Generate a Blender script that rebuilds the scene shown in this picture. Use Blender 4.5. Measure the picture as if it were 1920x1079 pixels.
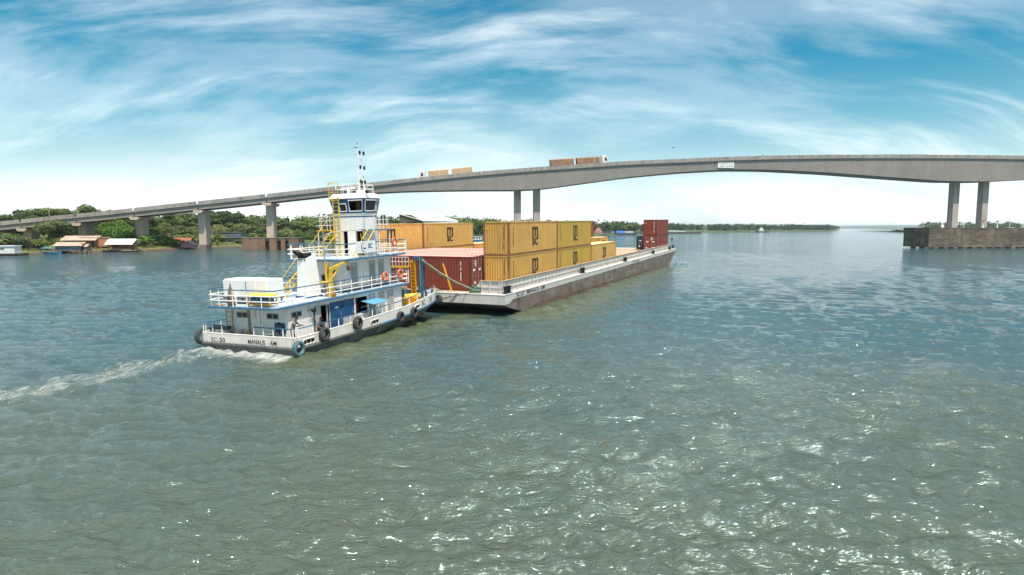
import bpy, bmesh, math, random
import numpy as np
from mathutils import Vector, Matrix

for o in list(bpy.data.objects):
    bpy.data.objects.remove(o, do_unlink=True)
SC = bpy.context.scene
COL = SC.collection
R = math.radians
random.seed(7)

# ------------------------------------------------------------------ camera
CAM_H = 7.1
cam = bpy.data.cameras.new("camera")
cam.sensor_width = 36.0
cam.lens = 22.065
cam.clip_start = 0.1
cam.clip_end = 60000
camo = bpy.data.objects.new("camera", cam)
COL.objects.link(camo)
camo.location = (0, 0, CAM_H)
camo.rotation_euler = (R(90 - 5.4125), 0, 0)
SC.camera = camo

# ------------------------------------------------------------------ sun and sky
SUN_EL = R(66)
SUN_AZ = math.atan2(0.34, -0.94)          # direction to the sun, from +Y towards +X
sdir = Vector((math.sin(SUN_AZ) * math.cos(SUN_EL), math.cos(SUN_AZ) * math.cos(SUN_EL), math.sin(SUN_EL)))
sun = bpy.data.lights.new("sun", 'SUN')
sun.energy = 2.9
sun.angle = R(0.55)
sun.color = (1.0, 0.94, 0.85)
suno = bpy.data.objects.new("sun", sun)
COL.objects.link(suno)
suno.rotation_euler = sdir.to_track_quat('Z', 'Y').to_euler()

world = bpy.data.worlds.new("World")
SC.world = world
world.use_nodes = True
wn, wl = world.node_tree.nodes, world.node_tree.links
for x in list(wn):
    wn.remove(x)


def N(nodes, typ, **kw):
    n = nodes.new(typ)
    for k, v in kw.items():
        if k.startswith('i_'):
            n.inputs[k[2:].replace('_', ' ')].default_value = v
        elif k.startswith('n_'):
            n.inputs[int(k[2:])].default_value = v
        else:
            setattr(n, k, v)
    return n


def ramp(nodes, stops, interp='LINEAR'):
    n = nodes.new('ShaderNodeValToRGB')
    cr = n.color_ramp
    cr.interpolation = interp
    while len(cr.elements) > 1:
        cr.elements.remove(cr.elements[0])
    first = True
    for p, c in stops:
        if not isinstance(c, (tuple, list)):
            c = (c, c, c)
        if first:
            e = cr.elements[0]
            e.position = p
            first = False
        else:
            e = cr.elements.new(p)
        e.color = (c[0], c[1], c[2], 1)
    return n


def build_sky():
    out = N(wn, 'ShaderNodeOutputWorld')
    bg = N(wn, 'ShaderNodeBackground')
    bg.inputs['Strength'].default_value = 0.15
    sky = N(wn, 'ShaderNodeTexSky', sky_type='NISHITA')
    sky.sun_disc = False
    sky.sun_elevation = SUN_EL
    sky.sun_rotation = SUN_AZ
    sky.altitude = 20
    sky.air_density = 1.0
    sky.dust_density = 1.0
    sky.ozone_density = 1.2
    tc = N(wn, 'ShaderNodeTexCoord')
    # clear air leans to teal here
    tint = N(wn, 'ShaderNodeMix', data_type='RGBA', blend_type='MULTIPLY')
    tint.inputs['Factor'].default_value = 1.0
    tint.inputs['B'].default_value = (0.016, 0.325, 0.375, 1)
    wl.new(sky.outputs['Color'], tint.inputs['A'])
    # cloud sheet: project the view direction on a plane high above
    sep = N(wn, 'ShaderNodeSeparateXYZ')
    wl.new(tc.outputs['Generated'], sep.inputs[0])
    zc = N(wn, 'ShaderNodeMath', operation='MAXIMUM', n_1=0.0)
    wl.new(sep.outputs['Z'], zc.inputs[0])
    za = N(wn, 'ShaderNodeMath', operation='ADD', n_1=0.42)
    wl.new(zc.outputs[0], za.inputs[0])
    dx = N(wn, 'ShaderNodeMath', operation='DIVIDE')
    dy = N(wn, 'ShaderNodeMath', operation='DIVIDE')
    wl.new(sep.outputs['X'], dx.inputs[0]); wl.new(za.outputs[0], dx.inputs[1])
    wl.new(sep.outputs['Y'], dy.inputs[0]); wl.new(za.outputs[0], dy.inputs[1])
    cmb = N(wn, 'ShaderNodeCombineXYZ')
    wl.new(dx.outputs[0], cmb.inputs[0]); wl.new(dy.outputs[0], cmb.inputs[1])
    warp = N(wn, 'ShaderNodeTexNoise', i_Scale=0.9, i_Detail=2.0)
    wl.new(cmb.outputs[0], warp.inputs['Vector'])
    wv = N(wn, 'ShaderNodeVectorMath', operation='MULTIPLY_ADD')
    wv.inputs[1].default_value = (0.55, 0.55, 0)
    wl.new(warp.outputs['Color'], wv.inputs[0]); wl.new(cmb.outputs[0], wv.inputs[2])
    mp = N(wn, 'ShaderNodeMapping')
    mp.inputs['Rotation'].default_value = (0, 0, R(48))
    mp.inputs['Scale'].default_value = (1.5, 3.3, 1)
    mp.inputs['Location'].default_value = (6.2, 1.1, 0)
    wl.new(wv.outputs[0], mp.inputs['Vector'])
    n1 = N(wn, 'ShaderNodeTexNoise', i_Scale=0.9, i_Detail=6.0, i_Roughness=0.58)
    wl.new(mp.outputs[0], n1.inputs['Vector'])
    mp2 = N(wn, 'ShaderNodeMapping')
    mp2.inputs['Rotation'].default_value = (0, 0, R(-58))
    mp2.inputs['Scale'].default_value = (0.8, 3.2, 1)
    mp2.inputs['Location'].default_value = (0.4, 5.3, 0)
    wl.new(wv.outputs[0], mp2.inputs['Vector'])
    n2 = N(wn, 'ShaderNodeTexNoise', i_Scale=1.6, i_Detail=6.0, i_Roughness=0.62)
    wl.new(mp2.outputs[0], n2.inputs['Vector'])
    r1 = ramp(wn, [(0.44, 0.0), (0.60, 0.22), (0.82, 0.85)], 'EASE')
    wl.new(n1.outputs['Fac'], r1.inputs[0])
    r2 = ramp(wn, [(0.47, 0.0), (0.82, 0.60)], 'EASE')
    wl.new(n2.outputs['Fac'], r2.inputs[0])
    mx = N(wn, 'ShaderNodeMath', operation='ADD')
    wl.new(r1.outputs[0], mx.inputs[0]); wl.new(r2.outputs[0], mx.inputs[1])
    # thicker, milkier air low down; brighter veil added overhead, unseen, to lift fill light
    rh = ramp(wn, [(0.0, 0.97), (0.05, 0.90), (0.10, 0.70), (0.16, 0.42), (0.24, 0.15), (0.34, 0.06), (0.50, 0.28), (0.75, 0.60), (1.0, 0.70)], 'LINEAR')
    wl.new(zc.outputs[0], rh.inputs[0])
    cl = N(wn, 'ShaderNodeClamp')
    ms = N(wn, 'ShaderNodeMath', operation='MULTIPLY', n_1=0.72)
    wl.new(mx.outputs[0], ms.inputs[0]); wl.new(ms.outputs[0], cl.inputs[0])
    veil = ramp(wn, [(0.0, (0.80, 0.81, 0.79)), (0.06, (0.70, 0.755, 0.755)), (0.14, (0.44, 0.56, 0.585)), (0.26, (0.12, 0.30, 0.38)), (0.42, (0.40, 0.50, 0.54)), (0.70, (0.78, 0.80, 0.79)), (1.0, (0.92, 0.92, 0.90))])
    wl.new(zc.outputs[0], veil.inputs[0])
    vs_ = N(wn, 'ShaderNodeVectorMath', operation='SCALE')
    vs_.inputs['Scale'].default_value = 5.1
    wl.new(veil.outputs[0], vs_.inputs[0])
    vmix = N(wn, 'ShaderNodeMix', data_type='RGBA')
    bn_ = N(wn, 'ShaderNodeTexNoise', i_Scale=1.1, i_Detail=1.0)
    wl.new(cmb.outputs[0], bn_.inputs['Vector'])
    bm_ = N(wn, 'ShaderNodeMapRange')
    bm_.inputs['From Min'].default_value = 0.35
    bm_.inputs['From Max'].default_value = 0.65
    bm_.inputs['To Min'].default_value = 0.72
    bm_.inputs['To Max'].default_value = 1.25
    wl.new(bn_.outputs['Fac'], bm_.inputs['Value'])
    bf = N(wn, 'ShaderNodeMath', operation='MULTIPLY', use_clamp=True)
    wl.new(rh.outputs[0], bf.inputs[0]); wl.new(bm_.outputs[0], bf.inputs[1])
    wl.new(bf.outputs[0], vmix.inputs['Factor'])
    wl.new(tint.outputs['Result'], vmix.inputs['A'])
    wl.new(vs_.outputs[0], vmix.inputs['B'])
    cmix = N(wn, 'ShaderNodeMix', data_type='RGBA')
    cmix.inputs['B'].default_value = (5.4, 5.4, 5.3, 1)
    wl.new(cl.outputs[0], cmix.inputs['Factor'])
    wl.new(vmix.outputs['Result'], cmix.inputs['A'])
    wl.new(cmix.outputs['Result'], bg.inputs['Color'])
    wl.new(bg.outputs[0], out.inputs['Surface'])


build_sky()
SC.view_settings.view_transform = 'Standard'
SC.view_settings.look = 'None'
SC.view_settings.gamma = 1.0
SC.view_settings.use_curve_mapping = False
SC.view_settings.exposure = 1.03
SC.render.engine = 'CYCLES'
SC.cycles.max_bounces = 6
SC.cycles.diffuse_bounces = 4
SC.cycles.glossy_bounces = 2
SC.cycles.transmission_bounces = 2
SC.cycles.transparent_max_bounces = 12

# ------------------------------------------------------------------ frames
TH = R(23.516)


def frame(th, trim, heel, origin):
    n = Vector((math.cos(th), -math.sin(th), 0))
    d = Vector((math.sin(th) * math.cos(trim), math.cos(th) * math.cos(trim), math.sin(trim)))
    u = n.cross(d)
    m = Matrix((n, d, u)).transposed().to_4x4()
    m.translation = Vector(origin)
    return m @ Matrix.Rotation(heel, 4, 'Y')


M_BARGE = frame(TH, R(0.825), 0, (-0.2096, 53.4475, 1.8279))    # barge deck, stern starboard container corner
M_TUG = frame(TH, R(1.65), R(-0.9), (-15.324, 35.882, 0.0))     # tug transom, centreline, waterline
M_BRIDGE = Matrix.Translation((0, 212.25, 0)) @ Matrix.Rotation(math.atan(0.0925), 4, 'Z')
W = Matrix.Identity(4)


def T(x, y, z, rz=0.0, rx=0.0, ry=0.0, s=1.0):
    m = Matrix.Translation((x, y, z)) @ Matrix.Rotation(rz, 4, 'Z') @ Matrix.Rotation(ry, 4, 'Y') @ Matrix.Rotation(rx, 4, 'X')
    if s != 1.0:
        m = m @ Matrix.Scale(s, 4)
    return m


# ------------------------------------------------------------------ materials
MATS = {}


def mat(name, col, rough=0.55, var=0.12, scale=1.5, streak=0.0, scol=(0.05, 0.035, 0.025), rust=0.0,
        rcol=(0.16, 0.06, 0.025), metal=0.0, bump=0.0, bscale=30.0, spec=0.4, hue=0.0, streak_sc=(5, 5, 0.35)):
    m = bpy.data.materials.new(name)
    m.use_nodes = True
    nt = m.node_tree
    ns, ls = nt.nodes, nt.links
    bs = ns['Principled BSDF']
    bs.inputs['Roughness'].default_value = rough
    bs.inputs['Metallic'].default_value = metal
    bs.inputs['Specular IOR Level'].default_value = spec
    tc = N(ns, 'ShaderNodeTexCoord')
    oi = N(ns, 'ShaderNodeObjectInfo')
    add = N(ns, 'ShaderNodeVectorMath', operation='MULTIPLY_ADD')
    add.inputs[1].default_value = (61, 37, 23)
    cb = N(ns, 'ShaderNodeCombineXYZ')
    for i in range(3):
        ls.new(oi.outputs['Random'], cb.inputs[i])
    ls.new(cb.outputs[0], add.inputs[0])
    ls.new(tc.outputs['Object'], add.inputs[2])
    n1 = N(ns, 'ShaderNodeTexNoise', i_Scale=scale, i_Detail=6.0, i_Roughness=0.6)
    ls.new(add.outputs[0], n1.inputs['Vector'])
    lo = tuple(max(0, c * (1 - var * 1.6)) for c in col)
    hi = tuple(min(1, c * (1 + var * 1.2)) for c in col)
    rp = ramp(ns, [(0.28, lo), (0.5, col), (0.72, hi)])
    ls.new(n1.outputs['Fac'], rp.inputs[0])
    last = rp.outputs[0]
    if hue:
        hs = N(ns, 'ShaderNodeHueSaturation')
        mr = N(ns, 'ShaderNodeMapRange')
        mr.inputs['To Min'].default_value = 1 - hue
        mr.inputs['To Max'].default_value = 1 + hue
        ls.new(oi.outputs['Random'], mr.inputs['Value'])
        ls.new(mr.outputs[0], hs.inputs['Value'])
        ls.new(last, hs.inputs['Color'])
        last = hs.outputs[0]
    if streak:
        mp = N(ns, 'ShaderNodeMapping')
        mp.inputs['Scale'].default_value = streak_sc
        ls.new(add.outputs[0], mp.inputs['Vector'])
        n2 = N(ns, 'ShaderNodeTexNoise', i_Scale=1.0, i_Detail=5.0, i_Roughness=0.65)
        ls.new(mp.outputs[0], n2.inputs['Vector'])
        r2 = ramp(ns, [(0.50, 0.0), (0.74, streak)])
        ls.new(n2.outputs['Fac'], r2.inputs[0])
        mx = N(ns, 'ShaderNodeMix', data_type='RGBA')
        mx.inputs['B'].default_value = (*scol, 1)
        ls.new(r2.outputs[0], mx.inputs['Factor']); ls.new(last, mx.inputs['A'])
        last = mx.outputs['Result']
    if rust:
        n3 = N(ns, 'ShaderNodeTexNoise', i_Scale=scale * 2.3, i_Detail=9.0, i_Roughness=0.7)
        ls.new(add.outputs[0], n3.inputs['Vector'])
        r3 = ramp(ns, [(0.66 - rust * 0.25, 0.0), (0.74, 0.9)])
        ls.new(n3.outputs['Fac'], r3.inputs[0])
        mx = N(ns, 'ShaderNodeMix', data_type='RGBA')
        mx.inputs['B'].default_value = (*rcol, 1)
        ls.new(r3.outputs[0], mx.inputs['Factor']); ls.new(last, mx.inputs['A'])
        last = mx.outputs['Result']
    ls.new(last, bs.inputs['Base Color'])
    if bump:
        n4 = N(ns, 'ShaderNodeTexNoise', i_Scale=bscale, i_Detail=4.0)
        ls.new(add.outputs[0], n4.inputs['Vector'])
        b = N(ns, 'ShaderNodeBump', i_Strength=bump, i_Distance=0.02)
        ls.new(n4.outputs['Fac'], b.inputs['Height'])
        ls.new(b.outputs[0], bs.inputs['Normal'])
    MATS[name] = m
    return m


mat('white_paint', (0.82, 0.775, 0.73), 0.5, 0.05, 0.8, streak=0.34, scol=(0.46, 0.36, 0.28), streak_sc=(4, 4, 0.5))
mat('white_weathered', (0.72, 0.66, 0.605), 0.6, 0.08, 0.9, streak=0.40, scol=(0.30, 0.22, 0.16), rust=0.16, rcol=(0.25, 0.13, 0.07))
mat('white_clean', (0.82, 0.795, 0.765), 0.45, 0.02, 1.0)
mat('wall_boards', (0.83, 0.775, 0.73), 0.55, 0.06, 1.0, streak=0.5, scol=(0.46, 0.34, 0.25), streak_sc=(4, 4, 0.6))
mat('deck_blue', (0.42, 0.50, 0.56), 0.6, 0.18, 1.1, rust=0.22, rcol=(0.30, 0.34, 0.36))
mat('edge_blue', (0.06, 0.165, 0.285), 0.5, 0.12, 1.2, streak=0.3, scol=(0.10, 0.14, 0.17))
mat('rail_blue', (0.035, 0.105, 0.18), 0.45, 0.12, 2.0)
mat('house_blue', (0.012, 0.075, 0.20), 0.4, 0.10, 1.0)
mat('door_blue', (0.01, 0.075, 0.19), 0.45, 0.12, 1.2, streak=0.2, scol=(0.006, 0.02, 0.05))
mat('awning_blue', (0.12, 0.32, 0.48), 0.5, 0.10, 1.0)
mat('yellow_paint', (0.66, 0.42, 0.035), 0.5, 0.12, 1.5, rust=0.15)
mat('orange_yellow', (0.60, 0.27, 0.012), 0.5, 0.12, 1.5, rust=0.12)
mat('louver_grey', (0.42, 0.405, 0.38), 0.55, 0.06, 1.0)
mat('steel_grey', (0.30, 0.31, 0.33), 0.5, 0.10, 2.0, metal=0.2)
mat('black_steel', (0.012, 0.012, 0.013), 0.5, 0.2, 2.0)
mat('soot', (0.014, 0.012, 0.011), 0.8, 0.3, 3.0)
mat('deck_dark', (0.34, 0.35, 0.35), 0.7, 0.2, 1.0, rust=0.3, rcol=(0.10, 0.09, 0.08))
mat('rubber', (0.055, 0.053, 0.052), 0.75, 0.25, 3.0, bump=0.4, bscale=12)
mat('rubber_blue', (0.085, 0.15, 0.18), 0.75, 0.35, 2.5, bump=0.4, bscale=12)
mat('glass_dark', (0.02, 0.025, 0.027), 0.06, 0.1, 1.0, spec=0.6)
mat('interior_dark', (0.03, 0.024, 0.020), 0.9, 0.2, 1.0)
mat('curtain_brown', (0.13, 0.065, 0.04), 0.9, 0.2, 2.0)
mat('wood_tan', (0.36, 0.24, 0.14), 0.7, 0.2, 2.0)
mat('hull_dark', (0.095, 0.10, 0.095), 0.6, 0.3, 1.6, rust=0.42, rcol=(0.12, 0.055, 0.025), streak=0.3, scol=(0.22, 0.20, 0.17))
mat('hull_bow', (0.21, 0.17, 0.14), 0.6, 0.25, 1.6, rust=0.3, rcol=(0.09, 0.05, 0.03))
mat('rope_green', (0.10, 0.17, 0.13), 0.9, 0.3, 6.0)
mat('rope_pale', (0.30, 0.29, 0.21), 0.9, 0.25, 6.0)
mat('rope_red', (0.13, 0.055, 0.05), 0.9, 0.25, 6.0)
mat('ring_orange', (0.72, 0.13, 0.055), 0.5, 0.08, 3.0)
mat('barrel_blue', (0.035, 0.18, 0.33), 0.4, 0.1, 2.0)
mat('tarp_brown', (0.17, 0.12, 0.075), 0.9, 0.3, 3.0)
mat('lettering_black', (0.014, 0.014, 0.016), 0.6, 0.2, 3.0)
mat('lettering_grey', (0.16, 0.16, 0.17), 0.6, 0.3, 3.0)
mat('lettering_navy', (0.02, 0.045, 0.10), 0.5, 0.1, 3.0)
mat('lettering_white', (0.74, 0.74, 0.72), 0.5, 0.05, 3.0)
mat('lettering_brown', (0.10, 0.07, 0.035), 0.6, 0.2, 3.0)
mat('label_orange', (0.72, 0.36, 0.02), 0.5, 0.1, 3.0)
# barge
mat('barge_white', (0.56, 0.525, 0.485), 0.65, 0.08, 0.5, streak=0.35, scol=(0.33, 0.27, 0.22), rust=0.14, rcol=(0.28, 0.19, 0.13), streak_sc=(3, 1.2, 0.5))
mat('barge_deck', (0.46, 0.33, 0.22), 0.8, 0.2, 0.35, rust=0.2, rcol=(0.28, 0.17, 0.10))
mat('barge_hull', (0.165, 0.128, 0.104), 0.75, 0.38, 0.75, streak=0.75, scol=(0.27, 0.235, 0.205), rust=0.42, rcol=(0.075, 0.06, 0.052), streak_sc=(0.6, 0.22, 2.4), bump=0.3, bscale=4)
mat('barge_red_lead', (0.135, 0.080, 0.058), 0.75, 0.3, 0.8, rust=0.3, rcol=(0.06, 0.03, 0.02))
mat('barge_cap_rail', (0.56, 0.38, 0.24), 0.6, 0.15, 1.0)
# containers
for nm, c in (('yellow_a', (0.54, 0.305, 0.075)), ('yellow_b', (0.46, 0.295, 0.045)), ('yellow_c', (0.57, 0.345, 0.095))):
    mat('container_' + nm, c, 0.5, 0.07, 0.6, streak=0.42, scol=(0.28, 0.14, 0.05), rust=0.22, rcol=(0.17, 0.07, 0.03), streak_sc=(2.5, 2.5, 0.3), hue=0.07)
mat('container_red', (0.195, 0.038, 0.022), 0.5, 0.08, 0.6, streak=0.2, scol=(0.14, 0.05, 0.04), rust=0.08)
mat('container_red_pale', (0.22, 0.055, 0.035), 0.5, 0.08, 0.6, streak=0.2, scol=(0.2, 0.08, 0.06), rust=0.08)
mat('roof_faded_yellow', (0.70, 0.50, 0.26), 0.6, 0.1, 0.6, rust=0.1, rcol=(0.35, 0.2, 0.1))
mat('roof_faded_red', (0.72, 0.36, 0.30), 0.6, 0.1, 0.5, rust=0.12, rcol=(0.5, 0.3, 0.24))
mat('container_navy', (0.018, 0.032, 0.055), 0.5, 0.1, 0.6)
mat('frame_rust', (0.27, 0.115, 0.045), 0.6, 0.25, 1.2, rust=0.35, rcol=(0.12, 0.05, 0.025))
mat('frame_rust_red', (0.13, 0.028, 0.018), 0.6, 0.2, 1.2, rust=0.25, rcol=(0.10, 0.035, 0.02))
# masonry
mat('concrete', (0.27, 0.24, 0.215), 0.85, 0.10, 0.12, streak=0.40, scol=(0.20, 0.172, 0.15), bump=0.25, bscale=3, streak_sc=(0.5, 0.5, 0.06))
mat('concrete_joint', (0.19, 0.165, 0.145), 0.9, 0.2, 0.5)
mat('concrete_parapet', (0.30, 0.27, 0.245), 0.85, 0.18, 0.5, streak=0.9, scol=(0.11, 0.095, 0.08), streak_sc=(1.4, 1.4, 0.2))
mat('concrete_pier', (0.50, 0.39, 0.325), 0.85, 0.10, 0.2, streak=0.30, scol=(0.33, 0.25, 0.19), streak_sc=(0.9, 0.9, 0.08))
mat('concrete_column', (0.40, 0.35, 0.31), 0.85, 0.08, 0.2, streak=0.45, scol=(0.20, 0.13, 0.08), streak_sc=(0.8, 0.8, 0.10))
mat('concrete_wet', (0.19, 0.14, 0.11), 0.7, 0.2, 0.4, streak=0.4, scol=(0.06, 0.045, 0.035))
mat('concrete_footing', (0.21, 0.125, 0.08), 0.85, 0.2, 0.25, streak=0.8, scol=(0.07, 0.05, 0.038), streak_sc=(0.7, 0.7, 0.10), rust=0.25, rcol=(0.09, 0.065, 0.05))


def algae_material(name):
    m = bpy.data.materials.new(name)
    m.use_nodes = True
    ns, ls = m.node_tree.nodes, m.node_tree.links
    bs = ns['Principled BSDF']
    bs.inputs['Roughness'].default_value = 0.85
    tc = N(ns, 'ShaderNodeTexCoord')

    def noise(sc, det, scale=1.0):
        mp = N(ns, 'ShaderNodeMapping')
        mp.inputs['Scale'].default_value = sc
        ls.new(tc.outputs['Object'], mp.inputs['Vector'])
        n = N(ns, 'ShaderNodeTexNoise', i_Scale=scale, i_Detail=det, i_Roughness=0.65)
        ls.new(mp.outputs[0], n.inputs['Vector'])
        return n.outputs['Fac']
    c0 = ramp(ns, [(0.3, (0.13, 0.095, 0.068)), (0.7, (0.23, 0.165, 0.115))])
    ls.new(noise((0.35, 0.35, 0.35), 6.0), c0.inputs[0])
    last = c0.outputs[0]
    for sc, det, lo, hi, amt, colr in (((0.16, 0.16, 0.42), 7.0, 0.42, 0.60, 0.85, (0.062, 0.055, 0.040)), ((0.9, 0.9, 0.07), 6.0, 0.46, 0.64, 0.75, (0.060, 0.050, 0.036)), ((0.05, 0.05, 1.6), 5.0, 0.55, 0.72, 0.5, (0.30, 0.23, 0.165)), ((1.1, 1.1, 0.05), 5.0, 0.60, 0.72, 0.6, (0.27, 0.19, 0.13))):
        r_ = ramp(ns, [(lo, 0.0), (hi, amt)])
        ls.new(noise(sc, det), r_.inputs[0])
        mx = N(ns, 'ShaderNodeMix', data_type='RGBA')
        mx.inputs['B'].default_value = (*colr, 1)
        ls.new(r_.outputs[0], mx.inputs['Factor']); ls.new(last, mx.inputs['A'])
        last = mx.outputs['Result']
    ls.new(last, bs.inputs['Base Color'])
    MATS[name] = m


algae_material('concrete_algae')
mat('asphalt', (0.055, 0.055, 0.055), 0.9, 0.15, 0.6)
mat('brick_orange', (0.42, 0.19, 0.10), 0.85, 0.2, 1.5)
mat('plaster_grey', (0.26, 0.27, 0.28), 0.85, 0.2, 0.6, streak=0.4, scol=(0.12, 0.12, 0.12))
mat('plaster_pink', (0.55, 0.28, 0.29), 0.85, 0.12, 0.8, streak=0.2, scol=(0.35, 0.17, 0.17))
mat('plaster_white', (0.70, 0.69, 0.66), 0.8, 0.06, 0.8, streak=0.2, scol=(0.4, 0.37, 0.32))
mat('boards_blue', (0.12, 0.19, 0.25), 0.8, 0.25, 1.5, streak=0.4, scol=(0.08, 0.08, 0.08))
mat('boards_grey', (0.20, 0.17, 0.14), 0.85, 0.3, 1.5, streak=0.4, scol=(0.08, 0.07, 0.06))
mat('boards_dark', (0.045, 0.038, 0.033), 0.9, 0.3, 1.5)
mat('roof_tan', (0.44, 0.33, 0.26), 0.7, 0.2, 0.8, streak=0.5, scol=(0.28, 0.14, 0.08), streak_sc=(1.5, 0.3, 0.3))
mat('roof_white', (0.72, 0.73, 0.74), 0.5, 0.06, 0.8)
mat('roof_tile', (0.33, 0.115, 0.06), 0.85, 0.3, 2.0)
mat('roof_turquoise', (0.06, 0.33, 0.42), 0.5, 0.1, 1.0)
mat('shed_brown', (0.145, 0.115, 0.09), 0.85, 0.2, 0.3, streak=0.4, scol=(0.08, 0.06, 0.05))
mat('boat_blue', (0.05, 0.20, 0.33), 0.6, 0.15, 1.0)
mat('tarp_blue', (0.02, 0.13, 0.42), 0.6, 0.15, 0.3)
mat('far_hull', (0.085, 0.07, 0.065), 0.7, 0.25, 0.1)
# trucks
mat('truck_white', (0.72, 0.69, 0.65), 0.4, 0.04, 1.0)
mat('tarp_trailer', (0.30, 0.17, 0.095), 0.8, 0.2, 0.7)
mat('tarp_trailer_pale', (0.56, 0.38, 0.22), 0.8, 0.12, 0.7)
mat('chassis', (0.03, 0.028, 0.026), 0.7, 0.2, 1.0)
# people
mat('skin', (0.15, 0.075, 0.045), 0.6, 0.1, 6.0)
mat('hair', (0.012, 0.009, 0.008), 0.8, 0.2, 6.0)
mat('cloth_khaki', (0.27, 0.24, 0.20), 0.9, 0.12, 6.0)
mat('cloth_grey', (0.20, 0.18, 0.165), 0.9, 0.12, 6.0)
mat('cloth_navy', (0.02, 0.035, 0.07), 0.9, 0.12, 6.0)
mat('cloth_red', (0.28, 0.03, 0.03), 0.9, 0.12, 6.0)
mat('cloth_pale', (0.5, 0.48, 0.46), 0.9, 0.12, 6.0)


def leaf_mat(name, col, var=0.35):
    m = bpy.data.materials.new(name)
    m.use_nodes = True
    ns, ls = m.node_tree.nodes, m.node_tree.links
    bs = ns['Principled BSDF']
    out = ns['Material Output']
    tc = N(ns, 'ShaderNodeTexCoord')
    oi = N(ns, 'ShaderNodeObjectInfo')
    n1 = N(ns, 'ShaderNodeTexNoise', i_Scale=0.55, i_Detail=5.0)
    ls.new(tc.outputs['Object'], n1.inputs['Vector'])
    lo = tuple(c * (1 - var) for c in col)
    hi = (col[0] * (1 + var * 1.5), col[1] * (1 + var), col[2] * (1 + var * 0.6))
    rp = ramp(ns, [(0.3, lo), (0.7, hi)])
    ls.new(n1.outputs['Fac'], rp.inputs[0])
    hs = N(ns, 'ShaderNodeHueSaturation')
    mr = N(ns, 'ShaderNodeMapRange')
    mr.inputs['To Min'].default_value = 0.65
    mr.inputs['To Max'].default_value = 1.35
    ls.new(oi.outputs['Random'], mr.inputs['Value'])
    ls.new(mr.outputs[0], hs.inputs['Value'])
    mh = N(ns, 'ShaderNodeMapRange')
    mh.inputs['To Min'].default_value = 0.515
    mh.inputs['To Max'].default_value = 0.475
    ls.new(oi.outputs['Random'], mh.inputs['Value'])
    ls.new(mh.outputs[0], hs.inputs['Hue'])
    ls.new(rp.outputs[0], hs.inputs['Color'])
    ls.new(hs.outputs[0], bs.inputs['Base Color'])
    bs.inputs['Roughness'].default_value = 0.6
    bs.inputs['Specular IOR Level'].default_value = 0.25
    tr = N(ns, 'ShaderNodeBsdfTranslucent')
    ls.new(hs.outputs[0], tr.inputs['Color'])
    mx = N(ns, 'ShaderNodeMixShader')
    mx.inputs[0].default_value = 0.28
    ls.new(bs.outputs[0], mx.inputs[1]); ls.new(tr.outputs[0], mx.inputs[2])
    ls.new(mx.outputs[0], out.inputs['Surface'])
    MATS[name] = m
    return m


leaf_mat('leaf_dark', (0.078, 0.132, 0.046))
leaf_mat('leaf_mid', (0.130, 0.195, 0.058))
leaf_mat('leaf_bright', (0.120, 0.235, 0.038), 0.3)
leaf_mat('leaf_pale', (0.165, 0.215, 0.085))
leaf_mat('leaf_lime', (0.17, 0.20, 0.02))
leaf_mat('grass_green', (0.115, 0.130, 0.035))
mat('bark', (0.10, 0.075, 0.055), 0.9, 0.3, 2.0)

# ------------------------------------------------------------------ mesh helpers


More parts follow.
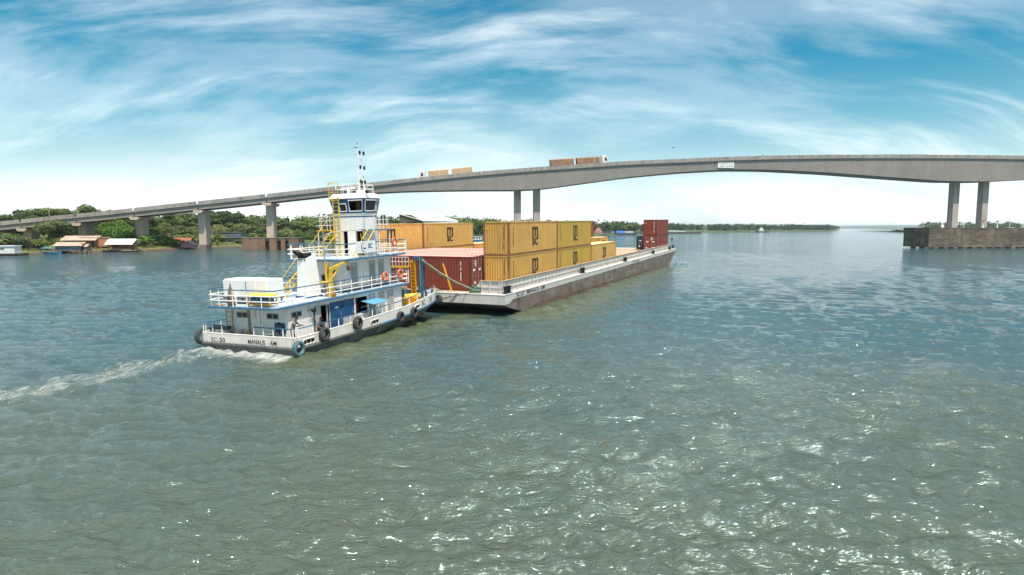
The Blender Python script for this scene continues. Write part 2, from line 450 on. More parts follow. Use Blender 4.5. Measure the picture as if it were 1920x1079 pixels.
class MB:
    def __init__(self):
        self.v = []
        self.f = []

    def add(self, vs, fs):
        b = len(self.v)
        self.v += [tuple(p) for p in vs]
        self.f += [tuple(i + b for i in f) for f in fs]
        return self

    def box(self, x0, x1, y0, y1, z0, z1, m=None):
        vs = [Vector(p) for p in ((x0, y0, z0), (x1, y0, z0), (x1, y1, z0), (x0, y1, z0), (x0, y0, z1), (x1, y0, z1), (x1, y1, z1), (x0, y1, z1))]
        if m is not None:
            vs = [m @ p for p in vs]
        return self.add(vs, [(0, 3, 2, 1), (4, 5, 6, 7), (0, 1, 5, 4), (1, 2, 6, 5), (2, 3, 7, 6), (3, 0, 4, 7)])

    def hexa(self, lo, hi):
        # lo, hi: four corners each, counter-clockwise seen from above
        return self.add(list(lo) + list(hi), [(0, 3, 2, 1), (4, 5, 6, 7), (0, 1, 5, 4), (1, 2, 6, 5), (2, 3, 7, 6), (3, 0, 4, 7)])

    def prism(self, poly, a0, a1, axis='y', m=None):
        # poly: list of 2D points; extruded along axis from a0 to a1
        def P(p, a):
            if axis == 'x':
                q = Vector((a, p[0], p[1]))
            elif axis == 'y':
                q = Vector((p[0], a, p[1]))
            else:
                q = Vector((p[0], p[1], a))
            return m @ q if m is not None else q
        n = len(poly)
        vs = [P(p, a0) for p in poly] + [P(p, a1) for p in poly]
        fs = [tuple(range(n))[::-1], tuple(range(n, 2 * n))]
        fs += [(i, (i + 1) % n, n + (i + 1) % n, n + i) for i in range(n)]
        return self.add(vs, fs)

    def tube(self, p0, p1, r, seg=6, r1=None):
        return self.path([p0, p1], r, seg, r1)

    def path(self, pts, r, seg=6, r1=None):
        pts = [Vector(p) for p in pts]
        n = len(pts)
        vs, fs = [], []
        up = Vector((0, 0, 1))
        for i, p in enumerate(pts):
            t = (pts[min(i + 1, n - 1)] - pts[max(i - 1, 0)]).normalized()
            a = up if abs(t.z) < 0.95 else Vector((1, 0, 0))
            s = t.cross(a).normalized()
            w = s.cross(t)
            rr = r if r1 is None else r + (r1 - r) * i / (n - 1)
            for k in range(seg):
                an = 2 * math.pi * k / seg + math.pi / seg
                vs.append(p + (s * math.cos(an) + w * math.sin(an)) * rr)
        for i in range(n - 1):
            for k in range(seg):
                k2 = (k + 1) % seg
                fs.append((i * seg + k, i * seg + k2, (i + 1) * seg + k2, (i + 1) * seg + k))
        fs.append(tuple(range(seg))[::-1])
        fs.append(tuple(range((n - 1) * seg, n * seg)))
        return self.add(vs, fs)

    def lathe(self, prof, seg=12, m=None):
        # prof: (radius, z)
        vs, fs = [], []
        for r, z in prof:
            for k in range(seg):
                a = 2 * math.pi * k / seg
                q = Vector((r * math.cos(a), r * math.sin(a), z))
                vs.append(m @ q if m is not None else q)
        for i in range(len(prof) - 1):
            for k in range(seg):
                k2 = (k + 1) % seg
                fs.append((i * seg + k, i * seg + k2, (i + 1) * seg + k2, (i + 1) * seg + k))
        fs.append(tuple(range(seg))[::-1])
        fs.append(tuple(range((len(prof) - 1) * seg, len(prof) * seg)))
        return self.add(vs, fs)

    def torus(self, R0, r, seg=18, ring=8, m=None, flat=1.0):
        vs, fs = [], []
        for i in range(seg):
            a = 2 * math.pi * i / seg
            for k in range(ring):
                b = 2 * math.pi * k / ring
                q = Vector(((R0 + r * math.cos(b)) * math.cos(a), (R0 + r * math.cos(b)) * math.sin(a), r * flat * math.sin(b)))
                vs.append(m @ q if m is not None else q)
        for i in range(seg):
            for k in range(ring):
                i2, k2 = (i + 1) % seg, (k + 1) % ring
                fs.append((i * ring + k, i2 * ring + k, i2 * ring + k2, i * ring + k2))
        return self.add(vs, fs)

    def build(self, name, material, parent=None, smooth=False, fix=False):
        me = bpy.data.meshes.new(name)
        me.from_pydata(self.v, [], self.f)
        if fix:
            bm = bmesh.new()
            bm.from_mesh(me)
            bmesh.ops.recalc_face_normals(bm, faces=bm.faces)
            bm.to_mesh(me)
            bm.free()
        me.update()
        return link(name, me, material, parent, smooth)


def link(name, me, material, parent=None, smooth=False):
    if material:
        me.materials.append(MATS[material] if isinstance(material, str) else material)
    if smooth:
        me.polygons.foreach_set('use_smooth', [True] * len(me.polygons))
    o = bpy.data.objects.new(name, me)
    COL.objects.link(o)
    if parent is not None:
        o.parent = parent
    return o


def tag(o, label=None, cat=None, group=None, kind=None):
    if label:
        o['label'] = label
    if cat:
        o['category'] = cat
    if group:
        o['group'] = group
    if kind:
        o['kind'] = kind
    return o


def thing(name, label, cat, M, group=None):
    o = bpy.data.objects.new(name, None)
    o.empty_display_size = 0.2
    COL.objects.link(o)
    o.matrix_basis = M
    return tag(o, label, cat, group)


def copy_tree(o, parent=None):
    c = o.copy()
    COL.objects.link(c)
    if parent is not None:
        c.parent = parent
        c.matrix_parent_inverse = Matrix.Identity(4)
    for ch in list(o.children):
        copy_tree(ch, c)
    return c


def text_obj(name, txt, size, M, material, parent, bold=0.0, width=None, extrude=0.004):
    cu = bpy.data.curves.new('lettering', 'FONT')
    cu.body = txt
    cu.size = size
    cu.align_x = 'CENTER'
    cu.align_y = 'CENTER'
    cu.offset = bold
    cu.extrude = extrude
    cu.resolution_u = 3
    ob = bpy.data.objects.new('lettering', cu)
    COL.objects.link(ob)
    bpy.context.view_layer.update()
    dg = bpy.context.evaluated_depsgraph_get()
    me = bpy.data.meshes.new_from_object(ob.evaluated_get(dg))
    bpy.data.objects.remove(ob, do_unlink=True)
    me.materials.clear()
    if width:
        xs = [v.co.x for v in me.vertices]
        k = width / max(1e-6, max(xs) - min(xs))
        me.transform(Matrix.Diagonal((k, 1, 1, 1)))
    me.transform(M)
    return link(name, me, material, parent)


# plane orientations for flat lettering (text x, text y) -> local axes
FACE_AFT = Matrix.Rotation(R(90), 4, 'X')                                   # reads from -Y
FACE_STBD = Matrix.Rotation(R(90), 4, 'Z') @ Matrix.Rotation(R(90), 4, 'X')  # reads from +X
FACE_PORT = Matrix.Rotation(R(-90), 4, 'Z') @ Matrix.Rotation(R(90), 4, 'X')

# ------------------------------------------------------------------ water
N_, D_ = (0.91695, -0.39901), (0.39896, 0.91685)


def build_water():
    rng = np.random.default_rng(3)
    fine = np.linspace(-52, 52, 640)
    coarse = np.concatenate([np.linspace(52, 180, 34)[1:], ])
    ang = np.radians(np.concatenate([-coarse[::-1][1:], fine, coarse]))
    r = [0.6, 1.5, 2.5, 3.6, 4.8, 6.0]
    while r[-1] < 420:
        r.append(r[-1] * 1.0068 if r[-1] > 9 else r[-1] * 1.012)
    while r[-1] < 42000:
        r.append(r[-1] * 1.25)
    r = np.array(r)
    dr = np.gradient(r)
    Rg, Ag = np.meshgrid(r, ang, indexing='ij')
    X, Y = Rg * np.sin(Ag), Rg * np.cos(Ag)
    sp = np.maximum(np.broadcast_to(dr[:, None], X.shape), Rg * 0.0028)
    Z = np.zeros_like(X)
    amp_env = 0.95 + 0.65 * np.sin(X * 0.045 + 1.3 * np.sin(Y * 0.03)) * np.sin(Y * 0.037 + 0.8)
    for i in range(120):
        lam = 0.24 * (3.4 / 0.24) ** rng.random()
        th = rng.normal(0.22, 0.5)
        k = 2 * np.pi / lam
        a = 0.0056 * lam ** 0.62
        w = np.clip((lam / (2.2 * sp) - 1.0), 0, 1)
        ph = k * (X * np.sin(th) + Y * np.cos(th)) + rng.random() * 6.28
        s = np.sin(ph)
        Z += a * w * (s + 0.22 * np.cos(2 * ph)) * amp_env
    # hull-borne waves in the convoy's own axes
    px, py = X + 0.2096, Y - 53.4475
    xl = px * N_[0] + py * N_[1]
    yl = px * D_[0] + py * D_[1]
    side = np.where((xl > 0.9) & (yl > -9) & (yl < 82), np.exp(-((xl - 1.5) / 3.6) ** 2), 0)
    near = np.clip(1.5 / sp - 0.5, 0, 1)
    Z += side * near * (0.07 * np.sin(xl * 2.1 - yl * 0.9) + 0.05 * np.sin(xl * 3.7 + yl * 1.6 + 1) + 0.04 * np.sin(yl * 2.9 - xl))
    tx, ty = X + 15.324, Y - 35.882
    xt = tx * N_[0] + ty * N_[1]
    yt = tx * D_[0] + ty * D_[1]
    cen = -1.4 + 0.03 * yt
    wk = np.where(yt < 1.0, np.exp(-((xt - cen) / (2.0 - 0.05 * yt)) ** 2) * np.exp(np.minimum(yt, 0) / 10), 0)
    for i in range(14):
        lam = 0.5 + 1.6 * rng.random()
        th = rng.random() * 6.28
        Z += wk * near * 0.035 * np.sin(2 * np.pi / lam * (X * np.sin(th) + Y * np.cos(th)) + rng.random() * 6.28)
    # flanking bow wave trains left astern
    for sgn in (1, -1):
        q = sgn * (xt) + 0.36 * yt
        m = np.exp(-((q - 1.0) / 5.0) ** 2) * np.where(yt < 14, 1, 0) * np.exp(-np.abs(yt) / 30)
        Z += 0.06 * m * np.sin(1.55 * q + 0.25 * yt) * near
    nr, na = X.shape
    vs = np.stack([X, Y, Z], -1).reshape(-1, 3)
    i, j = np.meshgrid(np.arange(nr - 1), np.arange(na - 1), indexing='ij')
    a = i * na + j
    q = np.stack([a, a + na, a + na + 1, a + 1], -1).reshape(-1, 4)[:, ::-1]
    cen_i = len(vs)
    vs = np.vstack([vs, [[0, 0, 0]]])
    tri = np.stack([np.full(na - 1, cen_i), np.arange(na - 1), np.arange(1, na)], -1)[:, ::-1]
    me = bpy.data.meshes.new('river_water')
    me.vertices.add(len(vs))
    me.vertices.foreach_set('co', vs.astype(np.float32).ravel())
    nq, nt = len(q), len(tri)
    me.loops.add(nq * 4 + nt * 3)
    me.loops.foreach_set('vertex_index', np.concatenate([q.ravel(), tri.ravel()]).astype(np.int32))
    me.polygons.add(nq + nt)
    ls = np.concatenate([np.arange(nq) * 4, nq * 4 + np.arange(nt) * 3]).astype(np.int32)
    me.polygons.foreach_set('loop_start', ls)
    me.polygons.foreach_set('use_smooth', np.ones(nq + nt, dtype=bool))
    me.update(calc_edges=True)
    me.validate()
    # make sure it faces up
    if me.polygons[nq // 2].normal.z < 0:
        me.flip_normals()
    return me


def water_material():
    m = bpy.data.materials.new('river_water')
    m.use_nodes = True
    ns, ls = m.node_tree.nodes, m.node_tree.links
    bs = ns['Principled BSDF']
    geo = N(ns, 'ShaderNodeNewGeometry')
    pos = geo.outputs['Position']

    def axis(origin, vec):
        s = N(ns, 'ShaderNodeVectorMath', operation='SUBTRACT')
        s.inputs[1].default_value = (*origin, 0)
        ls.new(pos, s.inputs[0])
        d = N(ns, 'ShaderNodeVectorMath', operation='DOT_PRODUCT')
        d.inputs[1].default_value = (*vec, 0)
        ls.new(s.outputs[0], d.inputs[0])
        return d.outputs['Value']

    def math_(op, a, b=None, c=None):
        n = N(ns, 'ShaderNodeMath', operation=op)
        for i, v in enumerate((a, b, c)):
            if v is None:
                continue
            if isinstance(v, (int, float)):
                n.inputs[i].default_value = v
            else:
                ls.new(v, n.inputs[i])
        return n.outputs[0]

    def band(v, a0, a1, b0, b1):
        # rises a0->a1, falls b0->b1
        p = N(ns, 'ShaderNodeMapRange', interpolation_type='SMOOTHSTEP')
        p.inputs['From Min'].default_value = a0
        p.inputs['From Max'].default_value = a1
        ls.new(v, p.inputs['Value'])
        q = N(ns, 'ShaderNodeMapRange', interpolation_type='SMOOTHSTEP')
        q.inputs['From Min'].default_value = b0
        q.inputs['From Max'].default_value = b1
        q.inputs['To Min'].default_value = 1
        q.inputs['To Max'].default_value = 0
        ls.new(v, q.inputs['Value'])
        return math_('MULTIPLY', p.outputs[0], q.outputs[0])

    # base colour of the river, in slow drifting patches
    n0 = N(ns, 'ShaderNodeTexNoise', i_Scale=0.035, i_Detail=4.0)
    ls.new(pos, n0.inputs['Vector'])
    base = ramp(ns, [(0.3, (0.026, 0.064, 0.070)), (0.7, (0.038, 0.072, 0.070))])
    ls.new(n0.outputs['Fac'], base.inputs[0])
    # near water painted yellower in place of the weaker sky reflection there
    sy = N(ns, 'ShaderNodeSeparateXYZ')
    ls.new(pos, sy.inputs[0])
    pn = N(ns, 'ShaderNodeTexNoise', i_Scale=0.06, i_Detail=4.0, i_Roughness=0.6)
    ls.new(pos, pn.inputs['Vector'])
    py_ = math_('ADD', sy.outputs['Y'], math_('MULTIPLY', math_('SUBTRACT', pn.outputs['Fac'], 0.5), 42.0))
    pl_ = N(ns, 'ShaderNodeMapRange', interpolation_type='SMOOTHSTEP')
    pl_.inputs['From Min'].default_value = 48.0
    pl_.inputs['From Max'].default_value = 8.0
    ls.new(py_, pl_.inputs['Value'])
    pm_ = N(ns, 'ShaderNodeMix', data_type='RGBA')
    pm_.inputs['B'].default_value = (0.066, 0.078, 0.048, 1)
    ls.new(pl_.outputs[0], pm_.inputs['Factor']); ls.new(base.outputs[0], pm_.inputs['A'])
    # foam: astern of the tug, along both hulls
    O = (-15.324, 35.882)
    xt, yt = axis(O, N_), axis(O, D_)
    B = (-0.2096, 53.4475)
    xb, yb = axis(B, N_), axis(B, D_)
    mpw = N(ns, 'ShaderNodeMapping')
    mpw.inputs['Rotation'].default_value = (0, 0, TH)
    ls.new(pos, mpw.inputs['Vector'])
    mps = N(ns, 'ShaderNodeMapping')
    mps.inputs['Scale'].default_value = (1.5, 0.42, 1)
    ls.new(mpw.outputs[0], mps.inputs['Vector'])
    fn = N(ns, 'ShaderNodeTexNoise', i_Scale=1.9, i_Detail=6.0, i_Roughness=0.78, i_Distortion=0.9)
    ls.new(mps.outputs[0], fn.inputs['Vector'])
    wob = N(ns, 'ShaderNodeTexNoise', i_Scale=0.25, i_Detail=3.0)
    ls.new(pos, wob.inputs['Vector'])
    xw = math_('ADD', xt, math_('MULTIPLY', math_('SUBTRACT', wob.outputs['Fac'], 0.5), 2.2))
    wake = math_('MULTIPLY', band(xw, -5.2, -2.4, -0.9, 1.4), band(yt, -42.0, -12.0, 0.2, 1.0))
    wake2 = math_('MULTIPLY', math_('MULTIPLY', band(xt, -4.3, -3.5, 3.4, 4.3), band(yt, -4.0, -0.8, 0.1, 0.6)), 1.3)
    hull = math_('MULTIPLY', math_('MULTIPLY', band(xt, 3.2, 3.6, 3.7, 4.3), band(yt, -0.8, -0.2, 1.2, 6.5)), 0.95)
    bside = math_('MULTIPLY', math_('MULTIPLY', band(xb, 0.8, 1.1, 1.3, 2.8), band(yb, -1.0, 3.0, 70, 78)), 0.74)
    bside2 = math_('MULTIPLY', math_('MULTIPLY', band(xb, 1.0, 1.6, 2.2, 5.5), band(yb, -2.0, 6.0, 40, 80)), 0.50)
    mask = math_('MAXIMUM', math_('MAXIMUM', wake, wake2), math_('MAXIMUM', hull, math_('MAXIMUM', bside, bside2)))
    thr = math_('SUBTRACT', 0.90, math_('MULTIPLY', mask, 0.47))
    fo = N(ns, 'ShaderNodeMapRange', interpolation_type='SMOOTHSTEP')
    ls.new(math_('SUBTRACT', fn.outputs['Fac'], thr), fo.inputs['Value'])
    fo.inputs['From Min'].default_value = -0.035
    fo.inputs['From Max'].default_value = 0.34
    foam = math_('MULTIPLY', fo.outputs[0], 0.88)
    # churned water carries more silt
    churn = math_('MULTIPLY', math_('MULTIPLY', band(xb, 0.5, 1.2, 2.5, 9.0), band(yb, -8.0, 0.0, 60, 85)), 0.85)
    churn2 = math_('MULTIPLY', math_('MULTIPLY', band(xt, 2.6, 3.4, 4.5, 9.0), band(yt, -5.0, -1.0, 14, 26)), 0.85)
    ch = math_('MAXIMUM', churn, churn2)
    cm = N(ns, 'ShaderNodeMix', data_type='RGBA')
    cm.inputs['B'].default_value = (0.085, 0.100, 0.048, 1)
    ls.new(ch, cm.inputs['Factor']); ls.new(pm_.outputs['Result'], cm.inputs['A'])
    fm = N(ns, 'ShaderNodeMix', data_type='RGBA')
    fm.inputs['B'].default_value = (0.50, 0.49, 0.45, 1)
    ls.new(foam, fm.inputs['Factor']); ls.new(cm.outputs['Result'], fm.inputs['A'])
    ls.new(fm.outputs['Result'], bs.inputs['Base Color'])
    rg = N(ns, 'ShaderNodeMix', data_type='FLOAT')
    rg.inputs['A'].default_value = 0.075
    rg.inputs['B'].default_value = 0.75
    ls.new(foam, rg.inputs['Factor'])
    ls.new(rg.outputs['Result'], bs.inputs['Roughness'])
    bs.inputs['Specular Tint'].default_value = (0.72, 0.95, 1.0, 1)
    bs.inputs['Coat Weight'].default_value = 0.10
    bs.inputs['Coat Roughness'].default_value = 0.035
    bs.inputs['Coat IOR'].default_value = 1.33
    bs.inputs['IOR'].default_value = 1.6
    bs.inputs['Specular IOR Level'].default_value = 0.8
    # ripples
    mp = N(ns, 'ShaderNodeMapping')
    mp.inputs['Rotation'].default_value = (0, 0, R(-13))
    mp.inputs['Scale'].default_value = (0.45, 1.35, 1)
    ls.new(pos, mp.inputs['Vector'])
    a1 = N(ns, 'ShaderNodeTexNoise', i_Scale=2.6, i_Detail=4.0, i_Roughness=0.6, i_Distortion=0.15)
    ls.new(mp.outputs[0], a1.inputs['Vector'])
    a2 = N(ns, 'ShaderNodeTexNoise', i_Scale=9.0, i_Detail=2.0, i_Roughness=0.55, i_Distortion=0.1)
    ls.new(mp.outputs[0], a2.inputs['Vector'])
    a3 = N(ns, 'ShaderNodeTexNoise', i_Scale=0.09, i_Detail=3.0)
    ls.new(pos, a3.inputs['Vector'])
    gust = N(ns, 'ShaderNodeMapRange')
    gust.inputs['From Min'].default_value = 0.35
    gust.inputs['From Max'].default_value = 0.65
    gust.inputs['To Min'].default_value = 0.45
    gust.inputs['To Max'].default_value = 1.0
    ls.new(a3.outputs['Fac'], gust.inputs['Value'])
    hgt = math_('ADD', math_('MULTIPLY', a1.outputs['Fac'], 0.17), math_('MULTIPLY', math_('MULTIPLY', a2.outputs['Fac'], 0.11), gust.outputs[0]))
    hgt = math_('ADD', hgt, math_('MULTIPLY', foam, 0.05))
    bp = N(ns, 'ShaderNodeBump', i_Strength=0.85, i_Distance=1.0)
    ls.new(hgt, bp.inputs['Height'])
    ls.new(bp.outputs[0], bs.inputs['Normal'])
    # wavelet crests that catch the sun
    c1 = N(ns, 'ShaderNodeTexNoise', i_Scale=4.5, i_Detail=2.0, i_Roughness=0.6, i_Distortion=0.1)
    ls.new(mp.outputs[0], c1.inputs['Vector'])
    cb_ = N(ns, 'ShaderNodeBump', i_Strength=1.0, i_Distance=1.0)
    ls.new(math_('MULTIPLY', c1.outputs['Fac'], 0.22), cb_.inputs['Height'])
    ls.new(bp.outputs[0], cb_.inputs['Normal'])
    ls.new(cb_.outputs[0], bs.inputs['Coat Normal'])
    return m


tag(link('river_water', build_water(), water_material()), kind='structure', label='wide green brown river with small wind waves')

# ------------------------------------------------------------------ land
SHORE = [(-900, 60), (-420, 95), (-230, 120), (-160, 148), (-134.2, 164.6), (-129.7, 169.6), (-127.8, 175), (-125.6, 182.6), (-121.8, 188.8), (-116.1, 195.4), (-112.1, 200),
         (-109.6, 210), (-110.4, 221.2), (-106.5, 226), (-100, 236), (-92.3, 247.3), (-80.2, 262.8), (-63.9, 290), (-42.3, 311.6),
         (-11.4, 336.5), (28.5, 420.8), (60.5, 510), (100.4, 624), (148.8, 732), (269.4, 936), (392, 1053), (658, 1296), (1200, 2300), (2600, 5400), (3900, 6400), (7000, 7000)]


def ground_material():
    m = bpy.data.materials.new('bank_ground')
    m.use_nodes = True
    ns, ls = m.node_tree.nodes, m.node_tree.links
    bs = ns['Principled BSDF']
    bs.inputs['Roughness'].default_value = 0.95
    geo = N(ns, 'ShaderNodeNewGeometry')
    n1 = N(ns, 'ShaderNodeTexNoise', i_Scale=0.12, i_Detail=7.0, i_Roughness=0.65)
    ls.new(geo.outputs['Position'], n1.inputs['Vector'])
    rp = ramp(ns, [(0.30, (0.30, 0.155, 0.075)), (0.40, (0.34, 0.20, 0.11)), (0.46, (0.13, 0.14, 0.045)), (0.75, (0.075, 0.11, 0.032))])
    ls.new(n1.outputs['Fac'], rp.inputs[0])
    sx = N(ns, 'ShaderNodeSeparateXYZ')
    ls.new(geo.outputs['Position'], sx.inputs[0])
    mr = N(ns, 'ShaderNodeMapRange')
    mr.inputs['From Min'].default_value = 0.25
    mr.inputs['From Max'].default_value = 0.7
    ls.new(sx.outputs['Z'], mr.inputs['Value'])
    mx = N(ns, 'ShaderNodeMix', data_type='RGBA')
    mx.inputs['A'].default_value = (0.085, 0.05, 0.03, 1)
    ls.new(mr.outputs[0], mx.inputs['Factor'])
    ls.new(rp.outputs[0], mx.inputs['B'])
    # inland and down river the ground is covered with low scrub
    sc = N(ns, 'ShaderNodeMapRange')
    sc.inputs['From Min'].default_value = -108
    sc.inputs['From Max'].default_value = -95
    ls.new(sx.outputs['X'], sc.inputs['Value'])
    mg = N(ns, 'ShaderNodeMix', data_type='RGBA')
    mg.inputs['B'].default_value = (0.055, 0.085, 0.030, 1)
    ls.new(sc.outputs[0], mg.inputs['Factor'])
    ls.new(mx.outputs['Result'], mg.inputs['A'])
    ls.new(mg.outputs['Result'], bs.inputs['Base Color'])
    return m


def shore_pts(step=None):
    return [Vector((x, y, 0)) for x, y in SHORE]


def build_land():
    rng = random.Random(11)
    P = shore_pts()
    # densify
    Q = []
    for a, b in zip(P[:-1], P[1:]):
        L = (b - a).length
        n = max(1, int(L / (4 if a.y < 330 else 40)))
        for k in range(n):
            Q.append(a.lerp(b, k / n))
    Q.append(P[-1])
    rows = [(-6, -1.2), (0, -0.1), (1.5, 0.55), (5, 1.15), (12, 2.0), (30, 2.8), (80, 3.6), (300, 5), (1500, 8), (9000, 9)]
    vs, fs = [], []
    n = len(Q)
    for i, p in enumerate(Q):
        t = (Q[min(i + 3, n - 1)] - Q[max(i - 3, 0)]).normalized()
        o = Vector((-t.y, t.x, 0))
        for k, (dd, h) in enumerate(rows):
            jit = rng.uniform(-1, 1) * (0.6 if 0 < k < 5 else 0)
            vs.append(p + o * (dd + jit) + Vector((0, 0, h * (1 + rng.uniform(-.2, .2) * (k > 1)))))
    m = len(rows)
    for i in range(n - 1):
        for k in range(m - 1):
            fs.append((i * m + k, (i + 1) * m + k, (i + 1) * m + k + 1, i * m + k + 1))
    mb = MB().add(vs, fs)
    o = mb.build('river_bank', ground_material(), smooth=True)
    if o.data.polygons[5].normal.z < 0:
        o.data.flip_normals()
    return tag(o, kind='structure', label='low red earth river bank with patchy grass')


build_land()

# far bank on the right and blue hills beyond the bend
MATS['bank_ground'] = bpy.data.materials['bank_ground']


def far_bank():
    pts = [(618, 985), (640, 955), (690, 925), (800, 905), (1000, 900), (1600, 900), (3000, 900)]
    vs, fs = [], []
    for x, y in pts:
        vs += [(x, y - 5, -0.5), (x + 4, y + 4, 1.2), (x + 30, y + 60, 4), (x + 400, y + 900, 5)]
    for i in range(len(pts) - 1):
        for k in range(3):
            fs.append((i * 4 + k, (i + 1) * 4 + k, (i + 1) * 4 + k + 1, i * 4 + k + 1))
    o = MB().add(vs, fs).build('far_bank', 'bank_ground', smooth=True)
    tag(o, kind='structure', label='low far bank behind the right bridge pier')
    rng = random.Random(5)
    vs, fs = [], []
    n = 70
    for i in range(n):
        x = 1600 + i * 130
        y = 7800 - 0.05 * x
        h = 46 + 10 * math.sin(i * 0.21) + 6 * math.sin(i * 0.53 + 1) + rng.uniform(-2, 2)
        vs += [(x, y, -1), (x, y + 60, h * 0.8), (x, y + 400, h), (x, y + 1800, h * 0.7)]
    for i in range(n - 1):
        for k in range(3):
            fs.append((i * 4 + k, (i + 1) * 4 + k, (i + 1) * 4 + k + 1, i * 4 + k + 1))
    o = MB().add(vs, fs).build('distant_hills', 'leaf_dark', smooth=True)
    tag(o, kind='structure', label='distant wooded hills on the horizon')


far_bank()

# ------------------------------------------------------------------ bridge
TOP = [(-240, 3.2), (-200, 5.6), (-175, 7.9), (-160.9, 9.18), (-145.1, 10.9), (-129.0, 12.49), (-113.3, 14.38), (-101.0, 15.73), (-79.6, 18.09), (-66.2, 19.7), (-49.1, 21.61), (-35.3, 23.25),
       (-16.2, 25.29), (3.4, 27.06), (23.1, 28.51), (40.0, 29.79), (71.4, 31.35), (87.9, 32.03), (112.0, 32.63), (138.9, 32.98), (165, 33.1)]
BOT = [(-58, 17.75), (-45.7, 18.7), (-35.3, 19.3), (-14.3, 19.75), (0.6, 19.83), (9.7, 20.2), (23.2, 22.09), (39.3, 24.37), (58.7, 26.3), (75.6, 27.34), (91.2, 27.36), (112.3, 26.51),
       (139.4, 24.84), (156.2, 23.87), (165, 23.8)]


def lerp_tab(tab, x):
    if x > 165:
        x = 330 - x
    if x <= tab[0][0]:
        return tab[0][1]
    for (a, za), (b, zb) in zip(tab[:-1], tab[1:]):
        if x <= b:
            return za + (zb - za) * (x - a) / (b - a)
    return tab[-1][1]


def smooth_tab(tab, x, w=5):
    return sum(lerp_tab(tab, x + d) for d in (-w, -w / 2, 0, w / 2, w)) / 5


def ztop(x):
    return smooth_tab(TOP, x)


BR_W = 10.6
bridge = thing('river_bridge', 'long grey concrete girder bridge crossing high over the river', 'bridge', M_BRIDGE)


def sweep(xs, prof, name, material, parent):
    # prof(x) -> list of (y, z)
    vs, fs = [], []
    n = None
    for x in xs:
        p = prof(x)
        n = len(p)
        vs += [(x, y, z) for y, z in p]
    for i in range(len(xs) - 1):
        for k in range(n):
            k2 = (k + 1) % n
            fs.append((i * n + k, i * n + k2, (i + 1) * n + k2, (i + 1) * n + k))
    fs.append(tuple(range(n)))
    fs.append(tuple(range((len(xs) - 1) * n, len(xs) * n))[::-1])
    return MB().add(vs, fs).build(name, material, parent, fix=True)


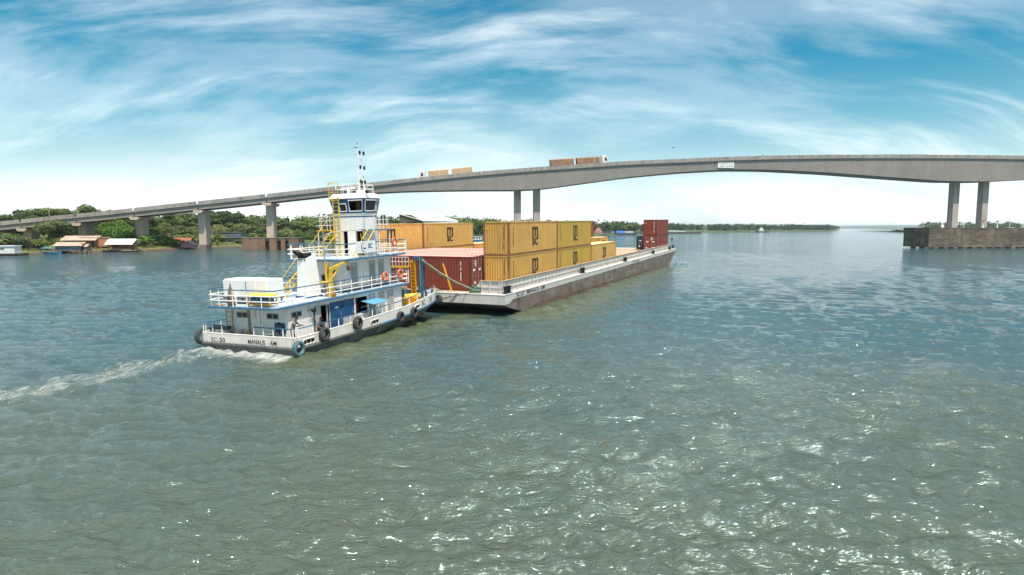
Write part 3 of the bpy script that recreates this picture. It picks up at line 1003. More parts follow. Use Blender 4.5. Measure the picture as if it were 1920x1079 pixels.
def build_bridge():
    xs = list(np.arange(-57.8, 388.1, 4.0))

    def box(x):
        t = ztop(x) - 1.32
        b = smooth_tab(BOT, x, 3)
        return [(0.38, t), (10.22, t), (10.0, b), (0.6, b)]
    g = sweep(xs, box, 'main_girder', 'concrete', bridge)
    sweep(xs, lambda x: [(0.0, ztop(x) - 1.02), (BR_W, ztop(x) - 1.02), (BR_W, ztop(x) - 1.24), (10.25, ztop(x) - 1.40), (10.25, ztop(x) - 1.30), (.35, ztop(x) - 1.30), (.35, ztop(x) - 1.40), (0.0, ztop(x) - 1.24)],
          'deck_slab', 'concrete', bridge)
    sweep(xs, lambda x: [(0.45, ztop(x) - 1.0), (BR_W - 0.45, ztop(x) - 1.0), (BR_W - 0.45, ztop(x) - 1.016), (0.45, ztop(x) - 1.016)], 'road_surface', 'asphalt', bridge)
    # parapets in cast lengths
    x = -57.6
    while x < 386:
        L = 7.9
        for y0, y1 in ((0.0, 0.28), (BR_W - 0.28, BR_W)):
            seg = [x, x + L / 2, x + L - 0.12]
            dz = random.uniform(-.03, .03)
            sweep(seg, lambda q: [(y0, ztop(q) - 1.3), (y1, ztop(q) - 1.3), (y1 - 0.03, ztop(q) + dz), (y0 + 0.03, ztop(q) + dz)], 'parapet_panel', 'concrete_parapet', bridge)
        x += L
    # approach spans
    piers = [-240, -218, -196, -175, -155, -138.6, -121.1, -101.4, -79.9, -57.9]
    for a, b in zip(piers[:-1], piers[1:]):
        xa, xb = a + 0.22, b - 0.22
        ss = [xa, (xa + xb) / 2, xb]
        sp = sweep(ss, lambda q: [(0.35, ztop(q) - 0.98), (BR_W - 0.35, ztop(q) - 0.98), (BR_W, ztop(q) - 1.3), (0.0, ztop(q) - 1.3)], 'approach_slab', 'concrete', bridge)
        for y in (0.4, 3.3, 6.4, 9.3):
            sweep(ss, lambda q: [(y, ztop(q) - 1.3), (y + 0.75, ztop(q) - 1.3), (y + 0.75, ztop(q) - 2.72), (y, ztop(q) - 2.72)], 'beam', 'concrete', sp)
        for y0, y1 in ((0.0, 0.28), (BR_W - 0.28, BR_W)):
            nseg = 3
            for k in range(nseg):
                u0 = xa + (xb - xa) * k / nseg
                u1 = xa + (xb - xa) * (k + 1) / nseg - 0.1
                sweep([u0, (u0 + u1) / 2, u1], lambda q: [(y0, ztop(q) - 1.28), (y1, ztop(q) - 1.28), (y1 - 0.03, ztop(q)), (y0 + 0.03, ztop(q))], 'parapet_panel', 'concrete_parapet', sp)
    for i, x in enumerate(piers[1:]):
        zt = ztop(x) - 2.75
        e = bpy.data.objects.new('pier', None)
        COL.objects.link(e)
        e.parent = bridge
        base = -1.5
        if zt - 1.0 > 1.0:
            wet = 1.7
            MB().box(x - 1.12, x + 1.12, 3.1, 7.3, wet, zt - 1.0).build('column', 'concrete_pier', e)
            MB().box(x - 1.15, x + 1.15, 3.07, 7.33, base, wet).build('column_base', 'concrete_wet', e)
            MB().prism([(x - 1.0, zt - 1.0), (x + 1.0, zt - 1.0), (x + 1.45, zt - 0.5), (x + 1.45, zt - 0.1), (x - 1.45, zt - 0.1), (x - 1.45, zt - 0.5)], 0.2, 10.4, 'y').build('cross_head', 'concrete_pier', e)
            for y in (0.4, 3.3, 6.4, 9.3):
                MB().box(x - 0.8, x - 0.3, y + .1, y + .6, zt - 0.1, zt + .02).box(x + 0.3, x + 0.8, y + .1, y + .6, zt - 0.1, zt + .02).build('bearing', 'black_steel', e)
            MB().box(x - 0.16, x + 0.16, 1.2, 9.4, zt + .03, zt + 1.35).build('diaphragm', 'concrete_wet', e)
    # protective block with openings round the river pier
    px = -79.9
    ft = bpy.data.objects.new('pier_block', None)
    COL.objects.link(ft)
    ft.parent = bridge
    mb = MB()
    x0, x1 = -88.2, -70.4
    cuts = [(-80.9, -79.6), (-77.2, -75.9), (-74.6, -73.4)]
    c = x0
    for a, b in cuts:
        mb.box(c, a, 0.6, 9.6, -1.5, 3.75)
        mb.box(a, b, 0.75, 9.4, 3.05, 3.74)
        mb.box(a, b, 2.4, 9.4, -1.5, 3.05)
        c = b
    mb.box(c, x1, 0.6, 9.6, -1.5, 3.75)
    mb.build('block_wall', 'concrete_footing', ft)
    MB().box(x0 - .05, x1 + .05, 0.5, 9.7, 3.75, 3.98).build('block_top', 'concrete_wet', ft)
    # main river piers
    for cxs, cap in (((2.35, 9.0), (-9.3, 20.5)), ((163.4, 174.95), (147.0, 197.0))):
        e = bpy.data.objects.new('river_pier', None)
        COL.objects.link(e)
        e.parent = bridge
        for cx in cxs:
            zt = smooth_tab(BOT, cx, 3) + 0.15
            w, w2 = 1.12, 1.12
            MB().hexa([(cx - w, 4.0, 7.2), (cx + w, 4.0, 7.2), (cx + w, 6.6, 7.2), (cx - w, 6.6, 7.2)],
                      [(cx - w2, 4.0, zt), (cx + w2, 4.0, zt), (cx + w2, 6.6, zt), (cx - w2, 6.6, zt)]).build('column', 'concrete_column', e)
        MB().box(cap[0], cap[1], -4.2, 8.4, 0.35, 7.2).build('pile_cap', 'concrete_algae', e)
        MB().box(cap[0] - .06, cap[1] + .06, -4.26, 8.46, 6.85, 7.24).build('cap_edge', 'concrete_algae', e)
        for ix in range(5):
            for iy in range(3):
                xx = cap[0] + 2.5 + ix * (cap[1] - cap[0] - 5) / 4
                yy = -2.4 + iy * 4.4
                MB().lathe([(0.9, -3), (0.9, 0.36)], 12, Matrix.Translation((xx, yy, 0))).build('pile', 'concrete_wet', e, smooth=False)
    for k in range(88):
        xj = -55 + k * 5.0
        t_, b_ = ztop(xj) - 1.42, smooth_tab(BOT, xj, 3) + .02
        MB().hexa([(xj - .05, .385 + .215, b_), (xj + .05, .385 + .215, b_), (xj + .05, .63, b_), (xj - .05, .63, b_)],
                  [(xj - .05, .375, t_), (xj + .05, .375, t_), (xj + .05, .41, t_), (xj - .05, .41, t_)]).build('segment_joint', 'concrete_joint', g)
    # notice plate on the girder face
    s = bpy.data.objects.new('notice_plate', None)
    COL.objects.link(s)
    s.parent = bridge
    yk = 0.30
    MB().box(71.2, 77.0, yk, yk + 0.06, 27.75, 29.75).build('plate', 'white_paint', s)
    mb = MB()
    rr = random.Random(2)
    for zz, xa, xb in ((29.35, 72.6, 75.2), (29.05, 71.5, 76.7), (28.6, 72.1, 73.6), (28.3, 72.0, 73.9), (28.05, 72.1, 73.5)):
        q = xa
        while q < xb:
            w = rr.uniform(.12, .5)
            mb.box(q, min(q + w, xb), yk - 0.012, yk - 0.002, zz - .05, zz + .06)
            q += w + .07
    for k in range(6):
        q = 74.2 + k * .42
        mb.box(q, q + .26, yk - 0.012, yk - 0.002, 28.15 + rr.uniform(-.05, .05), 28.5)
    mb.build('faded_lettering', 'lettering_grey', s)


build_bridge()

# thin white lamp poles standing on the parapet
lp = thing('lamp_post', 'thin white lamp post on the bridge parapet', 'lamp post', M_BRIDGE @ T(71.2, 0.45, ztop(71.2) - .5), 'white lamp posts along the bridge')
MB().tube((0, 0, 0), (0, 0, 7.2), 0.04, 6, 0.03).build('pole', 'white_clean', lp)
MB().path([(0, 0, 7.2), (0, 0.4, 7.6), (0, 1.5, 7.85)], 0.02, 5).build('arm', 'white_clean', lp)
MB().box(-0.08, 0.08, 1.4, 1.9, 7.8, 7.88).build('lamp_head', 'white_clean', lp)
for x in (-146.5, -138, -24.2, 28, 118, 159):
    c = copy_tree(lp)
    c.matrix_basis = M_BRIDGE @ T(x, 0.45, ztop(x) - .5)


def build_truck(name, label, x0, lane, heading, tarp, lengths):
    slope = math.atan((ztop(x0 + 6) - ztop(x0 - 6)) / 12)
    base = ztop(x0) - 1.0
    t = thing(name, label, 'truck', M_BRIDGE @ T(x0, lane, base) @ Matrix.Rotation(-slope, 4, 'Y') @ Matrix.Rotation(0 if heading > 0 else math.pi, 4, 'Z'))
    # local +x is forward, cab at the front
    MB().prism([(-2.1, 0.95), (0.0, 0.75), (0.12, 1.5), (-0.05, 2.3), (-0.45, 3.25), (-0.75, 3.45), (-2.1, 3.5)], -1.2, 1.2, 'y').build('cab', 'truck_white', t)
    MB().prism([(0.135, 1.62), (-0.03, 2.35), (-0.36, 3.12), (-0.42, 3.12), (-0.1, 2.3), (0.07, 1.6)], -1.05, 1.05, 'y').build('windscreen', 'glass_dark', t)
    for s in (-1, 1):
        MB().prism([(-0.25, 1.75), (-0.5, 2.8), (-1.15, 2.8), (-1.15, 1.75)], s * 1.2, s * 1.215, 'y').build('side_window', 'glass_dark', t)
    MB().box(-1.9, -0.6, -0.9, 0.9, 3.5, 3.72).build('roof_fairing', 'truck_white', t)
    MB().box(-5.6, -0.3, -0.55, 0.55, 0.7, 1.0).build('chassis', 'chassis', t)
    wheel = MB().lathe([(0.2, -0.3), (0.5, -0.3), (0.52, -0.1), (0.52, 0.1), (0.5, 0.3), (0.2, 0.3)], 14, Matrix.Rotation(R(90), 4, 'X')).build('wheel', 'rubber', t)
    wheel.location = (-0.9, -1.0, 0.52)
    spots = [(-0.9, 1.0)] + [(x, s) for x in (-4.0, -5.2) for s in (-1, 1)]
    x = -2.9
    for L in lengths:
        bx = MB().prism([(-1.28, 1.15), (1.28, 1.15), (1.28, 3.1), (1.05, 3.32), (0, 3.42), (-1.05, 3.32), (-1.28, 3.1)], x - L, x, 'x').build('trailer_box', tarp, t)
        for k in range(9):
            q = x - 0.2 - k * (L - 0.4) / 8
            MB().box(q - .05, q + .05, -1.32, 1.32, 1.15, 1.75).build('stake', 'chassis' if k in (0, 8) else tarp, bx)
        MB().box(x - L + .1, x - .1, -0.9, 0.9, 0.85, 1.14).build('trailer_frame', 'chassis', t)
        for q in (x - L + 1.0, x - L + 2.25):
            for s in (-1, 1):
                spots.append((q, s))
        x -= L + 1.15
    for q, s in spots:
        c = wheel.copy()
        COL.objects.link(c)
        c.location = (q, s, 0.52)


build_truck('truck', 'white cab truck with two brown tarped trailers climbing the bridge', 33.2, 3.0, 1, 'tarp_trailer', (7.8, 8.0))
build_truck('truck', 'white cab truck with two pale tan trailers descending the bridge', -30.6, 6.6, -1, 'tarp_trailer_pale', (6.8, 7.0))

# ------------------------------------------------------------------ barge
barge = thing('cargo_barge', 'long flat steel cargo barge with white sheer strake loaded with containers', 'barge', M_BARGE)
BX0, BX1 = -19.1, 1.12


def build_barge():
    prof = [(-3.6, -0.03), (-3.6, -0.82), (-2.9, -1.05), (6.5, -3.3), (70.5, -3.7), (80.7, -0.75), (81.4, -0.03)]
    MB().prism(prof, BX0, BX1, 'x').build('hull', 'barge_hull', barge, fix=True)
    # red lead along the waterline (the barge floats down by the stern)
    MB().prism([(1.6, -1.75), (5.0, -2.3), (66, -3.35), (71.9, -2.95), (70.8, -2.62), (4, -1.38)], BX1, BX1 + .006, 'x').build('boot_top', 'barge_red_lead', barge, fix=True)
    # white strake, starboard and round the stern
    MB().prism([(-3.62, 0.0), (-3.62, -0.80), (-2.6, -0.80), (-1.9, -0.52), (80.85, -0.50), (81.42, 0.0)], BX1, BX1 + .012, 'x').build('sheer_strake', 'barge_white', barge, fix=True)
    MB().prism([(-3.62, 0.0), (-3.62, -0.80), (80.85, -0.50), (81.42, 0.0)], BX0 - .012, BX0, 'x').build('sheer_strake', 'barge_white', barge, fix=True)
    MB().box(BX0, BX1 - .02, -3.626, -3.60, -0.80, 0.0).build('transom_plate', 'barge_white', barge)
    MB().box(BX0, BX1, 80.9, 81.43, -0.42, 0.0).build('bow_plate', 'barge_white', barge)
    MB().tube((BX1 - .01, -3.6, -0.02), (BX1 - .01, 81.3, -0.02), 0.05, 6).build('gunwale', 'barge_white', barge)
    MB().tube((BX0, -3.6, -0.03), (BX1, -3.6, -0.03), 0.055, 6).build('gunwale', 'barge_white', barge)
    MB().box(BX0 + .7, 0.36, -2.7, 79.0, -0.04, -0.008).build('cargo_deck', 'barge_deck', barge)
    MB().box(0.37, BX1, -3.6, 81.3, -0.04, -0.004).build('side_deck', 'barge_white', barge)
    MB().box(BX0, BX0 + .69, -3.6, 81.3, -0.04, -0.004).build('side_deck', 'barge_white', barge)
    MB().box(BX0 + .7, 0.36, -3.6, -2.71, -0.04, -0.006).build('stern_deck', 'barge_white', barge)
    MB().box(BX0 + .7, 0.36, 79.01, 81.3, -0.04, -0.006).build('bow_deck', 'barge_white', barge)
    # cargo coaming with ribs
    for sx in (0.42, BX0 + .62):
        c = MB().box(sx, sx + .012, -2.3, 77.6, 0.0, 0.98).build('coaming', 'barge_white', barge)
        MB().box(sx - .05, sx + .13, -2.35, 77.65, 0.98, 1.02).build('cap_rail', 'barge_cap_rail', c)
        MB().box(sx + .012, sx + .10, -2.3, 77.6, 0.44, 0.475).build('stringer', 'barge_white', c)
        rib = MB().prism([(sx + .0125, 0.0), (sx + .17, 0.0), (sx + .115, 0.43), (sx + .10, 0.98), (sx + .0125, 0.98)], -.018, .018, 'y').build('rib', 'barge_white', c)
        rib.location.y = -2.2
        y = -1.3
        while y < 77.4:
            r = rib.copy()
            COL.objects.link(r)
            r.location.y = y
            y += 0.93
    s = MB().prism([(0.43, 0.0), (0.43, 0.98), (-1.45, 0.98), (-2.0, 0.35), (-2.0, 0.0)], -2.62, -2.60, 'y').build('stern_coaming', 'barge_white', barge, fix=True)
    for x in (0.3, -0.55, -1.3):
        MB().box(x - .02, x + .02, -2.78, -2.62, 0.0, 0.96).build('rib', 'barge_white', s)
    MB().box(-2.0, 0.42, -2.70, -2.62, 0.44, 0.475).build('stringer', 'barge_white', s)
    MB().box(-1.47, 0.44, -2.72, -2.55, 0.98, 1.015).build('cap_rail', 'barge_cap_rail', s)
    MB().hexa([(0.42, -2.62, 0), (0.44, -2.62, 0), (0.44, -2.28, 0), (0.42, -2.28, 0)], [(0.42, -2.62, .98), (0.44, -2.62, .98), (0.44, -2.28, .98), (0.42, -2.28, .98)]).build('corner_plate', 'barge_white', s)
    # bollards along the deck edge
    for y in (-2.3, 18.4, 38.8, 59.2, 75.8):
        b = bpy.data.objects.new('bollard', None)
        COL.objects.link(b)
        b.parent = barge
        b.location = (0.82, y, 0)
        MB().box(-.2, .2, -.62, .62, 0.0, 0.07).build('base_plate', 'black_steel', b)
        for yy in (-.34, .34):
            MB().lathe([(.15, .07), (.15, .50), (.20, .52), (.20, .60)], 10, Matrix.Translation((0, yy, 0))).build('post', 'black_steel', b)
        MB().box(-.05, .05, -.5, .5, .30, .42).build('cross_bar', 'black_steel', b)
    # bow light mast and corner bollard
    lm = bpy.data.objects.new('bow_light', None)
    COL.objects.link(lm)
    lm.parent = barge
    MB().tube((0.75, 78.6, 0), (0.75, 78.6, 1.75), 0.05, 6).build('post', 'steel_grey', lm)
    MB().lathe([(.13, 1.75), (.16, 1.8), (.16, 2.05), (.09, 2.15)], 10, Matrix.Translation((0.75, 78.6, 0))).build('lamp', 'black_steel', lm)
    MB().lathe([(.24, 0), (.24, .55), (.32, .58), (.32, .72)], 12, Matrix.Translation((0.6, 80.6, 0))).build('bow_bollard', 'black_steel', barge)
    # marks
    text_obj('lettering', 'SC 57   MANAUS - AM', 0.52, T(BX1 + .014, 2.2, -0.27) @ FACE_STBD, 'lettering_black', barge, 0.012, 6.7)
    # faded patch with draught marks amidships and at the quarter
    for y in (10.9, 44.6):
        mb = MB()
        for k in range(8):
            mb.box(BX1 + .003, BX1 + .008, y - .06, y + .06, -0.7 - k * .2, -0.62 - k * .2)
        mb.build('draught_mark', 'barge_white', barge)
    mb = MB()
    rr = random.Random(8)
    for k in range(7):
        mb.box(BX1 + .013, BX1 + .016, 42.2 + k * .7, 42.6 + k * .7, -0.42, -0.12)
    mb.build('faded_lettering', 'lettering_grey', barge)


build_barge()


def corr(n, period, depth, x0):
    # corrugation profile: list of (along, offset)
    pts = []
    for k in range(n):
        b = x0 + k * period
        pts += [(b, 0), (b + .26 * period, 0), (b + .5 * period, -depth), (b + .76 * period, -depth)]
    pts.append((x0 + n * period, 0))
    return pts


M_GLYPH = [
    [(-.86, 0), (-.86, .08), (-.72, .12), (-.72, .76), (-.84, .84), (-.84, .95), (-.47, .95), (-.47, 0)],
    [(-.475, .66), (-.475, .82), (-.30, .95), (-.02, .95), (.12, .84), (.12, 0), (-.13, 0), (-.13, .72), (-.18, .78), (-.30, .78)],
    [(.115, .66), (.115, .82), (.29, .95), (.57, .95), (.71, .84), (.71, .12), (.86, .08), (.86, 0), (.46, 0), (.46, .72), (.41, .78), (.29, .78)],
]


def make_container(L, H, body, frame_m, logo=False, doors_aft=False, marks='lettering_brown', label_m=None, flip=False, roof=None):
    Wd = 2.438
    hw, hl = Wd / 2, L / 2
    t = bpy.data.objects.new('shipping_container', None)
    COL.objects.link(t)
    t.empty_display_size = 0.2
    nper = int((L - 0.36) / 0.278)
    per = (L - 0.36) / nper
    pr = corr(nper, per, 0.036, -hl + .18)
    for s in (1, -1):
        vs, fs = [], []
        for y, o in pr:
            vs += [(s * (hw - .012 + o), y, .17), (s * (hw - .012 + o), y, H - .10)]
        for i in range(len(pr) - 1):
            f = (2 * i, 2 * i + 2, 2 * i + 3, 2 * i + 1)
            fs.append(f if s > 0 else f[::-1])
        MB().add(vs, fs).build('side_panel', body, t)
    # roof, gently ribbed across
    vs, fs = [], []
    nr = int(L / 0.42)
    pr = corr(nr, (L - .3) / nr, 0.02, -hl + .15)
    for y, o in pr:
        vs += [(-hw + .03, y, H - .012 + o), (hw - .03, y, H - .012 + o)]
    for i in range(len(pr) - 1):
        fs.append((2 * i, 2 * i + 1, 2 * i + 3, 2 * i + 2))
    MB().add(vs, fs).build('roof_panel', roof or body, t)
    MB().box(-hw + .05, hw - .05, -hl + .1, hl - .1, .12, .15).build('floor_panel', 'interior_dark', t)
    # ends
    ye_plain = hl if doors_aft else -hl
    ye_door = -ye_plain
    sg = 1 if ye_plain > 0 else -1
    pr = corr(9, (Wd - .32) / 9, 0.04, -hw + .16)
    vs, fs = [], []
    for x, o in pr:
        vs += [(x, ye_plain + sg * (-.02 + o), .16), (x, ye_plain + sg * (-.02 + o), H - .11)]
    for i in range(len(pr) - 1):
        f = (2 * i, 2 * i + 2, 2 * i + 3, 2 * i + 1)
        fs.append(f if sg < 0 else f[::-1])
    MB().add(vs, fs).build('end_panel', body, t)
    dg = -sg
    for s in (-1, 1):
        x0, x1 = (0.015, hw - .16) if s > 0 else (-hw + .16, -0.015)
        y0, y1 = sorted((ye_door - dg * .06, ye_door - dg * .02))
        d = MB().box(x0, x1, y0, y1, .17, H - .12).build('door', body, t)
        for z0, z1 in ((.30, .85), (.97, 1.5), (1.62, 2.1), (2.2, H - .25)):
            ya, yb = sorted((ye_door - dg * .02, ye_door - dg * .008))
            MB().box(x0 + .08, x1 - .08, ya, yb, z0, z1).build('door_panel', body, d)
        for q in (0.28, 0.80):
            xx = x0 + (x1 - x0) * q
            MB().tube((xx, ye_door + dg * .012, .14), (xx, ye_door + dg * .012, H - .09), .02, 6).build('locking_bar', 'steel_grey', d)
            MB().box(xx - .02, xx + .26, ye_door + dg * .01 - .01, ye_door + dg * .01 + .02, 1.18, 1.22).build('handle', 'steel_grey', d)
        mb = MB()
        ya, yb = sorted((ye_door - dg * .007, ye_door - dg * .001))
        rr = random.Random(4)
        for k in range(5):
            zz = H - .4 - k * .11
            if s > 0:
                mb.box(x0 + .12, x0 + .12 + rr.uniform(.3, .7), ya, yb, zz, zz + .06)
        mb.box(x0 + .3, x0 + .55, ya, yb, .55, .78)
        mb.box(x0 + .4, x0 + .75, ya, yb, 1.65, 1.85)
        mb.build('placard', 'lettering_white', d)
    # frame
    for sx in (-1, 1):
        for sy in (-1, 1):
            MB().box(min(sx * hw, sx * (hw - .15)), max(sx * hw, sx * (hw - .15)), min(sy * hl, sy * (hl - .17)), max(sy * hl, sy * (hl - .17)), .12, H - .118).build('corner_post', frame_m, t)
            for z0, z1 in ((0, .118), (H - .117, H + .006)):
                MB().box(min(sx * (hw + .004), sx * (hw - .165)), max(sx * (hw + .004), sx * (hw - .165)), min(sy * (hl + .004), sy * (hl - .18)), max(sy * (hl + .004), sy * (hl - .18)), z0, z1).build('corner_casting', frame_m, t)
        a, b = sorted((sx * (hw - .001), sx * (hw - .07)))
        MB().box(a, b, -hl + .18, hl - .18, .02, .17).build('bottom_rail', frame_m, t)
        MB().box(a, b, -hl + .18, hl - .18, H - .10, H - .002).build('top_rail', body, t)
        a, b = sorted((sx * (hl - .001), sx * (hl - .09)))
        MB().box(-hw + .16, hw - .16, a, b, .02, .16).build('end_sill', frame_m, t)
        MB().box(-hw + .16, hw - .16, a, b, H - .11, H - .003).build('end_header', body, t)
    # markings
    rr = random.Random(int(L * 10))
    for s in (1, -1):
        mb = MB()
        yy = -s * (hl - .95) * (-1 if flip else 1)
        for k in range(int((H - 1.0) / .13)):
            if rr.random() < .82:
                w = rr.uniform(.035, .06)
                a, b = sorted((s * (hw - .010), s * (hw - .004)))
                mb.box(a, b, yy - w, yy + w, H - .5 - k * .13, H - .41 - k * .13)
        mb.build('number_column', marks, t)
    mb = MB()
    a, b = sorted((ye_plain + sg * -.018, ye_plain + sg * -.012))
    xx = sg * -.72
    for k in range(11):
        mb.box(xx - .045, xx + .045, a, b, H - .42 - k * .12, H - .34 - k * .12)
    for k in range(4):
        mb.box(xx - .07, xx + .03, a, b, .55 + k * .13, .63 + k * .13)
    mb.build('number_column', marks, t)
    if label_m:
        MB().box(-sg * -.92 - .22, -sg * -.92 + .22, a, b, H - .68, H - .56).build('hazard_label', label_m, t)
    if logo:
        for s in (1, -1):
            F = FACE_STBD if s > 0 else FACE_PORT
            mb = MB()
            for poly in M_GLYPH:
                mb.prism(poly, 0, .005, 'z', T(s * (hw - .009), 0, 1.44) @ F)
            mb.build('logo_letter', 'lettering_black', t, fix=True)
            text_obj('logo_lettering', 'SC', 0.90, T(s * (hw - .007), 0, 1.02) @ F, 'lettering_black', t, 0.03, 1.45)
    return t


PROTO = {}


def container(key, x1, y0, z, label, group, rz=0.0, **kw):
    """x1: starboard face, y0: aft end, on the barge deck"""
    L, H, body, fr, opts = key
    kk = (L, H, body, fr, tuple(sorted(opts.items())))
    if kk not in PROTO:
        PROTO[kk] = t = make_container(L, H, body, fr, **opts)
    else:
        t = copy_tree(PROTO[kk])
    if rz:
        t.matrix_basis = M_BARGE @ T(x1 - L / 2, y0 + 1.219, z + .002, rz)
    else:
        t.matrix_basis = M_BARGE @ T(x1 - 1.219, y0 + L / 2, z + .002)
    tag(t, label, 'container', group)
    return t


L40, L20, HC, ST = 12.192, 6.058, 2.896, 2.591
ya = (L40, HC, 'container_yellow_a', 'frame_rust', dict(roof='roof_faded_yellow', logo=True, label_m='label_orange'))
yb = (L40, HC, 'container_yellow_b', 'frame_rust', dict(roof='roof_faded_yellow', logo=True, label_m='label_orange'))
yc = (L40, HC, 'container_yellow_c', 'frame_rust', dict(roof='roof_faded_yellow', logo=True, label_m='label_orange'))
rd = (L40, HC, 'container_red', 'frame_rust_red', dict(roof='roof_faded_red', marks='lettering_white', label_m='label_orange'))
rd_x = (L40, HC, 'container_red', 'frame_rust_red', dict(roof='roof_faded_red', marks='lettering_white', flip=True))
rd_door = (L40, HC, 'container_red', 'frame_rust_red', dict(roof='roof_faded_red', marks='lettering_white', label_m='label_orange', doors_aft=True))
G1 = 'yellow containers stacked along the starboard side of the barge'
container(ya, 0, 0, 0, 'yellow container at the foot of the nearest starboard stack, end facing the stern', G1)
container(ya, 0, 0, HC + .02, 'yellow container on top of the nearest starboard stack, end facing the stern', G1)
container(yb, 0, 12.27, 0, 'olive yellow container at the foot of the second starboard stack', G1)
container(yb, 0, 12.27, HC + .02, 'olive yellow container on top of the second starboard stack', G1)
container(yc, 0, 24.54, 0, 'single unstacked yellow container forward of the two starboard stacks', G1)
G2 = 'yellow containers along the port side of the barge'
container(yc, -15.47, -0.82, 0, 'lower yellow container on the port side half hidden behind the tugboat', G2)
container(yc, -15.47, 11.45, 0, 'lower yellow container on the port side beyond the red roofs', G2)
container(ya, -15.47, 23.72, 0, 'unstacked yellow container on the port side, forward of the port stacks', G2)
container(yc, -15.47, -0.82, HC - .17, 'upper yellow port side container partly behind the white wheelhouse', G2)
container(yc, -15.47, 11.45, HC - .17, 'upper yellow port side container with a full black logo in view', G2)
G3 = 'red containers laid across the middle of the barge'
for k in range(6):
    lab = 'red container laid across the barge, long side facing the tugboat' if k == 0 else ('%s red container roof from the tugboat, of the row laid across the barge' % ('', 'second', 'third', 'fourth', 'fifth', 'sixth and last')[k])
    container(rd_x, -2.62, -2.1 + k * 2.47, 0, lab, G3, rz=R(-90))
container((L20, HC, 'container_yellow_a', 'frame_rust', dict(roof='roof_faded_yellow', logo=True)), -7.2, 53.6, 0, 'small yellow container standing alone amidships, far up the barge', None)
container((L20, HC, 'container_red_pale', 'frame_rust_red', dict(roof='roof_faded_red', marks='lettering_white')), -10.0, 54.0, 0, 'lower red container of the pair beside the small far yellow one', None)
container((L20, ST, 'container_red_pale', 'frame_rust_red', dict(roof='roof_faded_red', marks='lettering_white')), -10.0, 54.0, HC + .02, 'upper red container peeping out past the top yellow stack', None)
container(rd_door, -0.3, 68.0, 0, 'lower red container of the bow stack with doors facing the stern', None)
container(rd, -0.3, 68.0, HC + .02, 'upper red container of the stack at the bow', None)
container((L20, ST, 'container_navy', 'black_steel', dict(marks='lettering_white', doors_aft=True)), -2.9, 74.0, 0, 'dark navy container beside the red bow stack', None)


def single(name, label, cat, M, mb, material, group=None, smooth=False):
    o = mb.build(name, material, None, smooth)
    o.matrix_basis = M
    return tag(o, label, cat, group)


# loose gear on the barge stern deck
mbp = MB()
mbp.path([(-3.9, -3.15, 0.06), (-4.75, -3.05, 2.35)], .085, 8)
single('timber_prop', 'orange yellow pole leaning against the red container on the barge stern', 'pole', M_BARGE, mbp, 'orange_yellow')
mb = MB()
for k in range(5):
    mb.torus(.42 - .05 * k, .075, 20, 6, T(-1.75, -3.05, .08 + k * .11, k * .7, .1 * (-1) ** k))
single('rope_coil', 'dark green coil of heavy rope on the barge stern corner', 'rope', M_BARGE, mb, 'rope_green', smooth=True)
rr = random.Random(21)
for k, x in enumerate((-5.6, -7.2, -8.8, -10.2)):
    mb = MB()
    for j in range(4):
        mb.torus(.30 + .05 * rr.random(), .04, 16, 5, T(x + rr.uniform(-.1, .1), -3.0, .05 + j * .05, rr.random(), rr.uniform(-.2, .2)))
    mb.path([(x + .3, -3.1, .05), (x + .7, -3.2, .06), (x + 1.0, -3.05, .05)], .035, 5)
    single('rope_coil', 'pale rope coil lying on the barge stern edge below the red container', 'rope', M_BARGE, mb, 'rope_pale', 'pale rope coils on the barge stern', smooth=True)

# ------------------------------------------------------------------ tugboat
tug = thing('push_tug', 'white and blue three deck river pusher tugboat behind the barge', 'tugboat', M_TUG)


def part(name, parent=None):
    e = bpy.data.objects.new(name, None)
    COL.objects.link(e)
    e.empty_display_size = 0.1
    e.parent = parent or tug
    return e


def tab(t, y):
    if y <= t[0][0]:
        return t[0][1]
    for (a, p), (b, q) in zip(t[:-1], t[1:]):
        if y <= b:
            return p + (q - p) * (y - a) / (b - a)
    return t[-1][1]


HB = [(0, 3.55), (0.5, 3.65), (9, 3.65), (12, 3.6), (14.5, 3.42), (15.8, 3.2), (16.6, 2.85)]       # half breadth at the rub rail
HW = [(0, 3.45), (5, 3.55), (7, 3.3), (11, 2.75), (14.5, 2.2), (15.8, 1.7), (16.6, 1.3)]             # at the waterline
RUB = [(0, 0.30), (6, 0.33), (9, 0.40), (12, 0.52), (14.5, 0.72), (16.6, 0.95)]
BUL = [(0, 0.92), (4, 0.95), (7, 1.01), (11, 1.13), (14.5, 1.42), (16.6, 1.62)]
ST_Y = [0, 0.5, 2, 4, 6, 8, 10, 11, 12, 13, 14, 14.5, 15.2, 15.8, 16.3, 16.6]


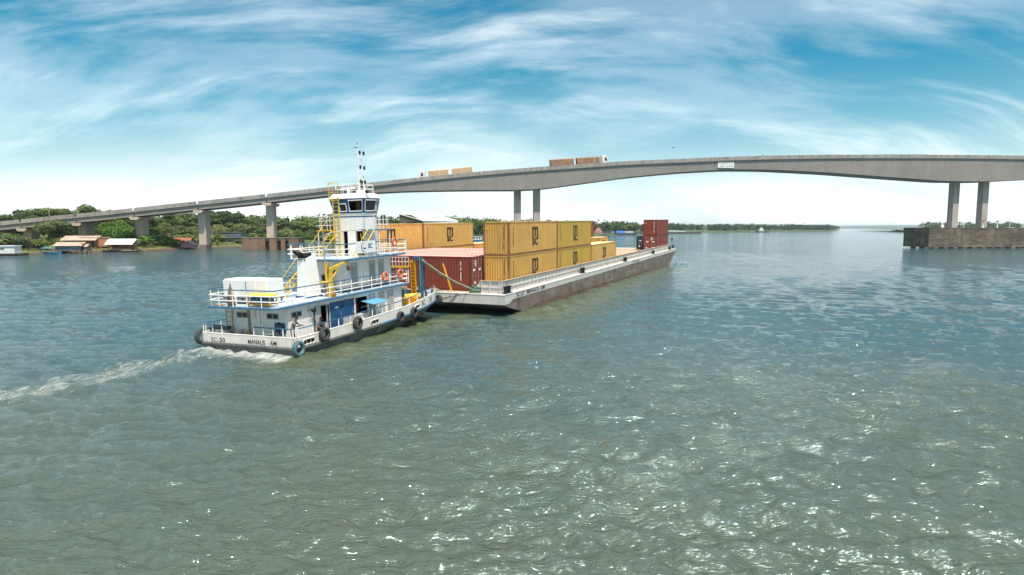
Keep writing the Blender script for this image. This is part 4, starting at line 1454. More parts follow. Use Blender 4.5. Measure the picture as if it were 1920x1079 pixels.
def build_hull():
    vs, fs = [], []
    for y in ST_Y:
        b, w, r = tab(HB, y), tab(HW, y), tab(RUB, y)
        k = -1.3 + max(0, y - 11) * 0.16
        half = [(w * .85, k), (w, -0.35 - y * .0), (w + (b - w) * .35, -0.05), (b, r)]
        ring = [(-x, z) for x, z in half[::-1]] + half
        vs += [(x, y, z) for x, z in ring]
    n = 8
    for i in range(len(ST_Y) - 1):
        for k in range(n - 1):
            fs.append((i * n + k, i * n + k + 1, (i + 1) * n + k + 1, (i + 1) * n + k))
    fs.append(tuple(range(n)))
    fs.append(tuple(range((len(ST_Y) - 1) * n, len(ST_Y) * n))[::-1])
    hull = MB().add(vs, fs).build('hull', 'hull_dark', tug, fix=True)
    hull.data.materials.append(MATS['hull_bow'])
    for p in hull.data.polygons:
        if p.center.y > 8.5:
            p.material_index = 1
    # working deck
    vs, fs = [], []
    for y in ST_Y:
        b, r = tab(HB, y) - .02, tab(RUB, y) + .03
        vs += [(-b, y, r), (b, y, r)]
    for i in range(len(ST_Y) - 1):
        fs.append((2 * i, 2 * i + 1, 2 * i + 3, 2 * i + 2))
    MB().add(vs, fs).build('working_deck', 'deck_dark', tug)
    # rub rail
    for s in (-1, 1):
        MB().path([(s * (tab(HB, y) + .03), y, tab(RUB, y)) for y in ST_Y if y < 9.5], .10, 8).build('rub_rail', 'hull_dark', tug)
        rb = MB().path([(s * (tab(HB, y) + .03), y, tab(RUB, y)) for y in ST_Y if y >= 8], .09, 8).build('rub_rail', 'rail_blue', tug)
    MB().path([(-3.5, -.04, .3), (3.5, -.04, .3)], .10, 8).build('rub_rail', 'hull_dark', tug)
    MB().box(-3.45, 3.45, -.03, .0, -.3, .3).build('transom', 'hull_dark', tug)
    # bulwark with freeing ports
    ports = [(0.55, 1.55), (6.85, 7.8), (12.35, 13.15)]
    ys = sorted(set(ST_Y + [q for p in ports for q in p]))
    for s in (-1, 1):
        mb = MB()
        for a, b in zip(ys[:-1], ys[1:]):
            mid = (a + b) / 2
            z0a, z0b, z1a, z1b = tab(RUB, a), tab(RUB, b), tab(BUL, a), tab(BUL, b)
            xa, xb = s * (tab(HB, a) + .0), s * (tab(HB, b) + .0)
            ta, tb = xa - s * .06, xb - s * .06

            def panel(la, lb, ha, hb):
                lo = [(xa, a, la), (xb, b, lb), (tb, b, lb), (ta, a, la)]
                hi = [(xa, a, ha), (xb, b, hb), (tb, b, hb), (ta, a, ha)]
                mb.hexa(lo, hi)
            if any(p0 < mid < p1 for p0, p1 in ports):
                panel(z0a, z0b, z0a + .14, z0b + .14)
                panel(z0a + .45, z0b + .45, z1a, z1b)
            else:
                panel(z0a, z0b, z1a, z1b)
        bw = mb.build('bulwark', 'white_weathered', tug, fix=True)
        for p0, p1 in ports:
            mz = tab(RUB, (p0 + p1) / 2) + .295
            pts = []
            for k in range(21):
                an = 2 * math.pi * k / 20
                cy = (p1 - p0) / 2 - .17
                yy = (p0 + p1) / 2 + (cy if math.cos(an) > 0 else -cy) + .155 * math.cos(an)
                pts.append((s * (tab(HB, yy) + .01), yy, mz + (tab(RUB, yy) - tab(RUB, (p0 + p1) / 2)) + .155 * math.sin(an)))
            MB().path(pts, .035, 5).build('port_frame', 'white_weathered', bw)
            pm_ = (p0 + p1) / 2
            xr = s * (tab(HB, pm_) - .16)
            MB().box(min(xr, xr - s * .03), max(xr, xr - s * .03), p0 - .1, p1 + .1, tab(RUB, pm_) + .04, tab(RUB, pm_) + .52).build('port_shade_plate', 'interior_dark', bw)  # dark plate added behind the opening so the port reads as shaded
            for yy in ((p0 * .67 + p1 * .33), (p0 * .33 + p1 * .67)):
                MB().tube((s * (tab(HB, yy) - .03), yy, mz - .16), (s * (tab(HB, yy) - .03), yy, mz + .16), .02, 5).build('port_bar', 'white_weathered', bw)
        MB().path([(s * (tab(HB, y) - .03), y, tab(BUL, y)) for y in ST_Y], .045, 6).build('bulwark_cap', 'white_weathered' if s else '', bw)
    sb = MB().box(-3.55, 3.55, 0, .06, .30, .92).build('stern_bulwark', 'white_weathered', tug)
    MB().path([(-3.55, .03, .92), (3.55, .03, .92)], .045, 6).build('bulwark_cap', 'white_weathered', sb)
    MB().hexa([(-2.85, 16.58, .95), (2.85, 16.58, .95), (2.85, 16.64, .95), (-2.85, 16.64, .95)], [(-2.85, 16.58, 1.62), (2.85, 16.58, 1.62), (2.85, 16.64, 1.62), (-2.85, 16.64, 1.62)]).build('bow_bulwark', 'edge_blue', tug)
    for k in range(3):
        MB().box(-3.2 + k * 2.1, -3.1 + k * 2.1, -.10, -.06, .30, .37).build('fender_lug', 'black_steel', sb)
    text_obj('lettering', 'SC', .36, T(-2.62, -.006, .53) @ FACE_AFT, 'lettering_grey', sb, .004, .48)
    text_obj('lettering', '-', .36, T(-2.25, -.006, .53) @ FACE_AFT, 'lettering_grey', sb, .004)
    text_obj('lettering', '50', .36, T(-1.95, -.006, .53) @ FACE_AFT, 'lettering_black', sb, .004, .45)
    text_obj('lettering', 'MANAUS', .36, T(.72, -.006, .55) @ FACE_AFT, 'lettering_black', sb, .004, 1.30)
    text_obj('lettering', '-', .36, T(1.58, -.006, .55) @ FACE_AFT, 'lettering_grey', sb, .004)
    text_obj('lettering', 'AM', .36, T(2.0, -.006, .55) @ FACE_AFT, 'lettering_black', sb, .004, .5)
    # bow name: raised outline letters
    for txt, yy in (('SC', 13.75), ('-', 14.45), ('50', 15.0)):
        ang = math.atan2(-(tab(HB, yy + .3) - tab(HB, yy - .3)), .6)
        text_obj('bow_lettering', txt, .52, T(tab(HB, yy) + .016, yy, (tab(BUL, yy) + tab(RUB, yy)) / 2 + .02, ang) @ FACE_STBD @ Matrix.Rotation(R(6), 4, 'Z'), 'lettering_grey', tug, .004)


build_hull()

STAN = {}


def stanchion(h, r=.028, m='white_paint', parent=None, loc=(0, 0, 0)):
    k = (h, r, m)
    if k not in STAN:
        o = MB().tube((0, 0, 0), (0, 0, h), r, 6).build('stanchion', m, parent)
        STAN[k] = o
    else:
        o = STAN[k].copy()
        COL.objects.link(o)
        o.parent = parent
    o.location = loc
    return o


def railing(pts, heights, mats, posts, name='railing', ph=None, parent=None, z=0, r=.032, rp=.034, pm='white_paint'):
    """pts: list of (x,y,z) foot points of the run"""
    e = part(name, parent)
    for h, m in zip(heights, mats):
        MB().path([(x, y, zz + h) for x, y, zz in pts], r, 6).build('top_rail' if h == max(heights) else 'mid_rail', m, e)
    P = [Vector(p) for p in pts]
    seg = [(b - a).length for a, b in zip(P[:-1], P[1:])]
    tot = sum(seg)
    for k in range(posts):
        d = tot * k / max(1, posts - 1)
        i = 0
        while i < len(seg) - 1 and d > seg[i]:
            d -= seg[i]
            i += 1
        q = P[i].lerp(P[i + 1], min(1, d / seg[i]))
        stanchion(ph or max(heights), rp, pm, e, q)
    return e


def rounded(x0, x1, y0, y1, r, n=4):
    c = []
    for cx, cy, a0 in ((x1 - r, y0 + r, -90), (x1 - r, y1 - r, 0), (x0 + r, y1 - r, 90), (x0 + r, y0 + r, 180)):
        for k in range(n + 1):
            a = R(a0 + 90 * k / n)
            c.append((cx + r * math.cos(a), cy + r * math.sin(a)))
    return c


def window(parent, M, w, h, panes=1, frame_m='white_clean', pane_m='glass_dark', name='window'):
    """M maps (x right, y up, z out) to the wall"""
    e = part(name, parent)
    t = .045
    mb = MB()
    mb.box(-w / 2, w / 2, h / 2 - t, h / 2, 0, .03, M).box(-w / 2, w / 2, -h / 2, -h / 2 + t, 0, .03, M)
    mb.box(-w / 2, -w / 2 + t, -h / 2 + t, h / 2 - t, 0, .03, M).box(w / 2 - t, w / 2, -h / 2 + t, h / 2 - t, 0, .03, M)
    for k in range(1, panes):
        x = -w / 2 + w * k / panes
        mb.box(x - t / 2, x + t / 2, -h / 2 + t, h / 2 - t, 0, .028, M)
    mb.build('frame', frame_m, e)
    for k in range(panes):
        a = -w / 2 + w * k / panes + t * .6
        b = -w / 2 + w * (k + 1) / panes - t * .6
        MB().box(a, b, -h / 2 + t, h / 2 - t, .004, .012, M).build('pane', pane_m, e)
    return e


def louver_door(parent, M, w, h):
    e = part('louvered_door', parent)
    MB().box(-w / 2, w / 2, 0, h, 0.002, .02, M).build('door_leaf', 'louver_grey', e)
    n = int(h * .8 / .12)
    proto = None
    for k in range(n):
        z = .15 + k * .12
        if proto is None:
            proto = MB().prism([(-w / 2 + .07, -.045), (w / 2 - .07, -.045), (w / 2 - .07, .035), (-w / 2 + .07, .035)], 0, .03, 'z', M @ T(0, 0, .02, 0, R(-24))).build('slat', 'louver_grey', e)
            base = z
            up = (M.to_3x3() @ Vector((0, 1, 0)))
            proto.location = up * z
        else:
            c = proto.copy()
            COL.objects.link(c)
            c.location = up * z
    MB().box(-.11, .11, h - .17, h - .11, .02, .026, M).build('name_plate', 'white_clean', e)
    MB().box(w / 2 - .12, w / 2 - .08, h * .48, h * .54, .02, .06, M).build('handle', 'steel_grey', e)
    return e


def wall_boards(name, parent, M, w, h, holes=(), step=.28, material='wall_boards', th=.06):
    """vertical boards with grooves; holes: (u0,u1,v0,v1)"""
    e = part(name, parent)
    n = max(1, int(round(w / step)))
    st = w / n
    for k in range(n):
        a, b = -w / 2 + k * st + .006, -w / 2 + (k + 1) * st - .006
        cuts = []
        for u0, u1, v0, v1 in holes:
            if b > u0 and a < u1:
                cuts.append((v0, v1))
        z = 0.0
        mb = MB()
        for v0, v1 in sorted(cuts):
            if v0 > z:
                mb.box(a, b, z, v0, -th, 0, M)
            z = max(z, v1)
        if z < h:
            mb.box(a, b, z, h, -th, 0, M)
        if mb.v:
            mb.build('board', material, e)
    return e


def build_lower_house():
    hs = part('deck_house')
    x, y0, y1, z0, z1 = 2.4, .85, 12.5, .36, 2.44
    h = z1 - z0
    # starboard and port sides: openings for doors
    MS = T(x, (y0 + y1) / 2, z0) @ FACE_STBD
    MP = T(-x, (y0 + y1) / 2, z0) @ FACE_PORT
    cy = (y0 + y1) / 2
    op = (3.15 - cy, 4.15 - cy, 0.05, 1.85)
    ow = (7.0 - cy, 8.3 - cy, 0.75, 1.88)
    wall_boards('side_wall', hs, MS, y1 - y0, h, [op, ow], .30)
    wall_boards('side_wall', hs, MP, y1 - y0, h, [], .30)
    wall_boards('aft_wall', hs, T(0, y0, z0) @ FACE_AFT, 2 * x, h, [], .27)
    MB().box(-x, x, y1 - .06, y1, z0, z1).build('fore_wall', 'white_paint', hs)
    MB().box(-x + .07, x - .07, y0 + .07, y1 - .07, z1 - .06, z1 - .02).build('ceiling', 'white_paint', hs)
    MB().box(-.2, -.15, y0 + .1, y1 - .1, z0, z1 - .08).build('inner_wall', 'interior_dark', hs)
    # aft windows
    for cx_, w in ((-1.12, .86), (1.25, .90)):
        window(hs, T(cx_, y0, 1.95) @ FACE_AFT, w, .36, 2, 'louver_grey', 'glass_dark')
    window(hs, T(x, 1.52, 2.02) @ FACE_STBD, .86, .34, 2, 'louver_grey', 'glass_dark')
    # open doorway with a grey door leaf, folded in
    e = part('doorway', hs)
    MB().box(x - .05, x + .02, 3.08, 3.15, z0, z0 + 1.92).box(x - .05, x + .02, 4.15, 4.22, z0, z0 + 1.92).box(x - .05, x + .02, 3.15, 4.15, z0 + 1.86, z0 + 1.92).build('frame', 'louver_grey', e)
    MB().box(x - .04, x, 3.17, 3.62, z0 + .03, z0 + 1.84).build('door_leaf', 'louver_grey', e)
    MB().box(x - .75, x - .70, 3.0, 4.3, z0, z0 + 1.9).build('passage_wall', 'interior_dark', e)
    # blue steel doors
    for a, b, zb in ((4.46, 5.60, .10), (5.61, 6.80, .80)):
        d = MB().box(x + .002, x + .035, a, b, z0 + zb, z0 + 1.92).build('steel_door', 'door_blue', hs)
        MB().box(x + .035, x + .06, b - .16, b - .12, z0 + 1.0, z0 + 1.15).build('handle', 'steel_grey', d)
        MB().box(x + .035, x + .05, a + .02, a + .10, z0 + .5, z0 + .62).box(x + .035, x + .05, a + .02, a + .10, z0 + 1.5, z0 + 1.62).build('hinge', 'black_steel', d)
        if a < 5:
            MB().box(x + .036, x + .042, 4.9, 5.22, z0 + 1.5, z0 + 1.6).build('notice', 'white_clean', d)
    MB().box(x + .002, x + .05, 5.64, 6.78, z0 + .06, z0 + .79).build('locker', 'louver_grey', hs)
    MB().box(x + .001, x + .05, 6.84, 6.96, z0, z1).build('pillar', 'white_paint', hs)
    # galley opening with counter, awning flap
    e = part('serving_hatch', hs)
    MB().box(x - .45, x + .05, 7.0, 8.3, z0 + .70, z0 + .75).build('counter', 'white_paint', e)
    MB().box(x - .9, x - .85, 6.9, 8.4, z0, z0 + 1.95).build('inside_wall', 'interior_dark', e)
    MB().prism([(x + .01, 1.95), (x + .01, 1.99), (x + 1.05, 1.80), (x + 1.05, 1.76)], 7.55, 9.35, 'y').build('awning_flap', 'awning_blue', e)
    for yy in (7.6, 9.3):
        MB().tube((x + .02, yy, 1.55), (x + .98, yy, 1.77), .015, 5).build('stay', 'steel_grey', e)
    for a, b in ((8.47, 9.2), (9.62, 10.3), (10.66, 11.42)):
        louver_door(hs, T(x, (a + b) / 2, z0 + .02) @ FACE_STBD, b - a, 1.93)
    # horn speaker, boards, ladder and rusty pipes on the aft wall
    e = part('loud_hailer', hs)
    MB().lathe([(.05, 0), (.07, .1), (.17, .26), (.18, .28)], 12, T(x, 2.72, 2.1) @ Matrix.Rotation(R(90), 4, 'Y')).build('horn', 'black_steel', e, smooth=True)
    MB().box(x, x + .12, 2.45, 2.7, 2.0, 2.2).build('bracket', 'louver_grey', e)
    MB().box(1.38, 2.12, y0 - .05, y0 - .01, 1.0, 1.58).build('blue_board', 'door_blue', hs)
    MB().box(1.62, 1.80, y0 - .056, y0 - .051, 1.32, 1.40).build('board_print', 'awning_blue', hs)
    ld = part('wall_ladder', hs)
    for xx in (-2.30, -1.80):
        MB().tube((xx, y0 - .12, .5), (xx, y0 - .12, 2.5), .022, 6).build('stile', 'frame_rust', ld)
    for k in range(7):
        MB().tube((-2.30, y0 - .12, .65 + k * .29), (-1.80, y0 - .12, .65 + k * .29), .014, 5).build('rung', 'frame_rust', ld)
    MB().box(-2.35, -1.72, y0 - .30, y0 - .02, .42, .70).build('valve_box', 'wood_tan', hs)
    for xx in (-.62, -.50):
        MB().tube((xx, y0 - .05, .5), (xx, y0 - .05, 2.44), .03, 6).build('pipe', 'wood_tan', hs)
    MB().lathe([(.12, .55), (.15, .65), (.15, .95), (.1, 1.05)], 10, Matrix.Translation((-.5, y0 - .2, 0))).build('vent', 'wood_tan', hs)
    for xx, l in ((-.05, .6), (.30, .95)):
        MB().tube((xx, y0 - .03, 2.4), (xx, y0 - .03, 2.4 - l), .012, 5).build('hanging_hose', 'steel_grey', hs)
    for k in range(2):
        MB().box(x + .002, x + .01, 2.55, 2.95, 1.50 - k * .10, 1.52 - k * .10).build('wall_line', 'lettering_grey', hs)


build_lower_house()


def build_deck(name, x, y0, y1, z, rim_m='edge_blue', r=.35):
    poly = rounded(-x, x, y0, y1, r)
    d = MB().prism(poly, z - .04, z, 'z').build(name, 'deck_blue', tug)
    MB().prism(rounded(-x + .06, x - .06, y0 + .06, y1 - .06, r), z - .055, z - .043, 'z').build('deckhead', 'white_paint', d)
    poly2 = rounded(-x - .012, x + .012, y0 - .012, y1 + .012, r)
    pin = rounded(-x + .05, x - .05, y0 + .05, y1 - .05, r)
    n = len(poly2)
    vs = [(a, b, z - .11) for a, b in poly2] + [(a, b, z + .012) for a, b in poly2] + [(a, b, z + .012) for a, b in pin] + [(a, b, z - .11) for a, b in pin]
    fs = []
    for k in range(n):
        k2 = (k + 1) % n
        for lv in range(4):
            fs.append((lv * n + k, lv * n + k2, ((lv + 1) % 4) * n + k2, ((lv + 1) % 4) * n + k))
    MB().add(vs, fs).build('deck_edge', rim_m, d, fix=True)
    for k in range(int((y1 - y0) / 1.2)):
        MB().box(-x + .06, x - .06, y0 + .5 + k * 1.2, y0 + .58 + k * 1.2, z - .13, z - .056).build('deck_beam', 'white_paint', d)
    return d


D2, D3 = 2.60, 4.86
deck2 = build_deck('middle_deck', 2.65, -.35, 13.3, D2)
deck3 = build_deck('upper_deck', 2.48, 6.0, 13.4, D3)


def deck_rail(x, y0, y1, z, posts, r=.35, openings=None):
    # three runs: port, aft and starboard joined in one railing with rounded corners
    c = rounded(-x, x, y0, y1 + r, r, 3)
    # order: starts at aft starboard corner going round; reorder to port-front -> aft -> starboard-front
    stb = [p for p in c[0:4]]
    prt = [p for p in c[-4:]]
    run = [(-x, y1)] + [(a, b) for a, b in prt] + [(a, b) for a, b in stb] + [(x, y1)]
    pts = [(a, b, z) for a, b in run]
    return railing(pts, (.98, .66, .35), ('rail_blue', 'white_paint', 'white_paint'), posts)


deck_rail(2.60, -.30, 12.95, D2, 30)
deck_rail(2.43, 6.05, 13.1, D3, 21)
railing([(-2.55, 13.2, D2), (2.6, 13.2, D2)], (.98, .66, .35), ('rail_blue', 'white_paint', 'white_paint'), 6)
railing([(-2.4, 13.3, D3), (2.43, 13.3, D3)], (.98, .66, .35), ('rail_blue', 'white_paint', 'white_paint'), 6)

# main deck rails standing on the bulwark
def bul(y, s=1):
    return (s * (tab(HB, y) - .03), y, tab(BUL, y))


railing([bul(y) for y in (0.3, 2, 4, 6, 8, 10, 11.3, 12.5, 14, 15.2, 16.2)], (.50,), ('rail_blue',), 15, ph=.5)
railing([bul(y, -1) for y in (0.3, 2, 4, 6, 8, 10, 11.3, 12.5, 14, 15.2, 16.2)], (.50,), ('rail_blue',), 15, ph=.5)
railing([(.55, .03, .92), (2, .03, .92), (3.45, .03, .92)], (.50,), ('rail_blue',), 5, ph=.5)
railing([(-3.45, .03, .92), (-2.6, .03, .92), (-1.95, .03, .92)], (.50,), ('rail_blue',), 3, ph=.5)
e = part('rail_brace')
MB().path([(.55, .03, 1.42), (.15, .35, .95), (-.15, .55, .5)], .03, 6).build('brace', 'rail_blue', e)
MB().path([(-1.95, .03, 1.42), (-1.5, .35, .95), (-1.2, .55, .5)], .03, 6).build('brace', 'rail_blue', e)
# stern bitts
for xx in (-.85, -3.0):
    e = part('stern_bitt')
    MB().lathe([(.18, .33), (.16, .4), (.15, 1.0), (.24, 1.03), (.24, 1.12), (.1, 1.14)], 12, Matrix.Translation((xx, .38, 0))).build('post', 'steel_grey' if xx > -2 else 'black_steel', e)
    MB().tube((xx - .32, .38, .86), (xx + .32, .38, .86), .05, 8).build('cross_pin', 'steel_grey', e)
e = part('stern_locker')
MB().box(-2.75, -1.95, .2, .6, .35, 1.12).build('cabinet', 'white_paint', e)
MB().box(-2.5, -2.25, .18, .20, .75, 1.0).build('socket', 'black_steel', e)
MB().prism([(.16, 1.12), (.64, 1.12), (.64, 1.28), (.16, 1.16)], -3.3, -1.85, 'x').build('cover', 'black_steel', e)


def build_middle_house():
    hs = part('middle_house')
    x, y0, y1, z0, z1 = 1.5, 6.7, 12.6, D2, 4.82
    h = z1 - z0 - .1
    cy = (y0 + y1) / 2
    wall_boards('side_wall', hs, T(x, cy, z0 + .02) @ FACE_STBD, y1 - y0, h, [], .42)
    wall_boards('side_wall', hs, T(-x, cy, z0 + .02) @ FACE_PORT, y1 - y0, h, [], .42)
    wall_boards('aft_wall', hs, T(0, y0, z0 + .02) @ FACE_AFT, 2 * x, h, [], .30)
    MB().box(-x, x, y1 - .06, y1, z0 + .02, z1 - .1).build('fore_wall', 'white_paint', hs)
    MB().box(x + .001, x + .02, y0, y1 + .02, z0 + .02, z0 + .26).build('kick_plate', 'house_blue', hs)
    MB().box(-x, x, y0 - .02, y0 - .001, z0 + .02, z0 + .26).build('kick_plate', 'house_blue', hs)
    for a, b in ((7.83, 8.58), (9.91, 10.61), (11.0, 11.66)):
        louver_door(hs, T(x, (a + b) / 2, z0 + .06) @ FACE_STBD, b - a, 1.83)
    window(hs, T(1.05, y0, 4.0) @ FACE_AFT, .34, .40, 1, 'white_clean', 'door_blue')
    # air conditioners
    for cx_, cz in ((.62, 3.62), (.75, 2.98)):
        e = part('air_conditioner', hs)
        MB().box(cx_ - .38, cx_ + .38, y0 - .38, y0 - .06, cz - .27, cz + .27).build('casing', 'louver_grey', e)
        MB().torus(.19, .02, 16, 5, T(cx_ - .1, y0 - .39, cz) @ Matrix.Rotation(R(90), 4, 'X')).build('fan_ring', 'black_steel', e)
        MB().lathe([(.18, 0), (.18, .008)], 16, T(cx_ - .1, y0 - .385, cz) @ Matrix.Rotation(R(90), 4, 'X')).build('fan_grille', 'interior_dark', e)
        MB().box(cx_ - .36, cx_ - .32, y0 - .40, y0, cz - .34, cz - .28).box(cx_ + .32, cx_ + .36, y0 - .40, y0, cz - .34, cz - .28).build('bracket', 'black_steel', e)


build_middle_house()


def build_funnel():
    f = part('funnel')
    y = 4.0
    lo = [(.24, y, D2 + .02), (1.18, y, D2 + .02), (1.18, y + 1.2, D2 + .02), (.24, y + 1.2, D2 + .02)]
    hi = [(.40, y + .10, 5.08), (1.06, y + .10, 5.08), (1.06, y + 1.0, 5.35), (.40, y + 1.0, 5.35)]
    MB().hexa(lo, hi).build('casing', 'white_clean', f)
    MB().box(.18, 1.24, y - .06, y + 1.26, D2 + .005, D2 + .12).build('base_flange', 'house_blue', f)
    MB().hexa([(.42, y + .12, 5.09), (1.04, y + .12, 5.09), (1.04, y + .7, 5.26), (.42, y + .7, 5.26)],
              [(.40, y + .02, 5.26), (1.0, y + .02, 5.30), (1.02, y + .6, 5.44), (.40, y + .6, 5.40)]).build('cap', 'soot', f)
    for a, b in (((.50, y + .35, 5.18), (.30, y - .12, 5.52)), ((.82, y + .3, 5.2), (.72, y - .08, 5.42))):
        MB().tube(a, b, .11, 12).build('exhaust_pipe', 'soot', f)
    for q in (.52, .74, .96):
        MB().lathe([(.05, 0), (.05, .05)], 8, T(q, y + .1, 5.0) @ Matrix.Rotation(R(90), 4, 'X')).build('bolt', 'soot', f)


build_funnel()


def ladder(name, p0, p1, w, rungs, material='yellow_paint', axis=(1, 0, 0), sr=.035, rr=.018, flat=False):
    e = part(name)
    a = Vector(axis) * (w / 2)
    p0, p1 = Vector(p0), Vector(p1)
    for s in (-1, 1):
        MB().tube(p0 + a * s, p1 + a * s, sr, 6).build('stile', material, e)
    for k in range(rungs):
        q = p0.lerp(p1, (k + .6) / rungs)
        if flat:
            MB().box(-w / 2, w / 2, -.09, .09, -.012, .012, Matrix.Translation(q)).build('tread', material, e)
        else:
            MB().tube(q - a, q + a, rr, 5).build('rung', material, e)
    return e


ladder('deck_ladder', (-.80, 3.7, D2), (-.12, 6.0, D3 + .15), .60, 10, flat=True, sr=.05)
e = part('ladder_handrail')
MB().path([(-1.2, 3.7, D2 + .6), (-.62, 5.8, D3 + .75), (-.62, 6.1, D3 + .2)], .022, 5).build('handrail', 'yellow_paint', e)
# stair to the port wing of the wheelhouse and to the starboard wing
ladder('port_stair', (-1.55, 8.0, D3), (-.75, 9.3, 6.68), .62, 7, flat=True, sr=.045)
ladder('starboard_stair', (1.95, 7.9, D3), (2.05, 9.6, 6.70), .58, 7, flat=True, sr=.045)
e = part('stair_handrail')
MB().path([(-2.0, 7.9, D3 + .7), (-1.3, 9.1, 7.4)], .025, 5).build('handrail', 'yellow_paint', e)


def build_wheelhouse():
    w = part('wheelhouse')
    # tower
    z0, zb, zt = D3, 7.72, 8.86
    a = 1.27
    plan = [(-a, 9.9), (a, 9.9), (a, 11.25), (.75, 12.2), (-.75, 12.2), (-a, 11.25)]

    def scaled(k, zz, cy=10.9):
        return [(x * k, cy + (y - cy) * k, zz) for x, y in plan]
    n = len(plan)
    # walls face by face so that the aft doorways are real openings
    tw = part('tower', w)
    faces = [(plan[i], plan[(i + 1) % n]) for i in range(n)]
    doors = [(-.56, -.17, 0.02, 1.72), (.60, 1.14, .02, 1.74)]
    mb = MB()
    xs = sorted([-a, a] + [q for d in doors for q in d[:2]])
    for x0, x1 in zip(xs[:-1], xs[1:]):
        mid = (x0 + x1) / 2
        dd = [d for d in doors if d[0] < mid < d[1]]
        mb.box(x0, x1, 9.9, 9.96, z0 + (dd[0][3] if dd else 0), zb)
    mb.build('aft_wall', 'white_paint', tw)
    for (p, q) in faces[1:]:
        v = Vector((q[0] - p[0], q[1] - p[1], 0))
        L = v.length
        an = math.atan2(v.y, v.x)
        mid = T((p[0] + q[0]) / 2, (p[1] + q[1]) / 2, z0, an)
        MB().box(-L / 2, L / 2, 0, .06, 0, zb - z0, mid).build('side_wall', 'white_paint', tw)
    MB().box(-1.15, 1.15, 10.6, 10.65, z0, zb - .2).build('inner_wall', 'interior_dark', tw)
    MB().prism([(x * .97, 10.9 + (y - 10.9) * .97) for x, y in plan], z0 + .0135, z0 + .03, 'z').build('floor', 'interior_dark', tw)
    for d in doors:
        MB().box(d[0] - .05, d[0], 9.87, 9.97, z0, z0 + d[3]).box(d[1], d[1] + .05, 9.87, 9.97, z0, z0 + d[3]).build('door_frame', 'wood_tan' if d[0] > 0 else 'white_paint', tw)
    # open door leaf seen edge on, with its yellow grab rail
    MB().tube((1.05, 9.84, 5.9), (1.0, 9.8, 6.45), .025, 6).build('grab_rail', 'yellow_paint', tw)
    for zz in (7.60, 7.70):
        pass
    ring = lambda k, zz: scaled(k, zz)
    # blue belt
    vs = ring(1.012, 7.58) + ring(1.012, 7.66)
    MB().add(vs, [(i, (i + 1) % n, n + (i + 1) % n, n + i) for i in range(n)]).build('blue_belt', 'house_blue', w)
    vs = ring(1.004, 7.72) + ring(1.03, 7.86)
    MB().add(vs, [(i, (i + 1) % n, n + (i + 1) % n, n + i) for i in range(n)] + [tuple(range(n))[::-1]]).build('sill_band', 'white_paint', w)
    # flared window storey: each face has its own window opening
    zl, zh, kl, kh = 7.86, 8.88, 1.02, 1.185

    def P(i, u, v):
        p, q = plan[i], plan[(i + 1) % n]
        k = kl + (kh - kl) * v
        x = p[0] + (q[0] - p[0]) * u
        y = p[1] + (q[1] - p[1]) * u
        return (x * k, 10.9 + (y - 10.9) * k, zl + (zh - zl) * v)
    spec = {0: [(.25, .46, .14, .66), (.545, .955, .14, .88)], 1: [(.10, .92, .14, .88)], 2: [(.08, .92, .14, .88)], 3: [(.05, .49, .14, .88), (.51, .95, .14, .88)], 4: [(.08, .92, .14, .88)], 5: [(.08, .90, .14, .88)]}
    for i in range(n):
        us = sorted({0, 1} | {q for s in spec[i] for q in s[:2]})
        mb = MB()
        for u0, u1 in zip(us[:-1], us[1:]):
            mid = (u0 + u1) / 2
            s = [s for s in spec[i] if s[0] < mid < s[1]]
            if s:
                v0, v1 = s[0][2], s[0][3]
                bands = [(0, v0), (v1, 1)]
            else:
                bands = [(0, 1)]
            for v0, v1 in bands:
                mb.add([P(i, u0, v0), P(i, u1, v0), P(i, u1, v1), P(i, u0, v1)], [(0, 1, 2, 3)])
        o = mb.build('window_wall', 'house_blue', w)
        sol = o.modifiers.new('thick', 'SOLIDIFY')
        sol.thickness = .05
        for s in spec[i]:
            e = part('window', None)
            e.parent = w
            pts = [P(i, s[0], s[2]), P(i, s[1], s[2]), P(i, s[1], s[3]), P(i, s[0], s[3]), P(i, s[0], s[2])]
            MB().path(pts, .045, 4).build('frame', 'white_clean', e)
            if not (i == 0 and s[0] > .5) and i not in (3, 2):
                MB().add([P(i, s[0], s[2]), P(i, s[1], s[2]), P(i, s[1], s[3]), P(i, s[0], s[3])], [(0, 1, 2, 3)]).build('pane', 'glass_dark', e)
    # roof
    MB().prism([(x * 1.21, 10.9 + (y - 10.9) * 1.21) for x, y in plan], zh, zh + .06, 'z').build('roof_eave', 'white_clean', w)
    lo = [(x * 1.21, 10.9 + (y - 10.9) * 1.21, zh + .06) for x, y in plan]
    hi = [(x * 1.02, 10.9 + (y - 10.9) * 1.02, zh + .36) for x, y in plan]
    MB().add(lo + hi, [(i, (i + 1) % n, n + (i + 1) % n, n + i) for i in range(n)] + [tuple(range(n, 2 * n))]).build('roof', 'white_clean', w)
    # tied-back curtains inside
    for x0, x1, yy in ((-.35, .25, 11.7), (.42, .80, 10.3)):
        m = MB()
        m.path([((x0 + x1) / 2, yy, 7.9), ((x0 + x1) / 2 + .04, yy, 8.3), ((x0 + x1) / 2, yy, 8.85)], (x1 - x0) / 2, 7, (x1 - x0) / 2.4)
        m.build('curtain', 'curtain_brown', w)
    MB().box(-1.2, 1.2, 10.0, 12.1, 7.70, 7.715).build('wheelhouse_floor', 'interior_dark', w)
    return zh + .36


ZR = build_wheelhouse()
